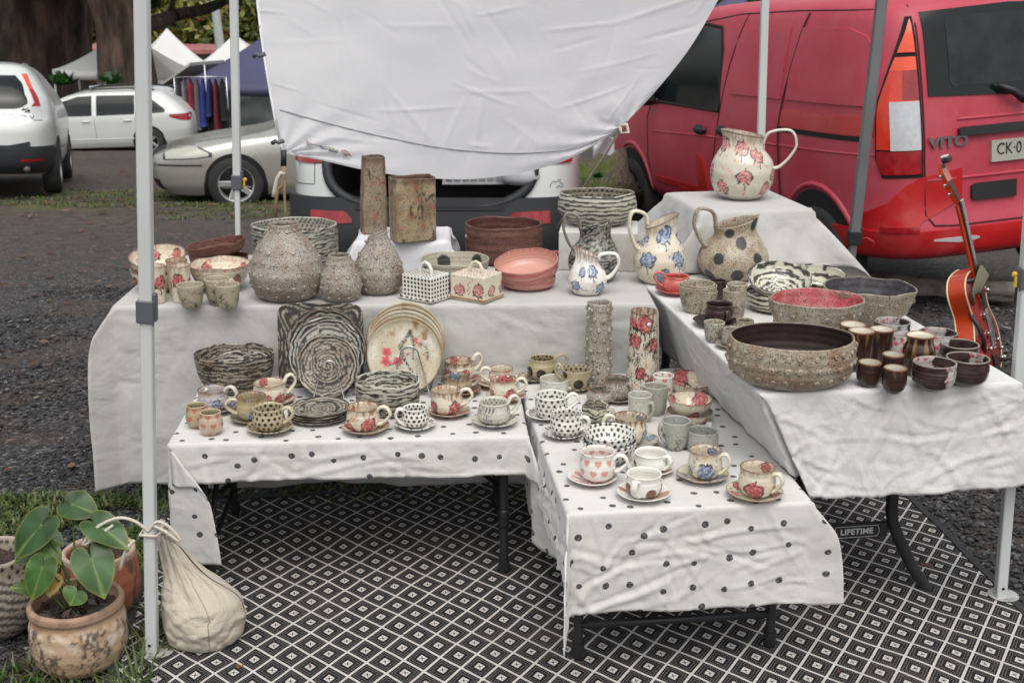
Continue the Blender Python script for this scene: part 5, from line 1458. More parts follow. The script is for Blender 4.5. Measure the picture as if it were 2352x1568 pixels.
# ---- butter dishes on the back table
def butter(label, x, ybase, wtray, wbox, ytop, lidpaint, traypaint, hcol, rz):
    p = PX(qx('B', x), qy('B', ybase), TZ1)
    z = depth(p)
    W = qw('B', wtray) / FPX * z / 2 / 1.30
    Wb = qw('B', wbox) / FPX * z / 2 / 1.30
    c = (p[0], p[1] + W * 1.25, TZ1)
    Ht = PD(qx('B', x), qy('B', ytop), p[1] + W * .2)[2] - TZ1
    g = empty('butter_dish', c, label, 'butter dish', 'covered butter dishes', rz)
    sq = 1.0
    t = pot_mesh('tray', [(.86, 0), (.90, .05), (.97, .5), (1, 1)], W, .014, GL, traypaint, th=.004, n=120, no=12, ni=10, square=sq, rot=0, seed=31, parent=None)
    t.parent = g; t.scale = (1.25, 1.05, 1)
    prof = [(.99, 0), (1, .3), (1, .93), (.97, 1)]
    lid = box_paint('lid', Wb * 1.22 * 2, Wb * 1.0 * 2, Ht - .012, .006, lidpaint, GL, g, (0, 0, .006))
    hm = MB(); pts = [(-.026, 0, Ht - .014), (-.026, 0, Ht + .008), (-.015, 0, Ht + .026), (0, 0, Ht + .032), (.015, 0, Ht + .026), (.026, 0, Ht + .008), (.026, 0, Ht - .014)]
    hm.tube(pts, [.0065, .006, .0055, .0055, .0055, .006, .0065], 10)
    mesh_obj('handle', hm.v, hm.f, GL, lid, True, col=np.tile(np.array(hcol, float), (len(hm.v), 1)))
    return g

def box_paint(name, sx, sy, sz, bev, paint, m, parent, loc, k=40):
    """rounded box whose faces are painted; paint(u metres, v metres, face) -> colour"""
    V = []; F = []; C = []
    def grid(fn, face, nu, nv, lu, lv):
        b0 = len(V)
        for j in range(nv + 1):
            for i in range(nu + 1):
                V.append(fn(i / nu, j / nv))
        u, v = np.meshgrid(np.linspace(0, lu, nu + 1), np.linspace(0, lv, nv + 1))
        C.extend(np.clip(paint(u.ravel() + face * 1.37 * 0 + face * .5, v.ravel(), face), 0, 1).tolist())
        for j in range(nv):
            for i in range(nu):
                a = b0 + j * (nu + 1) + i
                F.append((a, a + 1, a + nu + 2, a + nu + 1))
    hx, hy = sx / 2, sy / 2
    per = 2 * (sx + sy)
    def ring(t, z):
        s = t * per
        for L, p0, d in ((sx, (-hx, -hy), (1, 0)), (sy, (hx, -hy), (0, 1)), (sx, (hx, hy), (-1, 0)), (sy, (-hx, hy), (0, -1))):
            if s <= L + 1e-9: return [p0[0] + d[0] * s, p0[1] + d[1] * s, z]
            s -= L
        return [-hx, -hy, z]
    grid(lambda a, b: ring(a, b * sz), 0, 300, 70, per, sz)
    grid(lambda a, b: [-hx + a * sx, -hy + b * sy, sz], 1, 80, 64, sx, sy)
    V2 = []
    for p in V:       # round everything by pulling corners in
        q = []
        h = (hx, hy, sz / 2); c0 = (0, 0, sz / 2)
        pl = [p[i] - c0[i] for i in range(3)]
        inn = [max(-h[i] + bev, min(h[i] - bev, pl[i])) for i in range(3)]
        d = Vector([pl[i] - inn[i] for i in range(3)])
        if p[2] < bev: d.z = 0; inn[2] = pl[2]
        if d.length > 1e-9: d = d.normalized() * bev
        V2.append([inn[i] + d[i] + c0[i] + loc[i] for i in range(3)])
    o = mesh_obj(name, V2, F, m, parent, True, col=np.array(C))
    return o

def bd_dots(u, v, face):
    a = NS(); a.X = u; a.Z = v; a.w = u
    o = np.tile(np.array(WHITE, float), (len(u), 1))
    dx = (u / .0155 + .5) % 1 - .5; dz = (v / .0145 + .5) % 1 - .5
    return mix(o, INK, .97 * (1 - sstep(.0044, .0054, np.hypot(dx * .0155, dz * .0145))))
def bd_rose(u, v, face):
    o = np.tile(np.array(CREAM, float), (len(u), 1))
    o = mix(o, (.42, .27, .10), .6 * sstep(.35, .8, sn(u, v, 18, 7)))
    if face == 0:
        for (x, z, r) in ((.040, .032, .021), (.118, .036, .024), (.19, .03, .02), (.26, .034, .022)):
            sel = np.hypot(u - x, v - z) < r * 2.2
            if sel.any(): o[sel] = rose_at(o[sel], u[sel] - x, v[sel] - z, r, PK, int(x * 100), True)
        for k in range(8):
            o = mix(o, ROSE, .9 * (1 - sstep(.0022, .003, np.hypot(u - .078 - .004 * math.sin(k * 2), v - .02 - .006 * k))))
    else:
        dx, dz, rr = dotmask(u, v, .013, .0035, 3, .5)
        o = mix(o, ROSE, .8 * (1 - sstep(rr * .8, rr, np.hypot(dx, dz))))
    return o
butter('black dotted white butter dish with a looped lid handle', 585, 1303, 382, 318, 1082, bd_dots, p_dots(WHITE, INK, .0150, .0042, 31), WHITE, -.62)
butter('pink rose butter dish with a rust edged tray', 985, 1302, 393, 345, 1078, bd_rose, p_flat(CREAM, RED, 0, 33), CREAM, -.55)

# ---- slab vases on the covered riser, jug on the draped box
RZ = TZ1 + .142
def slab_vase(label, x, yrim, ybase, wpx, asp, sq_paint, lean, rz, th=.006, top=1.0):
    p = PX(qx('B', x), qy('B', ybase), RZ)
    z = depth(p)
    R = qw('B', wpx) / FPX * z / 2 / (math.cos(rz) + asp * math.sin(rz)) * 1.06
    d = p[1] + R * asp * .7
    H = PD(qx('B', x), qy('B', yrim), d)[2] - RZ
    o = pot_mesh('vase', [(1.0, 0), (1.0, .3), (.5 + .5 * top, .7), (top, 1)], R, H, SB, sq_paint, th=th, n=140, no=50, ni=24, square=1.0, rot=0, rimw=.0032, wob=.008, ell=(1, asp), seed=int(x))
    o.location = (p[0], d, RZ)
    o.rotation_euler = (lean[0], lean[1], rz)
    tag(o, label, 'vase', G_VASE)
def slabpaint(seed, base, dark):
    def fn(a):
        o = full(a, base)
        o = mix(o, (.14, .085, .05), .75 * sstep(-.25, .6, sn(a.X, a.Z * .3, 9, seed)))
        o = mix(o, (.34, .08, .07), .6 * sstep(.35, .6, sn(a.X, a.Z, 14, seed + 5)))
        q = np.abs(sn(a.X, a.Z * .6, 9, seed + 1, 4))
        m = sstep(-.1, .2, sn(a.X, a.Z, 7, seed + 3))
        o = mix(o, (.035, .040, .028), .9 * m * (1 - sstep(.03, .11, q)))
        o = mix(o, (.085, .045, .028), .8 * sstep(.86, .99, a.S + .05 * sn(a.X, a.Z * 0, 30, seed)))
        return np.where((a.inn > .5)[:, None], full(a, dark), o)
    return fn
slab_vase('tall leaning square slab vase, left of the wider one', 178, 148, 752, 218, .85, slabpaint(231, (.30, .25, .17), (.05, .03, .02)), (0, .03), .32, top=.86)
slab_vase('wide square slab vase with dark branches on the white covered riser', 490, 310, 812, 372, .62, slabpaint(233, (.34, .27, .15), (.10, .05, .025)), (0, 0), .42, top=1.0)
JZ = TZ3 + .228
pot('jug', 'round white jug with pink roses on top of the draped box', 'jug', G_JUG, ('K', 800, 742, 1112, 350), JZ, 'ball', GL,
    p_roses((.60, .56, .46), PK, [(-.10, .40, .030, 0), (-.85, .22, .027, 0), (.72, .20, .026, 0), (1.05, .40, .024, 0), (.42, .70, .026, 0), (-.25, .80, .026, 0), (-1.2, .82, .022, 0), (-1.5, .45, .024, 0)], .45, 3, 241, (.28, .14, .05)), handle=(1.35, .84, .48, .66, .42, .011), hcol=(.60, .57, .48),
    dz=lambda w: -.014 * np.sin(w) + .004, dr=lambda w: .20 * np.exp(-((w + 1.45) / .35) ** 2), n=160, no=60)

sticker(tsv['o'], tsv['R'], tsv['H'], tsv['prof'], -.95, .93)
sticker(ttv['o'], ttv['R'], ttv['H'], ttv['prof'], .30, .86)
# ------------------------------------------------------------------ canopy poles and the white sheet
POLE = M('pale grey powder coat', (.56, .58, .57), .38, var=.05, dirt=(.40, .40, .36), damt=.25)
POLEB = M('worn grey alloy', (.20, .205, .21), .42, .5, var=.1)
PLATEM = M('chipped muddy plate', (.42, .42, .39), .6, dirt=(.05, .04, .03), dscale=14, damt=.9)
CLAMP = M('dark grey plastic', (.095, .10, .115), .5)
YEL = M('yellow plastic', (.65, .38, .02), .4)
HOLE = M('black hole', (.004, .004, .004), .9)

def frame_along(a, b):
    t = (Vector(b) - Vector(a)).normalized()
    x = Vector((1, 0, 0)); x = (x - t * x.dot(t)).normalized(); y = t.cross(x)
    return t, x, y

def square_bar(mb, a, b, w, bev=.003):
    a = Vector([float(q) for q in a]); b = Vector([float(q) for q in b])
    t, x, y = frame_along(a, b)
    M4 = Matrix.Identity(4)
    for i in range(3): M4[i][0], M4[i][1], M4[i][2] = x[i], y[i], t[i]
    m_ = (a + b) / 2
    for i in range(3): M4[i][3] = m_[i]
    mb.box((0, 0, 0), (w, w, (b - a).length), bev, M4)
    return M4

def pole(label, foot, top, clamp_z, w_low, w_up, mat=POLE, mat2=None, plate=True, clampm=CLAMP, lever=0, group='poles of the canopy'):
    f = Vector([float(q) for q in foot]); t = Vector([float(q) for q in top])
    g = empty('canopy_pole', tuple(f), label, 'pole', group)
    def at(z): return f + (t - f) * ((z - f.z) / (t.z - f.z))
    L = lambda p: p - f
    mb = MB(); square_bar(mb, L(f + Vector((0, 0, .004))), L(at(clamp_z)), w_low); lo = mb.build('lower_tube', mat, g)
    mb = MB(); square_bar(mb, L(at(clamp_z)), L(t), w_up); mb.build('upper_tube', mat2 or mat, g)
    if clampm:
        mb = MB(); M4 = square_bar(mb, L(at(clamp_z - .030)), L(at(clamp_z + .030)), w_up + .012, .003)
        mb.box((w_up * .5 + .004, 0, .01), (.012, .020, .075), .003, M4)
        mb.box((-w_up * .42, -.002, -.034), (.007, .007, .012), .001, M4); mb.box((w_up * .42, -.002, -.034), (.007, .007, .012), .001, M4)
        cl = mb.build('height_clamp', clampm, g)
        if lever:
            m2 = MB(); m2.box((lever * (w_up * .5 + .018), -.006, .012), (.016, .014, .016), .005, M4); m2.box((lever * (w_up * .5 + .015), -.008, -.010), (.008, .010, .034), .003, M4); m2.build('release_button', YEL, cl)
    if plate:
        mb = MB(); mb.lathe([(.005, .0), (.044, .0), (.046, .002), (.040, .004), (.005, .005)], (.014, .012, .014), 20)
        mb.build('foot_plate', PLATEM, g)
        mb = MB(); mb.lathe([(.0045, 0), (.0045, .002)], (0, -w_low / 2 - .0012, .050), 12, 'y'); mb.build('bolt_hole', HOLE, lo)
    return g

pA = PX(350, 1512, 0); tA = PD(325, -60, pA[1] - .0)
def zat(px, py, d): return PD(px, py, d)[2]
pole('pale square canopy pole at front left with a grey height clamp', pA, tA, zat(345, 713, pA[1]), .031, .0335)
pB = PX(2296, 1380, 0); tB = PD(2392, 200, pB[1] + .02)
pole('pale canopy pole at front right with a yellow release lever', pB, tB, zat(2352, 640, pB[1]), .031, .0335, lever=-1)
dB = 5.02
bfoot = PD(551, 900, dB); bfoot[2] = 0
pole('pale canopy pole standing behind the left end of the back table', bfoot, PD(536, -60, dB), zat(545, 418, dB), .021, .031, lever=1, plate=False)
dC = 5.55
q0, q1 = PD(1757, 0, dC), PD(1748, 300, dC)
bfoot = q0 + (q1 - q0) * ((float(gz(1.2, dC)) - q0[2]) / (q1[2] - q0[2]))
pole('pale canopy pole rising behind the pink rose jug', bfoot, PD(1759, -60, dC), .55, .030, .033, plate=False, clampm=None)
dD = 5.25
q0, q1 = PD(2025, 0, dD), PD(1957, 585, dD)
bfoot = q0 + (q1 - q0) * ((float(gz(1.4, dD)) - q0[2]) / (q1[2] - q0[2]))
gp = pole('dull grey alloy pole leaning in front of the red van', bfoot, PD(2032, -60, dD), zat(1962, 545, dD), .030, .042, POLEB, POLEB, plate=False, clampm=BLK2, group=None)
# red pull cord at its clamp
mb = MB(); c_ = Vector(PD(1978, 545, dD)) - Vector(gp.location); mb.tube([c_ + Vector((.0, -.02, 0)), c_ + Vector((.02, -.03, .003)), c_ + Vector((.045, -.03, -.012)), c_ + Vector((.05, -.03, -.022))], .003, 6); mb.build('pull_cord', M('red cord', (.45, .03, .03), .6), gp, True)

# canopy roof over the stall (its edge lies above the picture)
ROOF = cloth_mat('white canopy cloth', (.78, .78, .77), (.4, .38, .35), .4, damt=.1, transl=.62)
rc = [np.array((-.90, 2.95, 2.12)), np.array((1.72, 3.2, 2.12)), np.array((1.36, 4.75, 2.12)), np.array((-1.10, 4.55, 2.12))]
pk_ = sum(rc) / 4 + np.array((0, 0, .62))
V = []; F = []; UVr = []
for k in range(4):
    a, b_ = rc[k], rc[(k + 1) % 4]
    base = len(V)
    for j in range(11):
        for i in range(11):
            p = (a * (1 - i / 10) + b_ * (i / 10)) * (1 - j / 10) + pk_ * (j / 10)
            p = p + np.array((0, 0, -.10 * math.sin(PI * j / 10) - .05 * math.sin(PI * i / 10) * (1 - j / 10)))
            V.append(p); UVr.append((p[0], p[1]))
    F += [(base + j * 11 + i, base + j * 11 + i + 1, base + (j + 1) * 11 + i + 1, base + (j + 1) * 11 + i) for j in range(10) for i in range(10)]
if CANOPY:
    rf = mesh_obj('canopy_roof', V, F, ROOF, None, True, uv=UVr); tag(rf, 'white cloth canopy roof over the stall', 'canopy')

SHEET = cloth_mat('thin white sheet', (.90, .90, .915), (.6, .6, .62), .8, damt=.05, transl=.5, cscale=1.5)
PTL = [(583, -70), (600, 80), (622, 220), (646, 335), (652, 352)]          # left edge, top to bottom
PBT = [(652, 352), (735, 368), (850, 393), (960, 408), (1060, 412), (1170, 402), (1290, 372), (1380, 325), (1430, 290)]
PRT = [(1690, -70), (1650, 0), (1585, 110), (1510, 205), (1450, 270), (1430, 290)]
def polyl(P, u):
    P = np.array(P, float); s = np.r_[0, np.cumsum(np.hypot(*np.diff(P, axis=0).T))]; s /= s[-1]
    return np.stack([pchip(s, P[:, 0], u), pchip(s, P[:, 1], u)], -1)
nu, nv = 170, 120
U = np.linspace(0, 1, nu + 1); Wv = np.linspace(0, 1, nv + 1)
Lf = polyl(PTL, Wv); Rg = polyl(PRT, Wv); Bt = polyl(PBT, U); Tp = np.stack([583 + (1690 - 583) * U, np.full(nu + 1, -70.0)], -1)
V = []; UVs = []
TLc, TRc, BLc, BRc = Tp[0], Tp[-1], Bt[0], Bt[-1]
SHC = []
for _ in range(70):
    t_ = random.choice([random.uniform(-.5, .3), random.uniform(1.2, 2.0), random.uniform(.3, 1.1)]); SHC.append((random.random(), random.random(), (math.cos(t_), math.sin(t_)), random.uniform(.05, .22), random.uniform(.006, .014), random.uniform(.002, .006) * random.choice((1, 1, -1))))
def sheet_pt(i, j):
    u, v = U[i], Wv[j]
    q = (1 - v) * Tp[i] + v * Bt[i] + (1 - u) * Lf[j] + u * Rg[j] - ((1 - u) * (1 - v) * TLc + u * (1 - v) * TRc + (1 - u) * v * BLc + u * v * BRc)
    d = 5.52 + .20 * u - .34 * v + .22 * u * v + .05 * math.sin(PI * u) * v
    d += float(.016 * sn(np.array([u * 2.2]), np.array([v * 1.2]), .9, 5)[0])
    for (cu, cv, ca, cl, cw, cm) in SHC:
        a_ = (u - cu) * ca[0] * 2 + (v - cv) * ca[1]; b_ = -(u - cu) * 2 * ca[1] + (v - cv) * ca[0]
        d -= cm * math.exp(-(b_ / cw) ** 2 - (a_ / cl) ** 4)
    # gathers near the tied corners
    for (cu, cv) in ((0, 1), (1, 1)):
        rr = math.hypot((u - cu) * 1.3, v - cv); th = math.atan2(v - cv, (u - cu) * (1 if cu == 0 else -1))
        d += .013 * math.exp(-(rr / .30) ** 2) * math.sin(th * 19 + cu) * min(1, rr / .06)
    d += .004 * math.exp(-(u / .05) ** 2) * math.sin(v * 31)
    return PD(q[0], q[1], d), q
for j in range(nv + 1):
    for i in range(nu + 1):
        p, q = sheet_pt(i, j); V.append(p); UVs.append((U[i] * 2.1, Wv[j] * 1.1))
sheet = mesh_obj('white_sheet', V, [(j * (nu + 1) + i, j * (nu + 1) + i + 1, (j + 1) * (nu + 1) + i + 1, (j + 1) * (nu + 1) + i) for j in range(nv) for i in range(nu)], SHEET, None, True, uv=UVs)
tag(sheet, 'thin white sheet hung behind the back table with a faded print in its corner', 'sheet')
VS = np.array(V).reshape(nv + 1, nu + 1, 3)
def on_sheet(px, py, lift=.004):
    # nearest sheet vertex column in picture space, then its depth
    best = None
    QQ = on_sheet.Q
    k = np.argmin((QQ[..., 0] - px) ** 2 + (QQ[..., 1] - py) ** 2)
    d = VS.reshape(-1, 3)[k][1]
    return PD(px, py, d - lift)
qq = []
for p in VS.reshape(-1, 3):
    z = depth(p); up = (p[1] * math.sin(PITCH) + (p[2] - CAMH) * math.cos(PITCH)); qq.append((1176 + p[0] / z * FPX, 784 - up / z * FPX))
on_sheet.Q = np.array(qq).reshape(nv + 1, nu + 1, 2)
HEM = M('grey stitching', (.34, .34, .36), .9)
mb = MB(); P = polyl([(642, 252), (760, 285), (900, 318), (1060, 345), (1180, 352), (1290, 345), (1365, 326), (1405, 312), (1432, 286)], np.linspace(0, 1, 70))
mb.tube([on_sheet(x, y, .003) for x, y in P], .0028, 6); mb.build('hem_stitching', HEM, sheet, True)
mb = MB(); mb.tube([V[j * (nu + 1)] for j in range(0, nv + 1, 2)], .006, 6); mb.build('left_seam', M('white piping', (.66, .66, .68), .8), sheet, True)
# the faded print seen from behind: swash, leaf and reversed lettering
def flat_patch(name, pts, m, parent, lift=.016):
    V = [on_sheet(x, y, lift) for x, y in pts]
    return mesh_obj(name, V, [tuple(range(len(V)))], m, parent, False)
BRW = M('faded brown print', (.30, .235, .225), .9); OLVP = M('faded olive print', (.42, .41, .33), .9); GRYP = M('faded grey lettering', (.24, .25, .29), .9)
s_ = lambda x, y: ((1050 + x / 5.2275) / 1.7415, (520 + y / 5.2275) / 1.7415)
flat_patch('printed_swash', [s_(*q) for q in ((895, 185), (960, 235), (1010, 265), (1030, 290), (1140, 325), (1230, 338), (1300, 345), (1305, 358), (1200, 350), (1100, 325), (1000, 305), (945, 290))], BRW, sheet)
flat_patch('printed_swash', [s_(*q) for q in ((1290, 342), (1380, 352), (1470, 375), (1550, 405), (1588, 430), (1575, 452), (1500, 430), (1400, 395), (1310, 362))], OLVP, sheet)
flat_patch('printed_leaf', [s_(*q) for q in ((1630, 428), (1722, 412), (1800, 455), (1835, 505), (1870, 565), (1800, 535), (1735, 552), (1680, 490))], BRW, sheet)
tc = bpy.data.curves.new('t', 'FONT'); tc.body = 'Solid wall'; tc.size = .040; tc.align_x = 'CENTER'; tc.extrude = .0002; tc.offset = .0012
to = bpy.data.objects.new('t', tc); COL.objects.link(to); dg = bpy.context.evaluated_depsgraph_get(); me = bpy.data.meshes.new_from_object(to.evaluated_get(dg)); bpy.data.objects.remove(to)
me.materials.clear(); me.materials.append(GRYP)
v0, v1 = Vector(on_sheet(*s_(1575, 488), .018)), Vector(on_sheet(*s_(1195, 385), .018))     # reads right to left from this side
xa = (v1 - v0).normalized(); ya = Vector((0, 0, 1)); ya = (ya - xa * ya.dot(xa)).normalized(); mid = (v0 + v1) / 2
wid = max(v.co.x for v in me.vertices) - min(v.co.x for v in me.vertices); k = (v1 - v0).length / wid
for v in me.vertices:
    c = v.co.copy(); v.co = mid + xa * (c.x * k) + ya * (c.y * k * .9) + Vector((0, -.0005, 0))
to = bpy.data.objects.new('printed_lettering', me); COL.objects.link(to); to.parent = sheet

# lashings: strut at the sheet's left edge, clips, straps, ropes
g = empty('tie_strut', PD(657, 480, 5.16), 'thin grey strut and ties holding the left edge of the sheet', 'strut')
o_ = Vector(g.location)
def rel(*a): return Vector(PD(*a)) - o_
STRUT = M('grey fibre rod', (.30, .30, .31), .5)
mb = MB(); mb.tube([rel(597, 60, 5.42), rel(622, 225, 5.30), rel(646, 335, 5.20), rel(655, 470, 5.17), rel(659, 600, 5.16)], .005, 8); mb.build('rod', STRUT, g, True)
for (x, y) in ((597, 126), (640, 325)):
    mb = MB(); mb.tube([rel(x - 14, y + 4, 5.17), rel(x - 8, y - 1, 5.16), rel(x, y + 3, 5.16), rel(x + 12, y - 2, 5.16)], [.010, .009, .008, .010], 8); mb.build('clip', CLAMP, g, True)
mb = MB(); mb.tube([rel(652, 345, 5.15), rel(651, 382, 5.15)], .012, 8); mb.build('strap', BLK2, g, True)
ROPE = M('frayed jute rope', (.28, .19, .11), .9, bump=.6, bscale=300); WROPE = M('pale cotton rope', (.56, .51, .42), .9, bump=.4, bscale=300)
for pts, r, m in (([(652, 382), (652, 410), (648, 428), (640, 432), (634, 460), (632, 500)], .007, ROPE), ([(652, 400), (653, 440), (655, 480), (658, 520)], .006, ROPE), ([(655, 400), (645, 397), (636, 412), (630, 440), (628, 452)], .009, WROPE)):
    mb = MB(); mb.tube([rel(x, y, 5.14) for x, y in pts], r, 8); mb.build('rope', m, g, True)
g2 = MB(); a_ = Vector(on_sheet(1428, 293, .01)); e_ = Vector(PD(1330, 445, 6.1))
g2.tube([a_, (a_ + e_) / 2 - Vector((0, 0, .01)), e_, e_ + (e_ - a_) * .6], .006, 8)
tag(g2.build('guy_rope', WROPE, None, True), 'pale guy rope running down from the right corner of the sheet', 'rope')
mb = MB(); c_ = a_
mb.tube([c_ + Vector((-.01, -.01, .01)), c_ + Vector((.02, -.02, .015)), c_ + Vector((.03, -.015, -.02)), c_ + Vector((-.005, -.02, -.025)), c_ + Vector((-.01, -.01, .01))], .009, 8)
tag(mb.build('rope_knot', WROPE, None, True), 'white rope knot at the right corner of the sheet', 'knot')

# ------------------------------------------------------------------ sand bag tied to the front left pole
BAG = cloth_mat('natural calico', (.50, .445, .36), (.30, .20, .13), 1.7, damt=.45, cscale=5.5)
bc = PX(468, 1490, 0); zc = depth(bc)
bx, by = bc[0], bc[1] + .03
secs = []      # height, centre offset x, radius x, radius y, gather
for (h, cx, rx, ry, gth) in ((.0, .0, .060, .055, 0), (.006, 0, .088, .080, 0), (.03, .0, .108, .095, .0), (.075, .0, .116, .102, .0), (.12, -.001, .113, .098, .02), (.155, -.008, .101, .088, .08), (.185, -.024, .082, .070, .18), (.21, -.040, .064, .052, .35), (.24, -.057, .050, .040, .55), (.275, -.073, .038, .031, .8), (.305, -.083, .029, .025, 1.0), (.325, -.089, .020, .019, 1.0), (.332, -.091, .016, .016, 1.0), (.345, -.092, .021, .020, 1.0), (.362, -.092, .016, .015, 1.0), (.368, -.092, .005, .005, .5)):
    secs.append((h, cx, rx, ry, gth))
S_ = np.array(secs); hh = np.linspace(0, 1, 110); ks = np.linspace(0, 1, len(S_))
n = 120; th = np.linspace(0, 2 * PI, n, endpoint=False)
BGC = [(random.uniform(-3.0, 0), random.uniform(.02, .26), random.uniform(-.7, .9), random.uniform(.03, .08), random.uniform(.004, .009), random.uniform(.025, .06) * random.choice((1, 1, -1))) for _ in range(40)]
V = []; UVs = []
for t in hh:
    h, cx, rx, ry, gt = [float(pchip(ks, S_[:, c], t)) for c in range(5)]; h *= .95
    fold = 1 + gt * .20 * np.sin(th * 13 + 2 * np.sin(th * 2) + h * 6) + .05 * gt * np.sin(th * 29 + 1) + .030 * sn(np.cos(th) * 1.2 + h * 2, np.sin(th) * 1.2 + h * 6, .9, 41) * (1 - gt)
    sag = .020 * np.sin(th * 3 + h * 20) * (1 - gt) * np.clip((h - .09) * 12, 0, 1)
    x = cx + rx * fold * np.cos(th); y = ry * fold * np.sin(th) - .25 * cx
    z = h + sag * .6 - .02 * gt * np.cos(th)
    for (t0_, h0_, an_, ln_, wd_, am_) in BGC:
        dth = ((th - t0_ + PI) % (2 * PI) - PI) * .10; dh = h - h0_
        a_ = dth * math.cos(an_) + dh * math.sin(an_); b2 = -dth * math.sin(an_) + dh * math.cos(an_)
        g_ = 1 + am_ * (1 - gt) * np.exp(-(b2 / wd_) ** 2 - (a_ / ln_) ** 4)
        x = cx + (x - cx) * g_; y = y * g_
    for a, b_, c, tt in zip(x, y, z, th): V.append((bx + a, by + b_, max(c + .012, .012))); UVs.append((tt / 6.28 * .7, h * 1.0))
F = [(j * n + i, j * n + (i + 1) % n, (j + 1) * n + (i + 1) % n, (j + 1) * n + i) for j in range(len(hh) - 1) for i in range(n)]
F.append(list(range(n))[::-1]); F.append([(len(hh) - 1) * n + i for i in range(n)])
bag = mesh_obj('sand_bag', V, F, BAG, None, True, uv=UVs)
tag(bag, 'cream calico sand bag tied with cord to the front left pole', 'sand bag')
# seam
mb = MB(); P = []
for t in np.linspace(.06, .55, 24):
    k = int(t * 109); i = int((-PI / 2 + .25 + .25 * t) / (2 * PI) * n) % n
    P.append(Vector(V[k * n + i]) + Vector((0, -.001, 0)))
mb.tube(P, .0011, 5); mb.build('seam', M('tan thread', (.30, .24, .17), .9), bag, True)
# draw cord round the pole
pl = Vector(pA) + (Vector(tA) - Vector(pA)) * (.372 / tA[2])
top = Vector((bx - .092, by + .02, .345 + .012))
mb = MB()
hw = .021
ring = [pl + Vector((sx * hw, sy * hw, .012 + dz_)) for sx, sy, dz_ in ((1, -1, 0), (-1, -1, .004), (-1, 1, .006), (1, 1, .003))]
mb.tube([top + Vector((0, -.01, 0))] + ring + [top + Vector((0, .01, .005))], .0042, 8)
mb.build('draw_cord', WROPE, bag, True)
for pts in (((0, 0, .01), (-.03, -.01, .045), (-.075, -.01, .055), (-.13, -.01, .030), (-.165, -.02, -.005), (-.17, -.02, -.02), (-.14, -.02, .0), (-.09, -.01, .034)), ((0, 0, .01), (.03, -.012, .045), (.06, -.012, .030), (.085, -.012, -.003), (.080, -.012, -.010), (.05, -.015, .018), (.02, -.01, .032)), ((-.03, -.03, .0), (-.055, -.035, -.03), (-.072, -.035, -.075), (-.078, -.03, -.085))):
    mb = MB(); P = [pl + Vector(p) + Vector((0, -.012, .012)) for p in pts]
    S2 = []
    for i in range(len(P) - 1):
        for t in np.linspace(0, 1, 5, endpoint=False):
            p0, p1, p2, p3 = P[max(i - 1, 0)], P[i], P[i + 1], P[min(i + 2, len(P) - 1)]
            S2.append(.5 * ((2 * p1) + (-p0 + p2) * t + (2 * p0 - 5 * p1 + 4 * p2 - p3) * t * t + (-p0 + 3 * p1 - 3 * p2 + p3) * t ** 3))
    S2.append(P[-1])
    mb.tube(S2, .0044, 8); mb.build('cord_end', WROPE, bag, True)

# ------------------------------------------------------------------ planters
CLAY = ceramic('worn painted terracotta', .75, .25, sscale=150, bump=.35, mott=.25)
def planter(label, x, yr, yb, wpx, prof, paint, soil=True, **kw):
    cx, cy, R, H = locate('', x, yr, yb, wpx, .0, prof[0][0])
    o = pot_mesh('plant_pot', prof, R, H, CLAY, paint, th=.013, n=140, no=46, ni=20, wob=.014, rimw=.002, **kw)
    o.location = (cx, cy, .0)
    tag(o, label, 'plant pot', 'plant pots')
    if soil:
        V = [(0, 0, H * .86)]; F = []
        for k in range(1, 9):
            for j in range(36):
                a = 2 * PI * j / 36; r = (R * .90 - .012) * k / 8
                V.append((r * math.cos(a), r * math.sin(a), H * .84 + random.uniform(-.006, .008)))
        for j in range(36): F.append((0, 1 + j, 1 + (j + 1) % 36))
        for k in range(7):
            for j in range(36): F.append((1 + k * 36 + j, 1 + (k + 1) * 36 + j, 1 + (k + 1) * 36 + (j + 1) % 36, 1 + k * 36 + (j + 1) % 36))
        C = []
        for _ in V: C.append(random.choice([(.025, .016, .012), (.04, .024, .017), (.07, .035, .022), (.018, .012, .01)]))
        s = mesh_obj('soil', V, F, CLAY, o, False, col=np.array(C))
    return cx, cy, R, H
potprof = [(.68, 0), (.75, .03), (.92, .18), (1, .42), (.985, .66), (.925, .82), (.93, .87), (.975, .90), (.975, .98), (.95, 1)]
def bandpaint(seed, base, wash):
    def fn(a):
        o = full(a, base)
        o = mix(o, wash, .75 * sstep(.48, .62, a.S + .10 * sn(a.X, a.Z, 9, seed)) * (1 - sstep(.72, .84, a.S)) * sstep(-.3, .3, sn(a.X, a.Z, 16, seed + 1)))
        o = mix(o, (.36, .12, .07), .6 * sstep(.70, .85, a.S) * sstep(.0, .5, sn(a.X, a.Z, 6, seed + 2)))
        q = np.minimum(np.abs(sn(a.X * 1.3, a.Z * .45, 13, seed + 3)), np.abs(sn(a.X, a.Z * .7, 24, seed + 5)) * 1.2)
        m = sstep(-.30, .0, sn(a.X, a.Z, 7, seed + 6)) * sstep(.03, .10, a.S) * (1 - sstep(.74, .80, a.S))
        o = mix(o, (.045, .042, .04), .9 * m * (1 - sstep(.08, .22, q)) * sstep(-.8, -.2, sn(a.X, a.Z, 60, seed + 7)))
        return np.where((a.S > .86)[:, None], mix(full(a, (.36, .23, .15)), (.17, .11, .08), .6 * sstep(0, .6, sn(a.X, a.Z, 20, seed + 9))), o)
    return fn
cx, cy, Rp, Hp = planter('cream and tan painted clay pot holding the heart leaved plant', 173, 1374, 1560, 216, potprof, bandpaint(251, (.46, .31, .19), (.62, .54, .43)), seed=3)
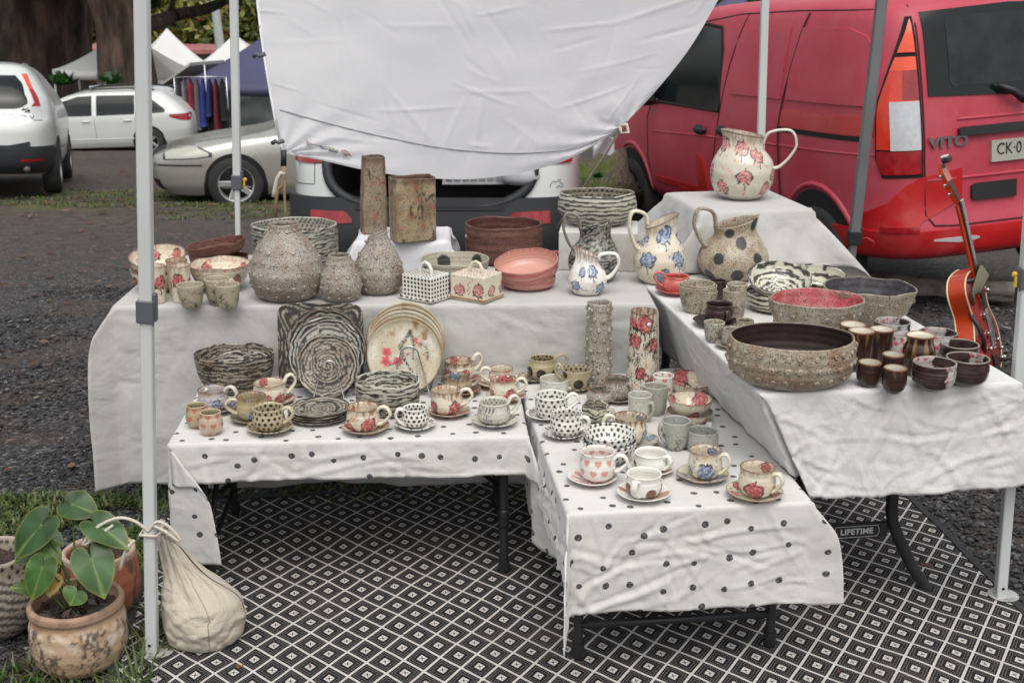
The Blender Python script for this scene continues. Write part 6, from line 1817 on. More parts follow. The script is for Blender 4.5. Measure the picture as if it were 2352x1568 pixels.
planter('red terracotta pot standing behind the heart leaved plant', 226, 1262, 1428, 174, [(.62, 0), (.70, .03), (.92, .22), (1, .5), (.95, .85), (.93, 1)], lambda a: mix(mix(full(a, (.40, .13, .07)), (.10, .065, .05), .85 * sstep(.0, .35, sn(a.X, a.Z * .5, 12, 3)) * (a.inn < .5)), (.50, .40, .30), .8 * sstep(.9, .95, a.S)), seed=5)
planter('grey black swirl striped pot cut by the left picture edge', -22, 1268, 1472, 190, [(.62, 0), (.70, .03), (.92, .20), (1, .42), (.93, .68), (.88, .82), (.90, 1)], lambda a: np.where((a.S > .80)[:, None], p_dots((.33, .29, .23), INK, .03, .007, 3)(a), p_stripes((.30, .27, .23), (.055, .048, .042), .026, -.1, 7, .5, slant=.35)(a)), seed=7)

LEAF = leafmat('glossy leaf', .42, .15)
def heart_leaf(mb_v, mb_f, mb_c, base, tip_dir, up, L, Wd, curl=.15, col=(.022, .075, .020)):
    """heart shaped blade from the petiole joint towards tip_dir"""
    t = Vector(tip_dir).normalized(); n = Vector(up); n = (n - t * n.dot(t)).normalized(); s = t.cross(n)
    nu, nv = 16, 10
    b0 = len(mb_v); na, nr = 52, 9
    AN = [0, 7, 18, 40, 65, 95, 130, 155, 171, 180]; RV = [1, .90, .80, .66, .57, .53, .49, .42, .26, .03]
    for k in range(nr + 1):
        q = k / nr
        for a in range(na):
            ang = 2 * PI * a / na - PI
            r = float(pchip(AN, RV, abs(math.degrees(ang)))) * L * q
            x = r * math.cos(ang); y = r * math.sin(ang) * Wd / (.50 * L)
            lat = abs(y) / Wd
            z = .10 * Wd * lat - curl * L * max(x / L, 0) ** 2 + .02 * L * math.sin(ang * 5 + L * 90) * q * q - .08 * Wd * max(0, -x / L)
            mb_v.append(base + t * x + s * y + n * z)
            c = np.array(col) * np.array((1.3, 1.05, .7)) * (1 + .22 * math.sin(x / L * 5 + y / Wd * 1.5))
            vv = abs(((abs(ang) * 2.3 + .15 * q) % 1) - .5)
            if vv < .05 and q > .1: c = c * 1.18
            if abs(ang) < .07 or q < .06: c = np.array((.16, .24, .06))
            if k == nr: c = c * .4 + np.array((.22, .22, .03)) * .6
            mb_c.append(c)
    for k in range(nr):
        for a in range(na):
            p0 = b0 + k * na; mb_f.append((p0 + a, p0 + (a + 1) % na, p0 + na + (a + 1) % na, p0 + na + a))
pg = empty('heart_leaved_plant', (cx, cy, Hp * .85), 'glossy heart leaved green plant growing in the tan clay pot', 'plant')
po = Vector(pg.location)
def local(x, y, d): return Vector(PD(x, y, cy + d)) - po
leaves = [  # joint px, tip px, depth offsets, width px, colour
 ((165, 1158), (232, 1180), .10, .08, 78, (.020, .070, .022)), ((95, 1205), (18, 1290), -.02, -.06, 82, (.018, .072, .024)), ((225, 1205), (305, 1258), .0, -.05, 74, (.022, .085, .022)),
 ((210, 1283), (244, 1380), -.06, -.12, 92, (.026, .092, .024)), ((97, 1302), (68, 1388), -.08, -.12, 66, (.034, .115, .024)), ((105, 1258), (145, 1296), -.02, -.04, 50, (.05, .13, .025)),
 ((175, 1362), (157, 1392), -.10, -.12, 62, (.04, .12, .022)), ((72, 1352), (20, 1345), -.03, -.06, 38, (.05, .12, .035)), ((75, 1270), (20, 1292), .0, .0, 40, (.03, .07, .02)), ((225, 1275), (258, 1335), .04, .02, 46, (.018, .055, .02)), ((120, 1330), (112, 1372), -.05, -.09, 46, (.30, .22, .05)), ((110, 1230), (150, 1250), .03, .02, 46, (.03, .09, .02)), ((195, 1195), (225, 1215), .08, .06, 50, (.012, .04, .016))]
for k, (j, t_, dj, dt, wp, c) in enumerate(leaves):
    b_ = local(*j, dj); e_ = local(*t_, dt)
    d_ = e_ - b_
    Wd = wp / FPX * (depth(po + b_)) * .5
    v, f, c_ = [], [], []
    vw = Vector((0, 0, CAMH)) - (po + b_); vw.normalize()
    up = (vw * .8 + Vector((.15 * math.sin(k * 2), 0, .8))).normalized()
    heart_leaf(v, f, c_, b_, d_, up, d_.length * .92, Wd * .97, .16, c)
    mesh_obj('leaf', v, f, LEAF, pg, True, col=np.array(c_))
    mb = MB(); r0 = Vector((.02 * math.sin(k * 1.7), .02 * math.cos(k * 2.3), -.01)); md = (r0 + b_) / 2 + Vector((0, 0, .03))
    mb.tube([r0, r0 * .6 + md * .4, md, md * .4 + b_ * .6 + Vector((0, 0, .006)), b_], [.0030, .0028, .0026, .0024, .002], 7)
    mesh_obj('stem', mb.v, mb.f, LEAF, pg, True, col=np.tile(np.array((.11, .16, .035)), (len(mb.v), 1)))
# bark chips on the soil
V = []; F = []; C = []
for k in range(90):
    a = random.uniform(0, 6.28); r = Rp * .72 * math.sqrt(random.random()); p = Vector((cx + r * math.cos(a), cy + r * math.sin(a), Hp * .86 + random.uniform(0, .012)))
    l = random.uniform(.008, .022); t = Vector((random.uniform(-1, 1), random.uniform(-1, 1), random.uniform(-.3, .5))).normalized(); s = t.orthogonal().normalized()
    b0 = len(V); V += [p - t * l, p + s * l * .45, p + t * l, p - s * l * .45]; F.append((b0, b0 + 1, b0 + 2, b0 + 3)); C += [random.choice([(.05, .025, .017), (.09, .04, .028), (.03, .02, .016)])] * 4
tag(mesh_obj('leaf_mulch', V, F, LEAFV, None, False, col=np.array(C)), 'dead brown leaf mulch on the soil of the tan clay pot', 'mulch', kind='stuff')
# one orange leaf on the mat
V = []; F = []; p = PX(551, 1532, .014)
for k in range(9):
    a = k / 9 * 6.28; r = .010 * (1 + .3 * math.sin(k * 2.5)); V.append((p[0] + r * math.cos(a), p[1] + r * 1.1 * math.sin(a), .018 + .005 * math.sin(k * 1.9)))
tag(mesh_obj('dead_leaf', V, [tuple(range(9))], LEAFV, None, False, col=np.tile(np.array((.40, .15, .03)), (9, 1))), 'curled orange dead leaf on the mat beside the sand bag', 'leaf')
# ------------------------------------------------------------------ vehicles
def paintm(name, c, rough=.25, dust=.0, dustc=(.4, .3, .28), coat=.6, metal=0.0):
    m, nt, b = newmat(name); n = N(nt); co = n.obj()
    z = n.noise(1.7, co, detail=8, rough=.7)
    z2 = n.noise(9, co, detail=6, rough=.7)
    col = n.mixc(n.ramp(z.outputs[0], [(.35, .0), (.70, dust)]), c, dustc)
    col = n.mixc(n.ramp(z2.outputs[0], [(.55, .0), (.8, dust * .6)]), col, dustc)
    n.link(col, b.inputs['Base Color'])
    setv(b, rough=rough, coat=coat, coatr=.12, metal=metal)
    n.link(n.math('MULTIPLY_ADD', z.outputs[0], .25, rough - .1), b.inputs['Roughness'])
    return m
GLASS = M('dark car glass', (.008, .011, .011), .05, var=.1, spec=.35)
RUBBER = M('tyre rubber', (.018, .018, .018), .8, bump=.4, bscale=80, dirt=(.06, .05, .04), damt=.4)
ALLOY = M('wheel alloy', (.42, .42, .42), .32, .8)
STEEL = M('dull wheel steel', (.11, .09, .08), .6, .4)
TRIM = M('grey black bumper plastic', (.022, .024, .028), .55, bump=.2, bscale=200)
DARK = M('matt black trim and painted shade', (.008, .008, .008), .9)  # near black for seals and grilles, also painted in as shade in recesses
LRED = M('red lamp lens', (.30, .008, .012), .12, coat=.5, var=.25, scale=20)
LORG = M('orange red lamp lens', (.75, .07, .012), .12, coat=.5, var=.12, scale=14)
HEADL = M('aged headlamp lens', (.42, .42, .36), .12, coat=.5, var=.06, scale=3)
LMID = M('bright red lamp lens', (.60, .035, .010), .12, coat=.5, var=.15, scale=14)
LWHT = M('clear lamp lens', (.50, .51, .53), .10, coat=.5, var=.10, scale=26)
SEAM = M('panel gap', (.05, .008, .010), .9)
SEAMG = M('grey panel gap', (.10, .10, .10), .9)
CHR = M('badge chrome', (.5, .5, .52), .25, 1.0)

class Car:
    def __init__(s, root, rows):
        s.root = root
        r = np.array(rows, float); s.z = r[:, 0]; s.r = r
        s.z0, s.z1 = s.z[0], s.z[-1]
    def par(s, z):
        xr, xf, w, n = [pchip(s.z, s.r[:, k], z) for k in (1, 2, 3, 4)]
        return (xr + xf) / 2, (xf - xr) / 2, w, n
    def P(s, phi, z, lift=0.0):
        xc, L, w, n = s.par(z)
        def pt(ph, dl=0):
            c, q = np.cos(ph), np.sin(ph)
            return np.stack([xc + L * np.sign(c) * np.abs(c) ** (2 / n), w * np.sign(q) * np.abs(q) ** (2 / n), np.broadcast_to(z, np.shape(ph)) * 1.0], -1)
        p = pt(phi)
        if np.any(lift):
            e = 1e-3
            xn, yn = np.abs((p[..., 0] - xc) / L), np.abs(p[..., 1] / w)
            nx = np.sign(p[..., 0] - xc) * xn ** (n - 1) / L; ny = np.sign(p[..., 1]) * yn ** (n - 1) / w
            l = np.hypot(nx, ny) + 1e-9
            p = p + np.stack([nx / l, ny / l, 0 * nx], -1) * np.asarray(lift)[..., None] if np.ndim(lift) else p + np.stack([nx / l, ny / l, 0 * nx], -1) * lift
        return p
    def phi_side(s, x, z, sg=1):
        xc, L, w, n = s.par(z)
        t = np.clip((x - xc) / L, -.9999, .9999)
        c = np.sign(t) * np.abs(t) ** (n / 2)
        ph = np.arccos(c)
        return ph if sg > 0 else -ph
    def phi_rear(s, y, z):
        xc, L, w, n = s.par(z)
        t = np.clip(y / w, -.9999, .9999)
        return PI - np.arcsin(np.sign(t) * np.abs(t) ** (n / 2))
    def phi_front(s, y, z):
        xc, L, w, n = s.par(z)
        t = np.clip(y / w, -.9999, .9999)
        return np.arcsin(np.sign(t) * np.abs(t) ** (n / 2))
    def body(s, m, nz=70, nphi=200, hole=None, name='body'):
        t = np.linspace(0, 1, nz); zs = s.z0 + (s.z1 - s.z0) * (1 - (1 - t) ** 1.5)
        ph = np.linspace(0, 2 * PI, nphi, endpoint=False)
        V = np.concatenate([s.P(ph, z) for z in zs])
        F = []
        for j in range(nz - 1):
            for i in range(nphi):
                q = (j * nphi + i, j * nphi + (i + 1) % nphi, (j + 1) * nphi + (i + 1) % nphi, (j + 1) * nphi + i)
                if hole is not None:
                    c = (V[q[0]] + V[q[2]]) / 2
                    if hole(c): continue
                F.append(q)
        F.append(tuple(range(nphi))[::-1]); F.append(tuple((nz - 1) * nphi + i for i in range(nphi)))
        return mesh_obj(name, V, F, m, s.root, True)
    def patch(s, name, phis, z, m, lift=.004, parent=None):
        """grid patch; phis and z are 2-D arrays (rows upwards)"""
        nr, nc = z.shape
        V = []
        for j in range(nr):
            for i in range(nc):
                V.append(s.P(np.array(phis[j, i]), z[j, i], lift))
        # skirts back into the body so the piece has an edge
        F = [(j * nc + i, j * nc + i + 1, (j + 1) * nc + i + 1, (j + 1) * nc + i) for j in range(nr - 1) for i in range(nc - 1)]
        rim = [(0, i) for i in range(nc)] + [(j, nc - 1) for j in range(1, nr)] + [(nr - 1, i) for i in range(nc - 2, -1, -1)] + [(j, 0) for j in range(nr - 2, 0, -1)]
        b = len(V)
        for (j, i) in rim: V.append(s.P(np.array(phis[j, i]), z[j, i], -.01))
        k = len(rim)
        for q in range(k):
            a0, a1 = rim[q], rim[(q + 1) % k]
            F.append((a0[0] * nc + a0[1], b + q, b + (q + 1) % k, a1[0] * nc + a1[1]))
        o = mesh_obj(name, V, F, m, parent or s.root, True)
        return autosmooth(o, 40)
    def side(s, name, st, m, sg=1, lift=.004, nz=7, nx=None, parent=None):
        """st: (x, zbottom, ztop) stations"""
        a = np.array(st, float); xs = np.linspace(a[0, 0], a[-1, 0], nx or max(10, len(st) * 4))
        xs = np.unique(np.r_[xs, a[:, 0]])
        zb = np.interp(xs, a[:, 0], a[:, 1]); zt = np.interp(xs, a[:, 0], a[:, 2])
        z = np.array([zb + (zt - zb) * k for k in np.linspace(0, 1, nz)])
        ph = s.phi_side(np.broadcast_to(xs, z.shape), z, sg)
        return s.patch(name, ph, z, m, lift, parent)
    def rear(s, name, st, m, lift=.004, nz=7, parent=None, front=False):
        a = np.array(st, float); ys = np.linspace(a[0, 0], a[-1, 0], max(12, len(st) * 4)); ys = np.unique(np.r_[ys, a[:, 0]])
        zb = np.interp(ys, a[:, 0], a[:, 1]); zt = np.interp(ys, a[:, 0], a[:, 2])
        z = np.array([zb + (zt - zb) * k for k in np.linspace(0, 1, nz)])
        f = s.phi_front if front else s.phi_rear
        return s.patch(name, f(np.broadcast_to(ys, z.shape), z), z, m, lift, parent)
    def line(s, name, pts, m, r=.004, sg=1, rear=False, parent=None, lift=0.0):
        P = []
        for (p0, p1) in zip(pts[:-1], pts[1:]):
            for t in np.linspace(0, 1, 8, endpoint=False):
                a = p0[0] + (p1[0] - p0[0]) * t; z = p0[1] + (p1[1] - p0[1]) * t
                ph = s.phi_rear(np.array(a), z) if rear else s.phi_side(np.array(a), z, sg)
                P.append(s.P(ph, z, lift))
        a, z = pts[-1]
        P.append(s.P(s.phi_rear(np.array(a), z) if rear else s.phi_side(np.array(a), z, sg), z, lift))
        mb = MB(); mb.tube(P, r, 6); return mb.build(name, m, parent or s.root, True)
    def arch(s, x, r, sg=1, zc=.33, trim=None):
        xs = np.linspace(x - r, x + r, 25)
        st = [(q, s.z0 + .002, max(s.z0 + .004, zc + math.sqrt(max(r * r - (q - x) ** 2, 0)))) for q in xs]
        s.side('arch_shade_patch', st, DARK, sg, .003, 8)  # wheel well shade painted as a flush black patch, no recess cut
        if trim:
            P = [s.P(s.phi_side(np.array(x + (r + .02) * math.cos(t)), zc + (r + .02) * math.sin(t), sg), zc + (r + .02) * math.sin(t), .002) for t in np.linspace(.05, PI - .05, 30)]
            mb = MB(); mb.tube(P, .035, 8); mb.build('arch_lip', trim, s.root, True)
    def wheel(s, x, sg, r=.32, w=.20, rim=ALLOY, spokes=5, proud=.012, zc=None):
        zc = r if zc is None else zc
        y = max(float(s.P(s.phi_side(np.array(x), q, 1), q)[1]) for q in np.linspace(s.z0 + .02, zc + r, 7)) + proud
        g = bpy.data.objects.new('wheel', None); COL.objects.link(g); g.parent = s.root; g.location = (x, sg * (y - w / 2), zc); g.empty_display_size = .1
        g.rotation_euler = (0, 0, 0 if sg > 0 else PI)
        mb = MB(); mb.lathe([(r * .62, -w / 2), (r * .90, -w / 2), (r * .985, -w * .38), (r, -w * .2), (r, w * .2), (r * .985, w * .38), (r * .90, w / 2), (r * .66, w / 2), (r * .64, w * .42), (r * .62, -w / 2)], n=40, axis='y', caps=False)
        autosmooth(mb.build('tyre', RUBBER, g, True), 50)
        mb = MB(); mb.lathe([(r * .66, w * .40), (r * .655, w * .47), (r * .62, w * .46), (r * .58, w * .30), (r * .56, -w * .2), (.56 * r, -w * .4)], n=40, axis='y', caps=False)
        for k in range(spokes):
            a = 2 * PI * k / spokes + .3
            M4 = Matrix.Rotation(a, 4, 'Y')
            mb.box((0, w * .32, r * .34), (r * .20, .03, r * .56), .008, M4)
        mb.lathe([(r * .16, w * .30), (r * .16, w * .38), (r * .10, w * .42), (.005, w * .42)], n=20, axis='y')
        autosmooth(mb.build('rim', rim, g, True), 35)
        mb = MB(); mb.lathe([(r * .60, w * .1), (.005, w * .1)], n=30, axis='y'); mb.build('brake_shade', DARK, g)  # dark disc stands in for the shade behind the spokes
        return g

def car_root(name, loc, heading, label, cat, pitch=0.0, roll=0.0, group=None):
    """heading: angle of travel from +Y, positive to the left"""
    o = empty(name, loc, label, cat, group)
    Rm = Matrix.Rotation(PI / 2 + heading, 4, 'Z') @ Matrix.Rotation(pitch, 4, 'Y') @ Matrix.Rotation(roll, 4, 'X')
    o.rotation_euler = Rm.to_euler()
    return o
def lettering(text, size, m, parent, loc, rot, name='lettering', ext=.002, sx=1.0, shear=0.0, bold=.0):
    tc = bpy.data.curves.new('t', 'FONT'); tc.body = text; tc.size = size; tc.align_x = 'CENTER'; tc.align_y = 'CENTER'; tc.extrude = ext; tc.shear = shear; tc.offset = bold
    to = bpy.data.objects.new('t', tc); COL.objects.link(to); dg = bpy.context.evaluated_depsgraph_get(); me = bpy.data.meshes.new_from_object(to.evaluated_get(dg)); bpy.data.objects.remove(to)
    me.materials.clear(); me.materials.append(m)
    o = bpy.data.objects.new(name, me); COL.objects.link(o); o.parent = parent; o.location = loc; o.rotation_euler = rot; o.scale = (sx, 1, 1)
    return o

# --- red van
VH = math.radians(16)
vr = car_root('parked_van', (3.085, 7.26, -.135), VH, 'dusty red panel van parked behind the stall, seen from its rear corner', 'van', pitch=math.radians(2.2), roll=math.radians(-3.0))
REDP = paintm('dusty red paint', (.42, .030, .055), .54, .55, (.46, .125, .15), .04)
REDB_ = M('bright red plastic', (.44, .008, .010), .30, var=.12, dirt=(.36, .10, .10), damt=.35, coat=.3)
van = Car(vr, [(.38, .06, 4.62, .88, 7), (.43, -.01, 4.72, .925, 7), (.55, -.03, 4.75, .945, 7.5), (.70, .0, 4.74, .955, 8), (.95, .01, 4.66, .958, 8), (1.10, .02, 4.42, .952, 8), (1.30, .045, 3.95, .935, 8), (1.55, .085, 3.60, .895, 8), (1.75, .13, 3.28, .85, 8), (1.86, .19, 3.05, .80, 7), (1.905, .30, 2.85, .72, 6), (1.93, .60, 2.5, .50, 4)])
van.body(REDP, 80, 260)
# bright plastics: bumper, sill trims
bp = []
zz = np.linspace(.39, .57, 8); ph = np.linspace(0, 1, 60)
pz = np.array([[van.phi_side(np.array(.98), z, 1) + (2 * PI - van.phi_side(np.array(.98), z, 1) * 2) * u for u in ph] for z in zz])
z2 = np.repeat(zz[:, None], 60, 1)
# bumper top rises behind the arch
up = np.clip((.42 - np.abs(np.linspace(-1, 1, 60))) * 0, 0, 1)
bump = van.patch('rear_bumper', pz, z2, REDB_, .030)
van.side('bumper_corner', [(.0, .56, .92), (.10, .56, .74), (.22, .56, .68), (.32, .56, .66)], REDB_, 1, .008)
van.line('panel_gap', [(.02, .57), (.40, .60), (.95, .50)], SEAM, .005)
van.arch(.72, .40, 1, .36); van.arch(3.90, .39, 1, .36)
van.wheel(.72, 1, .335, .21, STEEL, 6, .016); van.wheel(3.90, 1, .335, .21, STEEL, 6, .016)
van.wheel(.72, -1, .335, .21, STEEL, 6, .016); van.wheel(3.90, -1, .335, .21, STEEL, 6, .016)
for x in (.72, 3.90):      # flared arch edge in body colour
    P = [van.P(van.phi_side(np.array(x + .43 * math.cos(t)), .36 + .43 * math.sin(t), 1),   .36 + .43 * math.sin(t), -.004) for t in np.linspace(.15, PI - .15, 36)]
    mb = MB(); mb.tube(P, .020, 10); mb.build('arch_flare', REDP, vr, True)
van.side('sill_trim', [(1.20, .50, .57), (2.28, .50, .57)], REDB_, 1, .010)
van.side('sill_trim', [(2.32, .50, .57), (3.38, .52, .56)], REDB_, 1, .010)
van.side('sill_trim', [(2.32, .40, .60), (2.38, .40, .78), (2.46, .40, .82), (2.50, .40, .82)], REDB_, 1, .010)
# sliding door rail
rail = van.side('rail_cover', [(.12, 1.125, 1.235), (1.20, 1.125, 1.235)], REDB_, 1, .008)
van.side('rail_slot', [(.12, 1.090, 1.118), (1.20, 1.090, 1.118)], DARK, 1, .004)
# raised side panels
for st in ([(.20, 1.30, 1.34), (.24, 1.30, 1.60), (.34, 1.30, 1.70), (.50, 1.30, 1.745), (1.10, 1.30, 1.755), (1.12, 1.30, 1.755)], [(1.20, 1.30, 1.755), (1.85, 1.30, 1.735), (1.94, 1.30, 1.66)]):
    van.side('pressed_panel', st, REDP, 1, .012, 12, 30)
# seams
van.line('panel_gap', [(1.16, .58), (1.20, 1.12), (1.16, 1.30), (1.02, 1.84)], SEAM, .006, lift=.009)
van.line('panel_gap', [(2.16, .40), (2.22, .80), (2.10, 1.20), (2.02, 1.50), (1.88, 1.84)], SEAM, .006)
van.line('panel_gap', [(3.44, .40), (3.52, .70), (3.50, 1.05), (3.42, 1.16)], SEAM, .005)
van.line('crease', [(.05, 1.02), (1.1, 1.0), (2.3, .97), (3.4, .93)], REDP, .010, lift=-.004)
van.line('gutter', [(.30, 1.845), (1.2, 1.855), (2.0, 1.845), (2.8, 1.78)], SEAM, .005)
# cab door glass
wn = van.side('window', [(2.14, 1.19, 1.24), (2.18, 1.18, 1.58), (2.25, 1.18, 1.74), (2.50, 1.18, 1.765), (2.80, 1.185, 1.74), (3.10, 1.19, 1.62), (3.35, 1.195, 1.45), (3.56, 1.20, 1.29), (3.62, 1.20, 1.225)], GLASS, 1, .006, 9, 30)
van.line('window_seal', [(2.12, 1.17), (2.16, 1.60), (2.24, 1.755), (2.52, 1.78), (2.82, 1.755), (3.12, 1.635), (3.37, 1.465), (3.62, 1.24), (3.6, 1.18), (2.12, 1.165)], DARK, .012, lift=.002)
mb = MB(); c_ = van.P(van.phi_side(np.array(3.30), 1.27, 1), 1.27, .10); mb.box(tuple(c_), (.10, .17, .24), .04); mb.box((c_[0], c_[1] - .1, c_[2] - .09), (.06, .14, .05), .015); autosmooth(mb.build('mirror', BLK2, vr, True), 40)
for x, z in ((2.42, 1.01), (2.02, 1.03)):
    c_ = van.P(van.phi_side(np.array(x), z, 1), z, .016); mb = MB(); mb.box(tuple(c_), (.20, .035, .045), .014); mb.box((c_[0] + .03, c_[1] - .012, c_[2]), (.11, .03, .075), .012); autosmooth(mb.build('door_handle', BLK2, vr, True), 40)
# tail lamp wrapped round the corner
def lamp(z0, z1, m, y_in, x_out, lift=.012, name='tail_lamp_lens', par=None):
    zz = np.linspace(z0, z1, 9); rows = []
    for z in zz:
        a = van.phi_side(np.array(x_out(z)), z, 1); b = van.phi_rear(np.array(y_in), z); rows.append(a + (b - a) * np.linspace(0, 1, 22))
    return van.patch(name, np.array(rows), np.repeat(zz[:, None], 22, 1), m, lift, par)
xro = lambda z: float(van.par(z)[0] - van.par(z)[1])
xo = lambda z: xro(z) + float(pchip([.85, 1.0, 1.25, 1.45, 1.62, 1.75, 1.84], [.10, .15, .145, .10, .058, .036, .03], z))
seal = lamp(.885, 1.80, DARK, .645, lambda z: xo(z) + .012, .006, 'tail_lamp')
lamp(1.60, 1.785, LORG, .66, xo, .014, par=seal); lamp(1.50, 1.575, LORG, .66, xo, .014, par=seal)
lamp(1.335, 1.50, LRED, .66, lambda z: xro(z) + .045, .015, par=seal); lamp(1.05, 1.50, LMID, .66, xo, .0125, par=seal)
lamp(1.045, 1.325, LWHT, .66, lambda z: xro(z) + .085, .017, par=seal); lamp(.905, 1.04, LRED, .66, xo, .014, par=seal)
# tailgate
van.line('panel_gap', [(.635, 1.86), (.635, .95), (.63, .66), (.58, .595), (.45, .585), (-.45, .585), (-.58, .595), (-.635, .95), (-.635, 1.86)], SEAM, .006, rear=True)
gl = van.rear('rear_window', [(-.60, 1.34, 1.82), (.0, 1.32, 1.845), (.60, 1.345, 1.82)], GLASS, .008, 10)
INNER = M('smoked inner glass', (.016, .022, .021), .05, var=.4, scale=8, spec=.3)
van.rear('heated_pane', [(-.46, 1.42, 1.76), (-.44, 1.39, 1.79), (.44, 1.39, 1.79), (.46, 1.42, 1.76)], INNER, .0105, 8, parent=gl)
van.rear('handle_strip', [(-.42, 1.105, 1.155), (.40, 1.105, 1.155), (.42, 1.115, 1.145)], BLK2, .030)
pl_ = van.rear('number_plate', [(-.20, .935, 1.060), (.20, .935, 1.060)], M('plate backing', (.36, .36, .30), .5, dirt=(.25, .22, .16), damt=.4), .018)
RP = (PI / 2, 0, -PI / 2)
px_ = float(van.P(van.phi_rear(np.array(0.), 1.0), 1.0, .0)[0])
lettering('CK·01', .098, M('plate black', (.02, .02, .025), .5), pl_, (px_ - .0195, .060, 1.005), RP, 'plate_number', .0012, .84)
lettering('NEW SOUTH WALES', .022, M('plate grey text', (.10, .10, .10), .5), pl_, (px_ - .0195, 0, .949), RP, 'plate_state', .001)
pxv = float(van.P(van.phi_rear(np.array(.45), 1.06), 1.06, .0)[0])
lettering('VITO', .085, CHR, vr, (pxv - .007, .485, 1.075), RP, 'badge_lettering', .005, 1.35, 0, .003)
mb = MB(); c_ = van.P(van.phi_rear(np.array(-.02), 1.29), 1.29, .03)
mb.tube([c_, c_ + np.array([-.03, .02, .0]), c_ + np.array([-.02, .10, .055]), c_ + np.array([.0, .18, .09])], [.03, .028, .022, .012], 10); mb.build('rear_wiper', BLK2, vr, True)
van.rear('lower_handle', [(.02, .72, .82), (.30, .72, .82), (.33, .735, .805)], BLK2, .016)
van.rear('bumper_reflector', [(.68, .565, .600), (.84, .565, .600)], LRED, .036)
SCR = M('scraped white primer', (.46, .42, .41), .7)
van.rear('scrape', [(.30, .500, .512), (.34, .492, .520), (.44, .488, .522), (.52, .500, .522), (.60, .508, .520)], SCR, .0335)
van.line('gate_crease', [(.62, .86), (-.62, .86)], REDP, .012, rear=True, lift=-.004)
van.line('gate_crease', [(.42, 1.20), (-.5, 1.20)], REDP, .012, rear=True, lift=-.005)

# --- white hatchback with its boot open behind the sheet
WHITEP = paintm('white car paint', (.62, .64, .62), .22, .12, (.40, .38, .33))
hr = car_root('parked_hatchback', (-.49, 7.16, -.21), math.radians(-1.5), 'white hatchback with its boot open behind the hanging sheet', 'car', pitch=math.radians(3))
hb = Car(hr, [(.22, .10, 3.85, .78, 6), (.36, .0, 3.98, .89, 6), (.55, -.03, 4.0, .915, 6.5), (.72, .0, 4.0, .915, 7), (.95, .05, 3.7, .91, 7), (1.15, .16, 3.1, .87, 7), (1.35, .34, 2.6, .74, 6), (1.45, .50, 2.3, .64, 5), (1.50, .9, 2.0, .40, 4)])
def inhole(c):
    y, z = abs(c[1]), c[2]
    if c[0] > 1.0 or z < .70: return False
    if z > 1.02: return y < .60 and z < 1.36
    return (y / .62) ** 3 + ((1.02 - z) / .30) ** 3 < 1
hb.body(WHITEP, 110, 320, inhole)
ring = []
for t in np.linspace(0, PI, 41):
    y = .62 * np.sign(math.cos(t)) * abs(math.cos(t)) ** (2 / 3); z = 1.02 - .30 * abs(math.sin(t)) ** (2 / 3)
    ring.append(hb.P(hb.phi_rear(np.array(y), z), z, .006))
ring = [hb.P(hb.phi_rear(np.array(.60), 1.34), 1.34, .006)] + ring + [hb.P(hb.phi_rear(np.array(-.60), 1.34), 1.34, .006)]
mb = MB(); mb.tube(ring, .032, 10); mb.build('boot_seal', TRIM, hr, True)
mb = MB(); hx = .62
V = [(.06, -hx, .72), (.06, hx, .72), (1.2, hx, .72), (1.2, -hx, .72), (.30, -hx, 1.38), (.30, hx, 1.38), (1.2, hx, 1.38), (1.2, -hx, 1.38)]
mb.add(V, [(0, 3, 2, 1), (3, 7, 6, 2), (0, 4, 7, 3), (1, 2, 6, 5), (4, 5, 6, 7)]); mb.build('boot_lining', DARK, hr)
tg = MB(); tg.add([(.34, -.60, 1.42), (.34, .60, 1.42), (-.42, .58, 1.80), (-.42, -.58, 1.80), (.34, -.60, 1.47), (.34, .60, 1.47), (-.44, .58, 1.86), (-.44, -.58, 1.86)], [(0, 1, 2, 3), (4, 7, 6, 5), (0, 4, 5, 1), (3, 2, 6, 7), (0, 3, 7, 4), (1, 5, 6, 2)]); tg.build('raised_tailgate', WHITEP, hr)
# bumper
zz = np.linspace(.30, .79, 10); rows = []
for z in zz:
    a = hb.phi_side(np.array(.50), z, 1); b = 2 * PI - a; rows.append(a + (b - a) * np.linspace(0, 1, 70))
hb.patch('rear_bumper', np.array(rows), np.repeat(zz[:, None], 70, 1), TRIM, .035)
hb.rear('bumper_step', [(-.44, .72, .745), (.44, .72, .745)], BLK2, .042)
for s in (1, -1):
    st = sorted([(s * .46, .645, .665), (s * .50, .64, .71), (s * .70, .64, .715)])
    hb.rear('reflector', st, LRED, .041)
    st = sorted([(s * .84, .985, 1.10), (s * .70, .985, 1.10), (s * .62, .99, 1.05)])
    hb.rear('tail_lamp', st, LRED, .012)
hb.line('panel_gap', [(.70, .99), (.70, .86), (.86, .855)], SEAMG, .003, rear=True)
for x in (.72, 3.2):
    for s in (1, -1): hb.arch(x, .33, s, .30); hb.wheel(x, s, .30, .18, ALLOY, 5)
# hare outline sticker
y0, z0 = -.745, .86; S_ = .030
pts = [(-1, -.5), (-1.0, .2), (-.5, .7), (.2, .5), (.6, .9), (1.0, 1.0), (.8, .5), (1.3, .1), (1.6, -.4), (1.2, -.6), (.6, -.2), (.2, -.6)]
mb = MB(); P = [hb.P(hb.phi_rear(np.array(y0 - u * S_), z0 + v * S_), z0 + v * S_, .004) for u, v in pts]; mb.tube(P, .0016, 5); mb.build('outline_sticker', SEAMG, hr, True)
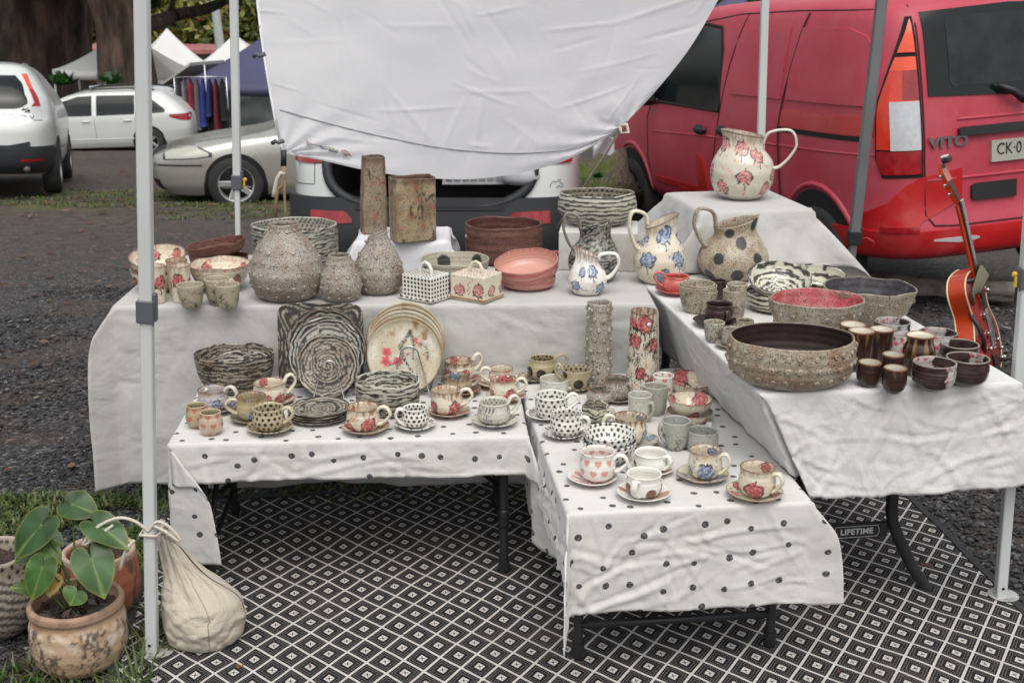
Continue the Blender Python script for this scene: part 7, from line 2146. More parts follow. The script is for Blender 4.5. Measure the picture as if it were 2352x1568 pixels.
# crate in the boot
CRATE = M('pale grey crate plastic', (.42, .42, .43), .5)
cg = MB(); M4 = Matrix.Identity(4)
for k in range(9): cg.box((0, -.20 + k * .05, .075), (.012, .014, .13), .002)
cg.box((0, 0, .145), (.016, .43, .016), .002); cg.box((0, 0, .008), (.016, .43, .016), .002); cg.box((0, 0, .08), (.013, .42, .014), .002)
for y in (-.208, .208): cg.box((.14, y, .075), (.28, .012, .15), .003)
cg.box((.14, 0, .004), (.28, .41, .008), .001); cg.box((.275, 0, .075), (.010, .40, .14), .002)
crt = cg.build('plastic_crate', CRATE); crt.matrix_world = Matrix.Translation(PD(1098, 424, 7.30)) @ Matrix.Rotation(PI / 2 + .03, 4, 'Z')
tag(crt, 'pale grey slatted crate in the open boot of the white hatchback', 'crate')
cz = MB(); cz.lathe([(.10, 0), (.13, .04), (.10, .12), (.03, .16), (.002, .17)], (0, 0, 0), 20); bgp = cz.build('plastic_bag', M('white plastic film', (.55, .55, .58), .3), None, True); bgp.location = PD(1195, 420, 7.30)
tag(bgp, 'white plastic bag beside the crate in the open boot', 'bag')

# --- white suv at the left edge
sr = car_root('parked_suv', (-6.52, 14.8, float(gz(-6.4, 15.0)) + .02), math.radians(17), 'white suv with tall red tail lamp at the left edge', 'suv', pitch=math.radians(4.5), roll=math.radians(1.5))
sv = Car(sr, [(.28, .16, 4.3, .82, 6), (.42, .03, 4.45, .89, 6), (.60, .0, 4.5, .915, 6), (.80, .0, 4.5, .92, 6.5), (.92, .03, 4.4, .92, 7), (1.02, .10, 4.0, .91, 7), (1.20, .17, 3.5, .86, 7), (1.40, .33, 3.0, .76, 6), (1.55, .55, 2.6, .66, 6), (1.63, .70, 2.3, .56, 5), (1.67, 1.0, 2.0, .40, 4)])
sv.body(WHITEP, 80, 240)
zz = np.linspace(.30, .64, 10); rows = []
for z in zz:
    a = sv.phi_side(np.array(.42), z, 1); b = 2 * PI - a; rows.append(a + (b - a) * np.linspace(0, 1, 60))
sv.patch('rear_bumper', np.array(rows), np.repeat(zz[:, None], 60, 1), TRIM, .025)
sv.rear('bumper_shelf', [(-.62, .60, .70), (-.40, .60, .66), (.40, .60, .66), (.62, .60, .70)], TRIM, .030)
sv.rear('rear_window', [(-.62, 1.16, 1.20), (-.56, 1.12, 1.40), (-.48, 1.10, 1.50), (.48, 1.10, 1.50), (.56, 1.12, 1.40), (.62, 1.16, 1.20)], GLASS, .010, 10)
sv.rear('number_plate_garnish', [(-.46, 1.03, 1.055), (.46, 1.03, 1.055)], CHR, .015)
for s in (1, -1):
    for z0, z1, m, nm in ((1.12, 1.50, LRED, 'tail_lamp'), (1.33, 1.52, LORG, 'tail_lamp'), (.96, 1.12, LWHT, 'reversing_lamp')):
        zz = np.linspace(z0, z1, 9); rows = []
        for z in zz:
            wz = float(sv.par(z)[2])
            a = sv.phi_rear(np.array(wz * (.80 if z > 1.12 else .74)), z); b = sv.phi_side(np.array(float(sv.par(z)[0] - sv.par(z)[1]) + .10), z, 1)
            q = b + (a - b) * np.linspace(0, 1, 14); rows.append(q if s > 0 else (2 * PI - q)[::-1])
        sv.patch(nm, np.array(rows), np.repeat(zz[:, None], 14, 1), m, .014 if m is not LORG else .017)
    sv.rear('reflector', sorted([(s * .50, .455, .485), (s * .74, .455, .485)]), LRED, .030)
    mb = MB(); c_ = sv.P(sv.phi_rear(np.array(s * .56), .36), .36, .03); mb.lathe([(.032, -.08), (.040, -.04), (.040, .0), (.030, .0), (.028, .06)], tuple(c_ + np.array((0, 0, -.0))), 18, 'x'); mb.build('exhaust', STEEL, sr, True)
    for x in (.85, 3.45): sv.arch(x, .40, s, .34); sv.wheel(x, s, .345, .22, ALLOY, 5)
lettering('CR-V', .075, M('dark badge', (.06, .06, .07), .4), sr, (.01 + float(sv.P(sv.phi_rear(np.array(-.6), 1.0), 1.0)[0]) - .012, -.60, .985), RP, 'badge_lettering', .003, 1.1)
mb = MB(); c_ = sv.P(sv.phi_rear(np.array(-.60), 1.075), 1.075, .006)
for k in range(5): mb.tube([c_ + np.array((-.004, .045 * math.cos(k), .0)), c_ + np.array((-.004, .05 * math.cos(k + 1.2), .035 * math.sin(k + 1)))], .006, 6)
mb.build('badge_emblem', M('dark badge emblem', (.06, .06, .07), .4), sr, True)
mb = MB(); mb.tube([(.95, -.52, 1.60), (1.3, -.53, 1.655), (2.2, -.50, 1.66)], .016, 8); mb.build('roof_rail', CHR, sr, True)

# --- white estate car, side on
er = car_root('parked_estate_car', (-7.25, 28.4, float(gz(-9, 28.4)) - .02), math.radians(93), 'white estate car with roof bars parked side on behind the pole', 'car', roll=0.0, pitch=math.radians(1.5))
ec = Car(er, [(.20, .12, 4.45, .80, 6), (.35, .02, 4.60, .87, 6), (.60, .0, 4.65, .895, 7), (.78, .02, 4.62, .90, 7), (.90, .06, 4.1, .89, 7), (.98, .12, 3.55, .86, 7), (1.15, .30, 3.15, .80, 7), (1.30, .48, 2.85, .73, 7), (1.39, .62, 2.55, .66, 6), (1.44, .85, 2.2, .52, 5), (1.46, 1.2, 1.9, .3, 4)])
ec.body(WHITEP, 70, 220)
for st in ([(.52, .95, 1.02), (.75, .94, 1.20), (1.0, .935, 1.31), (1.10, .93, 1.33)], [(1.18, .93, 1.335), (2.02, .92, 1.345)], [(2.12, .92, 1.345), (2.45, .92, 1.33), (2.75, .92, 1.24), (3.0, .925, 1.12), (3.25, .94, .97)]):
    for s in (1, -1): ec.side('window', st, GLASS, s, .006, 8, 20)
for s in (1, -1):
    ec.side('tail_lamp', [(.03, .74, .90), (.20, .77, .90), (.42, .85, .90)], LRED, s, .008)
    for x in (.92, 3.72): ec.arch(x, .36, s, .32); ec.wheel(x, s, .32, .2, ALLOY, 5)
    ec.line('panel_gap', [(1.14, .32), (1.16, .92)], SEAMG, .004, s); ec.line('panel_gap', [(2.07, .30), (2.07, .92)], SEAMG, .004, s); ec.line('panel_gap', [(3.05, .30), (3.15, .85)], SEAMG, .004, s)
    ec.line('sill_crease', [(1.1, .40), (3.3, .40)], WHITEP, .010, s)
    for x in (1.35, 2.25):
        c_ = ec.P(ec.phi_side(np.array(x), .80, s), .80, .012); mb = MB(); mb.box(tuple(c_), (.18, .03, .035), .01); autosmooth(mb.build('door_handle', WHITEP, er, True), 40)
    c_ = ec.P(ec.phi_side(np.array(2.98), .99, s), .99, .11); mb = MB(); mb.box(tuple(c_), (.12, .18, .13), .045); autosmooth(mb.build('mirror', WHITEP, er, True), 40)
    mb = MB(); mb.tube([(.75, s * .60, 1.43), (1.3, s * .62, 1.485), (2.3, s * .60, 1.475), (2.5, s * .58, 1.43)], .016, 8); mb.build('roof_rail', BLK2, er, True)
for x in (1.15, 2.15):
    mb = MB(); mb.tube([(x, -.66, 1.53), (x, .66, 1.53)], .022, 8); mb.box((x, .60, 1.50), (.06, .05, .06), .01); mb.box((x, -.60, 1.50), (.06, .05, .06), .01); mb.build('roof_bar', CHR, er, True)

# --- champagne sedan, nose to the left
SILV = paintm('champagne metallic paint', (.42, .415, .375), .24, .10, (.3, .28, .25), .6, .45)
nx_ = PD(362, 380, 15.0)
dr_ = car_root('parked_sedan', (nx_[0] + 4.62, 16.25, float(gz(-2, 16.2)) - .03), math.radians(103), 'champagne coloured sedan nose on behind the sheet, with five spoke wheels', 'car', pitch=math.radians(-.5), roll=math.radians(2.0))
dc = Car(dr_, [(.18, .12, 4.70, .80, 5), (.32, .02, 4.82, .88, 5), (.50, .0, 4.86, .905, 5), (.64, .0, 4.82, .91, 5.2), (.74, .02, 4.62, .905, 5.2), (.84, .05, 4.20, .89, 5.5), (.93, .12, 3.55, .86, 6), (1.02, .55, 3.25, .80, 6), (1.2, .85, 2.9, .74, 6), (1.34, 1.1, 2.5, .66, 5), (1.40, 1.4, 2.2, .45, 4)])
dc.body(SILV, 80, 260)
ALL5 = M('bright silver alloy', (.55, .55, .55), .28, .7)
for s in (1, -1):
    for x in (.98, 3.86): dc.arch(x, .375, s, .32); dc.wheel(x, s, .33, .22, ALL5, 5, .012)
    dc.side('headlamp_surround', [(4.12, .655, .70), (4.31, .632, .79), (4.50, .622, .775), (4.69, .617, .745)], TRIM, s, .004)
    dc.side('headlamp', [(4.16, .665, .70), (4.32, .645, .775), (4.50, .635, .76), (4.66, .63, .73)], HEADL, s, .008)
    dc.side('bumper_line', [(4.24, .545, .565), (4.80, .545, .565)], TRIM, s, .004)
    dc.side('window', [(1.05, .97, 1.02), (1.35, .96, 1.24), (1.7, .955, 1.32), (2.4, .95, 1.30), (2.75, .95, 1.18), (3.1, .96, 1.00)], GLASS, s, .006, 8, 20)
dc.rear('grille', [(-.35, .62, .72), (.35, .62, .72)], DARK, .010, front=True)
dc.rear('air_dam', [(-.62, .25, .38), (.62, .25, .38)], DARK, .006, front=True)
dc.rear('number_plate', [(-.19, .43, .53), (.19, .43, .53)], M('yellow number plate', (.62, .50, .03), .5), .02, front=True)
dc.rear('bumper_line', [(-.8, .545, .565), (.8, .545, .565)], TRIM, .004, front=True)

# ------------------------------------------------------------------ stalls and things beyond
def gazebo(label, cx, d, wid, eave, peak, m, legm=POLE, wall=None, rz=.0, deepen=1.0, val=.22):
    x = (cx - 1176) / FPX * (d * math.cos(PITCH) + 3.5 * math.sin(PITCH))
    z0 = float(gz(x, d)); h = wid / 2
    g = empty('market_gazebo', (x, d, z0), label, 'gazebo', 'market gazebos in the distance', rz)
    n = 12; V = []; F = []
    cs = [(-h, -h), (h, -h), (h, h), (-h, h)]
    for k in range(4):
        a, b_ = cs[k], cs[(k + 1) % 4]; base = len(V)
        for j in range(n + 1):
            for i in range(n + 1):
                u, v = i / n, j / n
                px, py = a[0] + (b_[0] - a[0]) * u, a[1] + (b_[1] - a[1]) * u
                zz = eave + (peak - eave) * (v ** 1.35) - .06 * math.sin(PI * u) * (1 - v)
                V.append((px * (1 - v), py * (1 - v), zz))
        F += [(base + j * (n + 1) + i, base + j * (n + 1) + i + 1, base + (j + 1) * (n + 1) + i + 1, base + (j + 1) * (n + 1) + i) for j in range(n) for i in range(n)]
        base = len(V)
        for i in range(n + 1):
            u = i / n; px, py = (a[0] + (b_[0] - a[0]) * u) * 1.004, (a[1] + (b_[1] - a[1]) * u) * 1.004; zz = eave - .06 * math.sin(PI * u)
            V += [(px, py, zz), (px, py, zz - val)]
        F += [(base + 2 * i, base + 2 * i + 1, base + 2 * i + 3, base + 2 * i + 2) for i in range(n)]
    o = mesh_obj('roof', V, F, m, g, True); md = o.modifiers.new('t', 'SOLIDIFY'); md.thickness = .012
    for (x_, y_) in cs:
        mb = MB(); mb.box((x_ * .97, y_ * .97, eave / 2), (.05, .05, eave), .006); mb.build('leg', legm, g)
    if wall is not None:
        for sides, wm in wall:
            a, b_ = cs[sides], cs[(sides + 1) % 4]; V = []; F = []; n2 = 24
            for j in range(n2 + 1):
                for i in range(n2 + 1):
                    u, v = i / n2, j / n2
                    w_ = .05 * float(sn(np.array([u * 2]), np.array([v * 1.2]), 1.2, 9 + sides)[0])
                    nx, ny = (b_[1] - a[1]), -(b_[0] - a[0]); l = math.hypot(nx, ny)
                    V.append(((a[0] + (b_[0] - a[0]) * u) * .985 + nx / l * w_, (a[1] + (b_[1] - a[1]) * u) * .985 + ny / l * w_, .05 + (eave - .1) * v))
            F = [(j * (n2 + 1) + i, j * (n2 + 1) + i + 1, (j + 1) * (n2 + 1) + i + 1, (j + 1) * (n2 + 1) + i) for j in range(n2) for i in range(n2)]
            mesh_obj('side_wall', V, F, wm, g, True)
    return g
NAVY = M('navy canopy cloth', (.060, .062, .125), .75, var=.12, scale=1.5)
WTENT = M('white canopy vinyl', (.62, .62, .60), .6, var=.05, scale=1)
CTENT = M('cream canopy vinyl', (.56, .54, .48), .6, var=.05, scale=1)
GWALL = M('dark green grey side cloth', (.050, .060, .058), .5, var=.35, scale=1.2)
gazebo('navy market gazebo with dark side walls beyond the champagne sedan', 607, 30.5, 3.4, 1.62, 2.55, NAVY, wall=[(0, GWALL), (1, GWALL)])
gazebo('small white gazebo in the gap between the two tree trunks', 240, 33.6, 1.9, 1.94, 2.44, WTENT)
gazebo('cream gazebo half hidden by the front left canopy pole', 345, 38, 2.6, 1.80, 2.70, CTENT)
gazebo('white peaked gazebo behind the cream one', 392, 46, 3.2, 2.15, 3.55, WTENT, rz=.35)
gazebo('white gazebo beside the navy one', 545, 47, 3.4, 2.15, 3.40, WTENT, rz=.1)
gazebo('navy gazebo showing above the red van roof', 1668, 24, 3.0, 2.2, 3.15, NAVY)
# white camper behind the cream gazebo
kx = (392 - 1176) / FPX * 44; kz = float(gz(kx, 43.5))
kg = empty('parked_camper', (kx, 43.5, kz), 'white camper van with a dark window between the gazebos', 'camper van')
mb = MB(); mb.box((0, 0, 1.25), (3.0, 1.9, 1.9), .18); autosmooth(mb.build('body', WHITEP, kg, True), 40)
mb = MB(); mb.box((.05, -.955, 1.62), (.75, .03, .52), .05); mb.build('window', GLASS, kg); mb = MB(); mb.box((-.95, -.955, 1.55), (.55, .03, .60), .05); mb.build('window', GLASS, kg)
for x in (-.9, .9):
    mb = MB(); mb.lathe([(.20, -.1), (.32, -.1), (.33, .1), (.2, .1)], (x, -.86, .33), 24, 'y'); mb.build('wheel', RUBBER, kg)
mb = MB(); mb.box((0, -.975, .75), (2.9, .03, .5), .02); mb.build('rust_panel', M('rusty brown panel', (.10, .045, .03), .7), kg)
# dark hatchback with its tailgate up behind the estate car
wx = (452 - 1176) / FPX * 31; wr = car_root('parked_wagon', (wx - .1, 31.5, float(gz(wx, 31.5))), math.radians(60), 'dark interior wagon with cream tailgate raised, behind the estate car', 'car')
wc = Car(wr, [(.25, .05, 4.1, .8, 6), (.5, .0, 4.3, .87, 6), (.85, .03, 4.2, .88, 7), (1.0, .1, 3.4, .85, 7), (1.3, .3, 2.8, .74, 6), (1.45, .5, 2.4, .6, 5), (1.5, .8, 2.0, .4, 4)])
wc.body(M('charcoal car paint', (.03, .032, .035), .3, coat=.5), 40, 120)
wc.rear('boot_shade_patch', [(-.66, .60, 1.36), (.66, .60, 1.36)], DARK, .01)  # shade inside the boot painted as a black patch on the closed body
mb = MB(); mb.add([(.45, -.62, 1.46), (.45, .62, 1.46), (-.55, .60, 1.98), (-.55, -.60, 1.98), (.45, -.62, 1.52), (.45, .62, 1.52), (-.58, .60, 2.06), (-.58, -.60, 2.06)], [(0, 1, 2, 3), (4, 7, 6, 5), (0, 4, 5, 1), (3, 2, 6, 7), (0, 3, 7, 4), (1, 5, 6, 2)]); mb.build('raised_tailgate', CTENT, wr)
for x in (.8, 3.3):
    for s in (1, -1): wc.arch(x, .34, s, .3); wc.wheel(x, s, .30, .18, STEEL, 5)
# clothes rail with garments
rx_ = (495 - 1176) / FPX * 29.5; rg = empty('clothes_rail', (rx_, 28.6, float(gz(rx_, 28.6))), 'metal clothes rail standing before the navy gazebo', 'clothes rail')
mb = MB(); mb.tube([(-.62, 0, 1.62), (.62, 0, 1.62)], .016, 8); mb.build('top_bar', CHR, rg, True)
for x in (-.6, .12, .6):
    mb = MB(); mb.tube([(x, 0, .05), (x, 0, 1.9 if abs(x) < .2 else 1.62)], .016, 8); mb.tube([(x, -.3, .04), (x, .3, .04)], .016, 8); mb.build('upright', CHR, rg, True)
for k, (c, nm) in enumerate((((.06, .06, .065), 'charcoal'), ((.16, .16, .17), 'grey patterned'), ((.20, .012, .03), 'crimson'), ((.10, .10, .11), 'dark grey'), ((.02, .035, .20), 'royal blue'), ((.015, .02, .09), 'dark blue'), ((.12, .015, .02), 'maroon'), ((.012, .012, .014), 'black'))):
    x = -.52 + k * .145; n = 14; V = []; F = []
    ln = .95 + .22 * math.sin(k * 2.3)
    for j in range(11):
        v = j / 10
        for i in range(n):
            a = 2 * PI * i / n; rx2 = (.045 + .05 * v) * (1 + .25 * math.sin(3 * a + k)); ry = .19 + .06 * v
            if j == 0: rx2, ry = .02, .05
            V.append((rx_ + x + rx2 * math.cos(a) + .04 * v * math.sin(k), 28.6 + ry * math.sin(a), float(gz(rx_, 28.6)) + 1.58 - ln * v - (.07 if j else 0)))
    F = [(j * n + i, j * n + (i + 1) % n, (j + 1) * n + (i + 1) % n, (j + 1) * n + i) for j in range(10) for i in range(n)] + [tuple(range(n)), tuple(10 * n + i for i in range(n))[::-1]]
    tag(mesh_obj('garment', V, F, M(nm + ' cloth', c, .9), None, True), '%s garment hanging on the clothes rail' % nm, 'garment', 'garments on the clothes rail')
# low building with a red roof
bx_ = (450 - 1176) / FPX * 70; bzz = float(gz(bx_, 68)) - .1
bg = empty('long_shed', (bx_, 68, bzz), 'low timber shed with a faded red roof edge behind the gazebos', 'shed')
mb = MB(); mb.box((0, 0, 1.55), (14, 4, 3.1), .0); mb.build('wall', M('weathered boards', (.20, .18, .15), .8, var=.3), bg)
mb = MB(); mb.box((0, -.2, 3.28), (14.6, 5.0, .30), .05); mb.build('roof', M('faded red iron', (.34, .12, .12), .6, var=.4, scale=1.5), bg)
for x in np.arange(-6, 6.1, 2.0):
    mb = MB(); mb.box((x, -2.02, 2.3), (1.1, .06, .9), .01); mb.build('window', GLASS, bg)
mb = MB(); mb.box((2, -2.6, 1.8), (9, .05, 1.0), .0); bn = mb.build('market_banner', M('red striped banner', (.30, .04, .04), .8, var=.5, scale=1.2)); bn.location = (bx_, 58, float(gz(bx_, 58)) + .3); tag(bn, 'faded red banner strip behind the gazebos', 'banner')
# leaning pale post
t0, t1 = PD(507, 118, 52), PD(487, -40, 52); mb = MB(); base_ = np.array((t0[0] + .55, 52, float(gz(t0[0], 52))))
mb.tube([base_, t0, t1, t1 + (t1 - t0)], [.22, .20, .16, .12], 12); tag(mb.build('lamp_post', M('pale weathered post', (.42, .44, .42), .7), None, True), 'tall pale leaning post behind the white gazebos', 'post')

# ------------------------------------------------------------------ trees
bkm, bnt, bb = newmat('fig bark'); n = N(bnt); co = n.obj()
mp = n.n('ShaderNodeMapping'); mp.inputs['Scale'].default_value = (1, 1, .22); n.link(co, mp.inputs[0])
z = n.noise(3.2, mp.outputs[0], detail=8, rough=.7); z2 = n.noise(14, mp.outputs[0], detail=6, rough=.7); z3 = n.noise(.8, co, detail=4)
c = n.ramp(z.outputs[0], [(.32, (.020, .014, .012)), (.48, (.075, .052, .040)), (.60, (.15, .095, .070)), (.76, (.24, .155, .115))])
c = n.mixc(n.ramp(z3.outputs[0], [(.58, 0), (.68, .7)]), c, (.035, .050, .012))
n.link(c, bb.inputs['Base Color']); setv(bb, rough=.95)
n.link(n.bump(n.math('ADD', z.outputs[0], n.math('MULTIPLY', z2.outputs[0], .5)), .9, .12), bb.inputs['Normal'])

def trunk_mesh(parent, pts, rad, n=40, butt=.35, seed=1, name='trunk'):
    V = []; F = []; k = 40
    pts = np.array(pts, float); t = np.linspace(0, 1, k); s = np.linspace(0, 1, len(pts))
    th = np.linspace(0, 2 * PI, n, endpoint=False)
    for q in t:
        c = [float(pchip(s, pts[:, i], q)) for i in range(3)]; r = float(pchip(s, np.array(rad), q))
        f = 1 + butt * (.35 + .65 * (1 - q) ** 2) * (.5 * np.sin(5 * th + seed + q) + .35 * np.sin(9 * th + 2 * seed - q * 2) + .2 * np.sin(17 * th + q * 5))
        for a, ff in zip(th, f): V.append((c[0] + r * ff * math.cos(a), c[1] + r * ff * math.sin(a), c[2]))
    F = [(j * n + i, j * n + (i + 1) % n, (j + 1) * n + (i + 1) % n, (j + 1) * n + i) for j in range(k - 1) for i in range(n)]
    return mesh_obj(name, V, F, bkm, parent, True)
def crown(parent, clusters, nleaf, size, cols, seed, name='crown'):
    g = np.random.default_rng(seed)
    C = np.array([c[:3] for c in clusters], float); R = np.array([c[3] for c in clusters], float)
    w_ = R ** 2 / (R ** 2).sum(); idx = g.choice(len(C), nleaf, p=w_)
    d = g.normal(size=(nleaf, 3)); d /= np.linalg.norm(d, axis=1)[:, None]
    r = R[idx] * g.uniform(.35, 1.08, nleaf) ** .6
    P = C[idx] + d * r[:, None] * np.array((1, 1, .75))
    a = g.normal(size=(nleaf, 3)); a /= np.linalg.norm(a, axis=1)[:, None]
    b = np.cross(a, g.normal(size=(nleaf, 3))); b /= np.linalg.norm(b, axis=1)[:, None]
    s = size * g.uniform(.5, 1.4, nleaf)[:, None]
    V = np.stack([P - a * s, P + b * s * .42, P + a * s, P - b * s * .42], 1).reshape(-1, 3)
    cc = np.array(cols)[g.choice(len(cols), nleaf)] * g.uniform(.7, 1.25, (nleaf, 1)) * (1 + .25 * np.sin(idx * 1.7))[:, None]
    F = np.arange(nleaf * 4).reshape(-1, 4)
    return mesh_obj(name, V, F, LEAFV, parent, False, col=np.repeat(np.clip(cc, 0, 1), 4, 0))
def rel_px(x, y, d): return PD(x, y, d)
def bigtree(label, foot, pts_px, rad, branches, clusters, nleaf, size, cols, seed):
    d = foot[2]; p = PD(foot[0], foot[1], d); z0 = float(gz(p[0], d))
    g = empty('fig_tree', (p[0], d, z0), label, 'tree', 'trees beyond the stall'); o = np.array(g.location)
    P = [np.array((p[0], d, z0 - .2)) - o] + [PD(x, y, d) - o for x, y in pts_px]
    trunk_mesh(g, P, rad, seed=seed)
    for br, r0, r1 in branches:
        Q_ = [PD(x, y, dd) - o for x, y, dd in br]; mb = MB(); k = len(Q_)
        sm = []
        for t in np.linspace(0, 1, 24): sm.append([float(pchip(np.linspace(0, 1, k), [q[i] for q in Q_], t)) for i in range(3)])
        mb.tube(sm, list(np.linspace(r0, r1, 24)), 10); mb.build('limb', bkm, g, True)
    cl = [tuple(PD(x, y, dd) - o) + (r,) for x, y, dd, r in clusters]
    crown(g, cl, nleaf, size, cols, seed)
    return g
GR = [(.035, .060, .014), (.06, .09, .02), (.10, .13, .03), (.025, .042, .012)]
YG = [(.16, .20, .035), (.28, .30, .06), (.10, .14, .03), (.36, .34, .12), (.06, .09, .02)]
bigtree('massive dark buttressed tree trunk at the upper left', (80, 232, 37), [(84, 150), (92, 60), (96, -60), (100, -260)], [2.1, 1.62, 1.46, 1.40, 1.3],
        [([(150, -60, 33), (230, -160, 31), (360, -230, 30)], .5, .2)], [(100, -330, 33, 3.0), (330, -300, 31, 2.6), (-80, -260, 33, 2.8), (250, -420, 33, 3)], 5000, .28, GR, 3)
bigtree('second dark trunk with a long limb reaching right', (290, 235, 31.6), [(288, 150), (280, 70), (266, -20), (250, -220)], [.80, .60, .58, .72, .85],
        [([(285, 62, 31.6), (345, 55, 33.0), (400, 36, 34.7), (470, 22, 34.5), (540, -12, 34.3), (620, -60, 34)], .24, .09), ([(388, 42, 34.8), (396, 10, 34.8), (408, -40, 34.6)], .10, .05)],
        [(250, -330, 35, 3), (430, -260, 34.5, 2.0), (580, -190, 34, 2.0), (340, -12, 35, .45), (530, -28, 34.4, .5)], 4200, .22, GR, 5)
for k, (lab, x, y, d, cl, cols, nl) in enumerate((
        ('yellow green tree with red blossoms beyond the gazebos', 430, 90, 74, [(400, 40, 74, 2.6), (455, 60, 73, 2.4), (360, 70, 75, 2.2), (430, 5, 74, 2.6), (480, 20, 75, 2.6), (370, 15, 76, 2.2)], YG * 5 + [(.42, .05, .03)], 9000),
        ('loose olive green tree right of the leaning post', 560, 90, 78, [(545, 50, 78, 2.6), (600, 40, 78, 2.8), (560, 0, 78, 3.0), (620, 0, 79, 3.0), (520, 85, 77, 2.0), (600, 80, 77, 2.2)], YG, 9000),
        ('dark green tree filling the gap behind the trunks', 250, 120, 80, [(215, 30, 80, 3.0), (250, 90, 80, 2.6), (300, 60, 81, 3.0), (330, 110, 80, 2.2), (190, 90, 82, 2.6)], GR + YG[:2], 8000),
        ('green tree far behind the stall, hidden mostly by the sheet', 900, 60, 80, [(700, 40, 80, 3.5), (900, 40, 82, 4), (1100, 50, 82, 4), (1300, 40, 82, 4), (1000, -60, 82, 4), (1250, -80, 82, 4)], GR + YG[:2], 6000),
        ('bright green tree above the roof of the red van', 1720, 30, 60, [(1660, -30, 60, 2.0), (1740, -20, 60, 2.2), (1820, -60, 61, 2.6), (1900, -40, 62, 2.6), (1600, -60, 61, 2.4)], GR + YG[:3], 6000),
        ('dark green tree beyond the van, to the right', 2250, 30, 60, [(2050, -60, 60, 3), (2200, -60, 60, 3), (2400, -60, 60, 3.4), (2300, -150, 60, 3)], GR, 4500))):
    p = PD(x, y, d); z0 = float(gz(p[0], d)); g = empty('leafy_tree', (p[0], d, z0), lab, 'tree', 'trees beyond the stall'); o = np.array(g.location)
    trunk_mesh(g, [(0, 0, 0), (.1, 0, 2), tuple(PD(x, y - 40, d) - o)], [.35, .26, .15], n=16, seed=k)
    crown(g, [tuple(PD(a, b_, dd) - o) + (r,) for a, b_, dd, r in cl], nl, .30, cols, 20 + k)
# leafy plants at the feet of the trunks
for k, (x, y, d, n_, lab) in enumerate(((142, 183, 30.4, 70, 'broad leaved green plant between the trunks'), (250, 182, 30.2, 60, 'broad leaved green plant below the second trunk'), (1372, 402, 8.2, 60, 'ferny green weeds on the mossy log'))):
    V = []; F = []; C = []; p = PD(x, y, d); s = d / 31 * .34 if d > 20 else .05
    for q in range(n_):
        a = random.uniform(0, 6.28); el = random.uniform(.1, 1.3); t = Vector((math.cos(a) * math.cos(el), math.sin(a) * math.cos(el), math.sin(el))); sd_ = t.cross(Vector((0, 0, 1))).normalized(); l = s * random.uniform(.6, 1.3)
        b0 = Vector((p[0] + random.uniform(-.4, .4) * s, d + random.uniform(-.4, .4) * s, p[2] - s * .4)); i0 = len(V)
        V += [b0, b0 + t * l * .5 + sd_ * l * .25, b0 + t * l, b0 + t * l * .5 - sd_ * l * .25]; F.append((i0, i0 + 1, i0 + 2, i0 + 3)); C += [random.choice([(.03, .11, .02), (.05, .15, .03), (.02, .07, .015)])] * 4
    tag(mesh_obj('leafy_plant', V, F, LEAFV, None, False, col=np.array(C)), lab, 'plant')

# mossy log between hatchback and van, rough log under the van, white tarp, red post
MOSS, mnt, mbn = newmat('mossy bark'); n = N(mnt); co = n.obj()
z = n.noise(5, co, detail=8, rough=.7); z2 = n.noise(22, co, detail=6)
c = n.ramp(z2.outputs[0], [(.3, (.05, .04, .032)), (.7, (.17, .14, .11))]); c = n.mixc(n.ramp(z.outputs[0], [(.46, 0), (.56, .9)]), c, (.085, .115, .022))
n.link(c, mbn.inputs['Base Color']); setv(mbn, rough=.95); n.link(n.bump(z2.outputs[0], .8, .05), mbn.inputs['Normal'])
def log(label, a, b_, r0, r1, m):
    a = np.array(a); b_ = np.array(b_); k = 30; n = 22; V = []
    t3 = (b_ - a) / np.linalg.norm(b_ - a); s3 = np.cross(t3, (0, 0, 1)); s3 /= np.linalg.norm(s3); u3 = np.cross(s3, t3)
    for q in np.linspace(0, 1, k):
        c = a + (b_ - a) * q; r = r0 + (r1 - r0) * q
        for th in np.linspace(0, 2 * PI, n, endpoint=False):
            f = 1 + .18 * math.sin(4 * th + q * 7) + .12 * math.sin(9 * th + q * 23) + .10 * math.sin(q * 31 + th * 2)
            V.append(c + (s3 * math.cos(th) + u3 * math.sin(th)) * r * f)
    F = [(j * n + i, j * n + (i + 1) % n, (j + 1) * n + (i + 1) % n, (j + 1) * n + i) for j in range(k - 1) for i in range(n)] + [tuple(range(n))[::-1], tuple((k - 1) * n + i for i in range(n))]
    return tag(mesh_obj('log', V, F, m, None, True), label, 'log')
log('mossy fallen log between the hatchback and the van', PD(1240, 400, 10.9) - np.array((0, 0, .1)), PD(1412, 452, 10.2), .26, .32, MOSS)
log('grey weathered log lying under the back of the van', PD(1900, 645, 7.9), PD(2330, 672, 7.4), .07, .055, M('weathered grey timber', (.17, .15, .13), .9, var=.5, scale=9, bump=.5, bscale=30, bdist=.02))
V = []; F = []
for j in range(13):
    for i in range(13):
        p = PD(1362 + i / 12 * 60, 296 + j / 12 * 75 + i * 2.2, 11.6 + .05 * math.sin(i * .8 + j * .5)); V.append(p)
F = [(j * 13 + i, j * 13 + i + 1, (j + 1) * 13 + i + 1, (j + 1) * 13 + i) for j in range(12) for i in range(12)]
o = mesh_obj('white_tarp', V, F, RISERC, None, True, uv=[(p[0], p[2]) for p in V]); tag(o, 'white cloth draped over the far end of the mossy log', 'tarp'); md = o.modifiers.new('t', 'SOLIDIFY'); md.thickness = .004
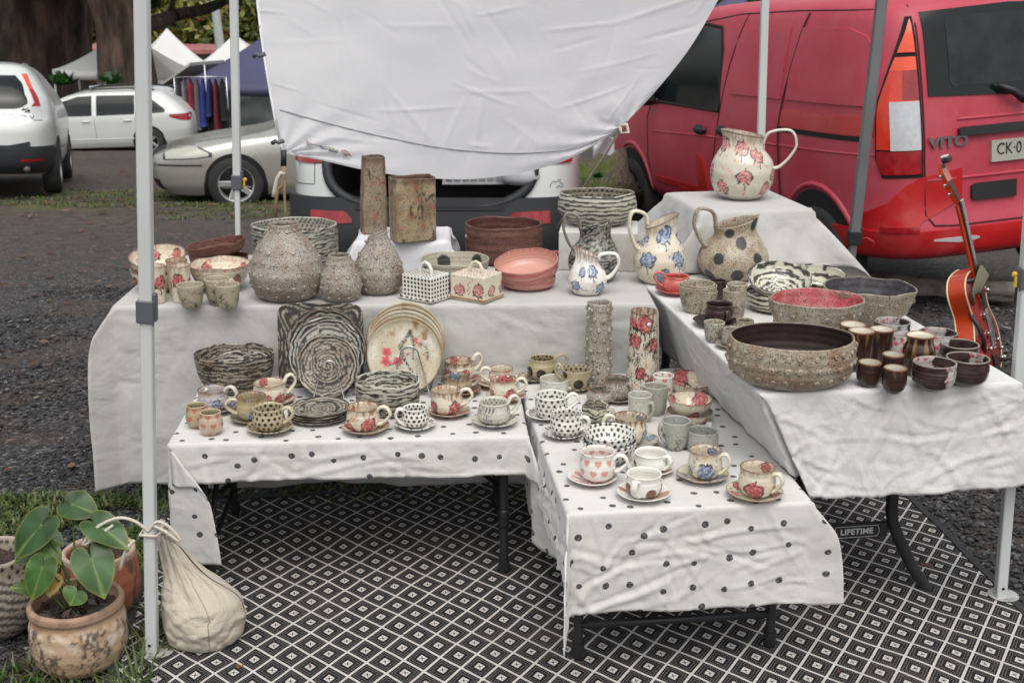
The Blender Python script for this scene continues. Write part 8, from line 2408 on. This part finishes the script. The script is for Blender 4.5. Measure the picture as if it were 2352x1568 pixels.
mb = MB(); a_ = PX(2352, 860, 0); mb.box((0, 0, .32), (.022, .03, .66), .003); o = mb.build('timber_post', M('dull red paint on timber', (.14, .03, .028), .7)); pp_ = PD(2353, 700, 5.4); o.location = (pp_[0], 5.4, -.03); tag(o, 'short dull red timber post at the right edge', 'post')

# ------------------------------------------------------------------ guitar on its stand
Ug = Vector((-.275, .13, .95)).normalized(); Ng = Vector((.84, -.54, 0)); Ng = (Ng - Ug * Ng.dot(Ug)).normalized(); Sg = Ug.cross(Ng).normalized()
gb0 = Vector(PD(2287, 868, 5.45))
gg_ = empty('electric_guitar', tuple(gb0), 'orange red hollow body electric guitar leaning on a black stand', 'guitar')
Mg = Matrix(((Sg.x, Ng.x, Ug.x), (Sg.y, Ng.y, Ug.y), (Sg.z, Ng.z, Ug.z))).to_4x4(); gg_.matrix_world = Matrix.Translation(gb0) @ Mg
# local: x across, y out of the face, z along the neck
ORG = M('orange red varnish', (.42, .040, .006), .20, coat=.6, var=.2, scale=5)
DRD = M('deep red varnish', (.30, .018, .012), .18, coat=.6, var=.2, scale=5)
BIND = M('cream binding', (.62, .52, .30), .4); FRET = M('dark rosewood', (.030, .018, .013), .5); NICK = M('nickel', (.55, .55, .53), .25, 1.0)
def outline(k=80):
    P = []; KZ = 1.14
    prof = [(0, .0), (.015, .10), (.06, .165), (.13, .192), (.20, .178), (.255, .135), (.30, .120), (.34, .132), (.39, .146), (.43, .130), (.455, .085), (.462, .04), (.463, .0)]
    z = [p[0] * KZ for p in prof]; w_ = [p[1] * 1.16 for p in prof]
    s = np.linspace(0, 1, len(prof)); t = np.linspace(0, 1, k)
    zz = pchip(s, z, t); ww = np.interp(t, s, w_); ww = np.convolve(np.pad(ww, 3, 'edge'), np.ones(7) / 7, 'valid'); ww[0] = 0; ww[-1] = 0
    L = [(-ww[i], zz[i]) for i in range(k)]; R = [(ww[i], zz[i]) for i in range(k - 2, 0, -1)]
    return L + R
OL_ = outline()
nO = len(OL_)
def plate_from(ol, y0, y1, m, name, parent, dome=.0):
    V = [(x, y0, z) for x, z in ol] + [(x, y1, z) for x, z in ol]; n = len(ol)
    cz = sum(z for x, z in ol) / n
    F = [(i, (i + 1) % n, n + (i + 1) % n, n + i) for i in range(n)]
    if dome:
        V += [(x * .7, y1 + dome * .7, cz + (z - cz) * .7) for x, z in ol] + [(x * .3, y1 + dome, cz + (z - cz) * .3) for x, z in ol]
        F += [(n + i, n + (i + 1) % n, 2 * n + (i + 1) % n, 2 * n + i) for i in range(n)] + [(2 * n + i, 2 * n + (i + 1) % n, 3 * n + (i + 1) % n, 3 * n + i) for i in range(n)] + [tuple(3 * n + i for i in range(n))]
    else: F.append(tuple(n + i for i in range(n)))
    F.append(tuple(range(n))[::-1])
    return autosmooth(mesh_obj(name, V, F, m, parent, True), 45)
bd = plate_from(OL_, -.082, 0, ORG, 'sides', gg_)
plate_from([(x * .985, z * .985 + .003) for x, z in OL_], 0, .002, DRD, 'top', gg_, .012)
plate_from([(x * .985, z * .985 + .003) for x, z in OL_], -.084, -.0822, DRD, 'back', gg_)
for y in (.0, -.082):
    mb = MB(); mb.tube([(x, y, z) for x, z in OL_], .0042, 6, closed=True); mb.build('binding', BIND, gg_, True)
mb = MB(); mb.box((0, .012, .62), (.046, .026, .46), .010); mb.build('neck', ORG, gg_)
mb = MB(); mb.box((0, .0275, .60), (.048, .006, .52), .001); fb = mb.build('fretboard', FRET, gg_)
mb = MB()
for k in range(18): mb.box((0, .031, .85 - .60 * (1 - 2 ** (-k / 12))), (.047, .0015, .0018), 0)
mb.build('frets', NICK, fb)
mb = MB(); mb.box((0, .030, .858), (.046, .006, .006), .001); mb.build('nut', BIND, fb)
hd = mesh_obj('headstock', [(-.024, .0, .85), (.024, .0, .85), (.024, .022, .85), (-.024, .022, .85), (-.042, -.028, 1.0), (.042, -.028, 1.0), (.042, -.010, 1.0), (-.042, -.010, 1.0), (-.030, -.034, 1.045), (.030, -.034, 1.045), (.030, -.018, 1.045), (-.030, -.018, 1.045)],
              [(0, 1, 2, 3), (0, 4, 5, 1), (1, 5, 6, 2), (2, 6, 7, 3), (3, 7, 4, 0), (4, 8, 9, 5), (5, 9, 10, 6), (6, 10, 11, 7), (7, 11, 8, 4), (8, 11, 10, 9)], ORG, gg_, False)
mb = MB(); mb.add([(-.040, -.009, .99), (.040, -.009, .99), (.023, .0235, .86), (-.023, .0235, .86), (-.028, -.0165, 1.04), (.028, -.0165, 1.04)], [(0, 3, 2, 1), (0, 1, 5, 4)]); mb.build('headstock_face', FRET, hd)
for s in (-1, 1):
    for k in range(3):
        z = .90 + k * .045; x = s * (.030 + .012 * (z - .9) / .1)
        mb = MB(); mb.tube([(x * .8, .006 - (z - .88) * .2, z), (x + s * .022, .0 - (z - .88) * .2, z)], .0035, 8); mb.box((x + s * .026, -(z - .88) * .2, z), (.008, .014, .016), .003); mb.build('tuning_peg', NICK, hd, True)
mb = MB(); mb.box((.0, .006, 1.055), (.060, .035, .026), .006); mb.build('clip_tuner', BLK2, hd); 
mb = MB(); mb.box((.0, .0, 1.072), (.046, .030, .010), .003); mb.build('tuner_screen', M('pale screen', (.6, .6, .6), .3), hd)
for z in (.305, .215):
    mb = MB(); mb.box((0, .020, z), (.070, .014, .034), .004); autosmooth(mb.build('pickup', NICK, gg_, True), 40)
mb = MB(); mb.add([(.03, .020, .33), (.075, .018, .30), (.085, .018, .20), (.06, .018, .15), (.035, .020, .17), (.04, .022, .25)], [(0, 5, 4, 3, 2, 1)]); o = mb.build('pickguard', M('grey pickguard', (.12, .12, .12), .3), gg_); md = o.modifiers.new('t', 'SOLIDIFY'); md.thickness = .003
mb = MB(); mb.box((0, .020, .155), (.095, .014, .016), .004); mb.build('bridge', NICK, gg_); mb = MB(); mb.box((0, .018, .065), (.05, .012, .11), .005); mb.build('tailpiece', BLK2, gg_)
for (x, z) in ((.10, .16), (.13, .11), (.10, .07), (.14, .06), (.115, .40)):
    mb = MB(); mb.lathe([(.010, 0), (.010, .016), (.007, .019), (.001, .019)], (x, .012, z), 14, 'y'); mb.build('knob', NICK, gg_, True)
for s in (-1, 1):
    mb = MB(); mb.tube([(s * .085, .0145, .265), (s * .098, .0145, .255), (s * .092, .0145, .21), (s * .104, .0145, .165), (s * .116, .0145, .155)], [.003, .006, .005, .006, .003], 8); mb.build('sound_hole', HOLE, gg_, True)
mb = MB()
for k in range(6): x = -.018 + k * .0072; mb.tube([(x, .026, .155), (x * .95, .033, .86)], .0008, 4)
mb.build('strings', NICK, gg_)
# strap over the shoulder of the body
STRAP = M('olive woven strap', (.14, .125, .085), .9, bump=.4, bscale=200)
P = [(-.10, -.03, .40), (-.13, .03, .44), (-.07, .06, .50), (.0, .062, .515), (.05, .03, .50), (.09, -.03, .42), (.10, -.08, .34), (.07, -.09, .26)]
Vs = []; 
sm = [[float(pchip(np.linspace(0, 1, len(P)), [p[i] for p in P], t)) for i in range(3)] for t in np.linspace(0, 1, 40)]
mb = MB(); mb.tube(sm, .034, 8, flat=.10, up=(0, .9, .35)); st_ = mb.build('strap', STRAP, gg_, True)
mb = MB(); mb.tube([(-.12, -.03, .40), (-.16, .02, .30), (-.155, .03, .22), (-.12, .0, .16)], .010, 8); mb.build('strap_tail', BLK2, gg_, True)
sg = empty('guitar_stand', tuple(Vector((gb0.x, gb0.y + .10, -.04))), 'black tubular guitar stand holding the orange guitar', 'guitar stand')
so = Vector(sg.location)
yk = gb0 + Ug * .50 - Ng * .085
mb = MB(); mb.tube([Vector((-.03, .03, .05)), (yk - so) * .5 + Vector((0, .06, .02)), yk - so], .012, 10); mb.build('post', BLK2, sg, True)
mb = MB(); mb.tube([yk - so + Sg * -.10 + Ng * .13, yk - so + Sg * -.11 + Ng * .02, yk - so + Sg * -.06, yk - so + Sg * .06, yk - so + Sg * .11 + Ng * .02, yk - so + Sg * .10 + Ng * .13], .011, 10); mb.build('neck_yoke', BLK2, sg, True)
lk = gb0 + Ug * .05 - Ng * .08
mb = MB(); mb.tube([lk - so + Sg * -.14 + Ng * .13, lk - so + Sg * -.13 - Ng * .01, lk - so + Sg * .13 - Ng * .01, lk - so + Sg * .14 + Ng * .13], .011, 10); mb.build('cradle', BLK2, sg, True)
for a in (-.9, .9, 3.1):
    mb = MB(); mb.tube([Vector((-.03, .03, .12)), Vector((.26 * math.sin(a), -.22 * math.cos(a) + .05, .012))], .011, 10); mb.build('leg', BLK2, sg, True)
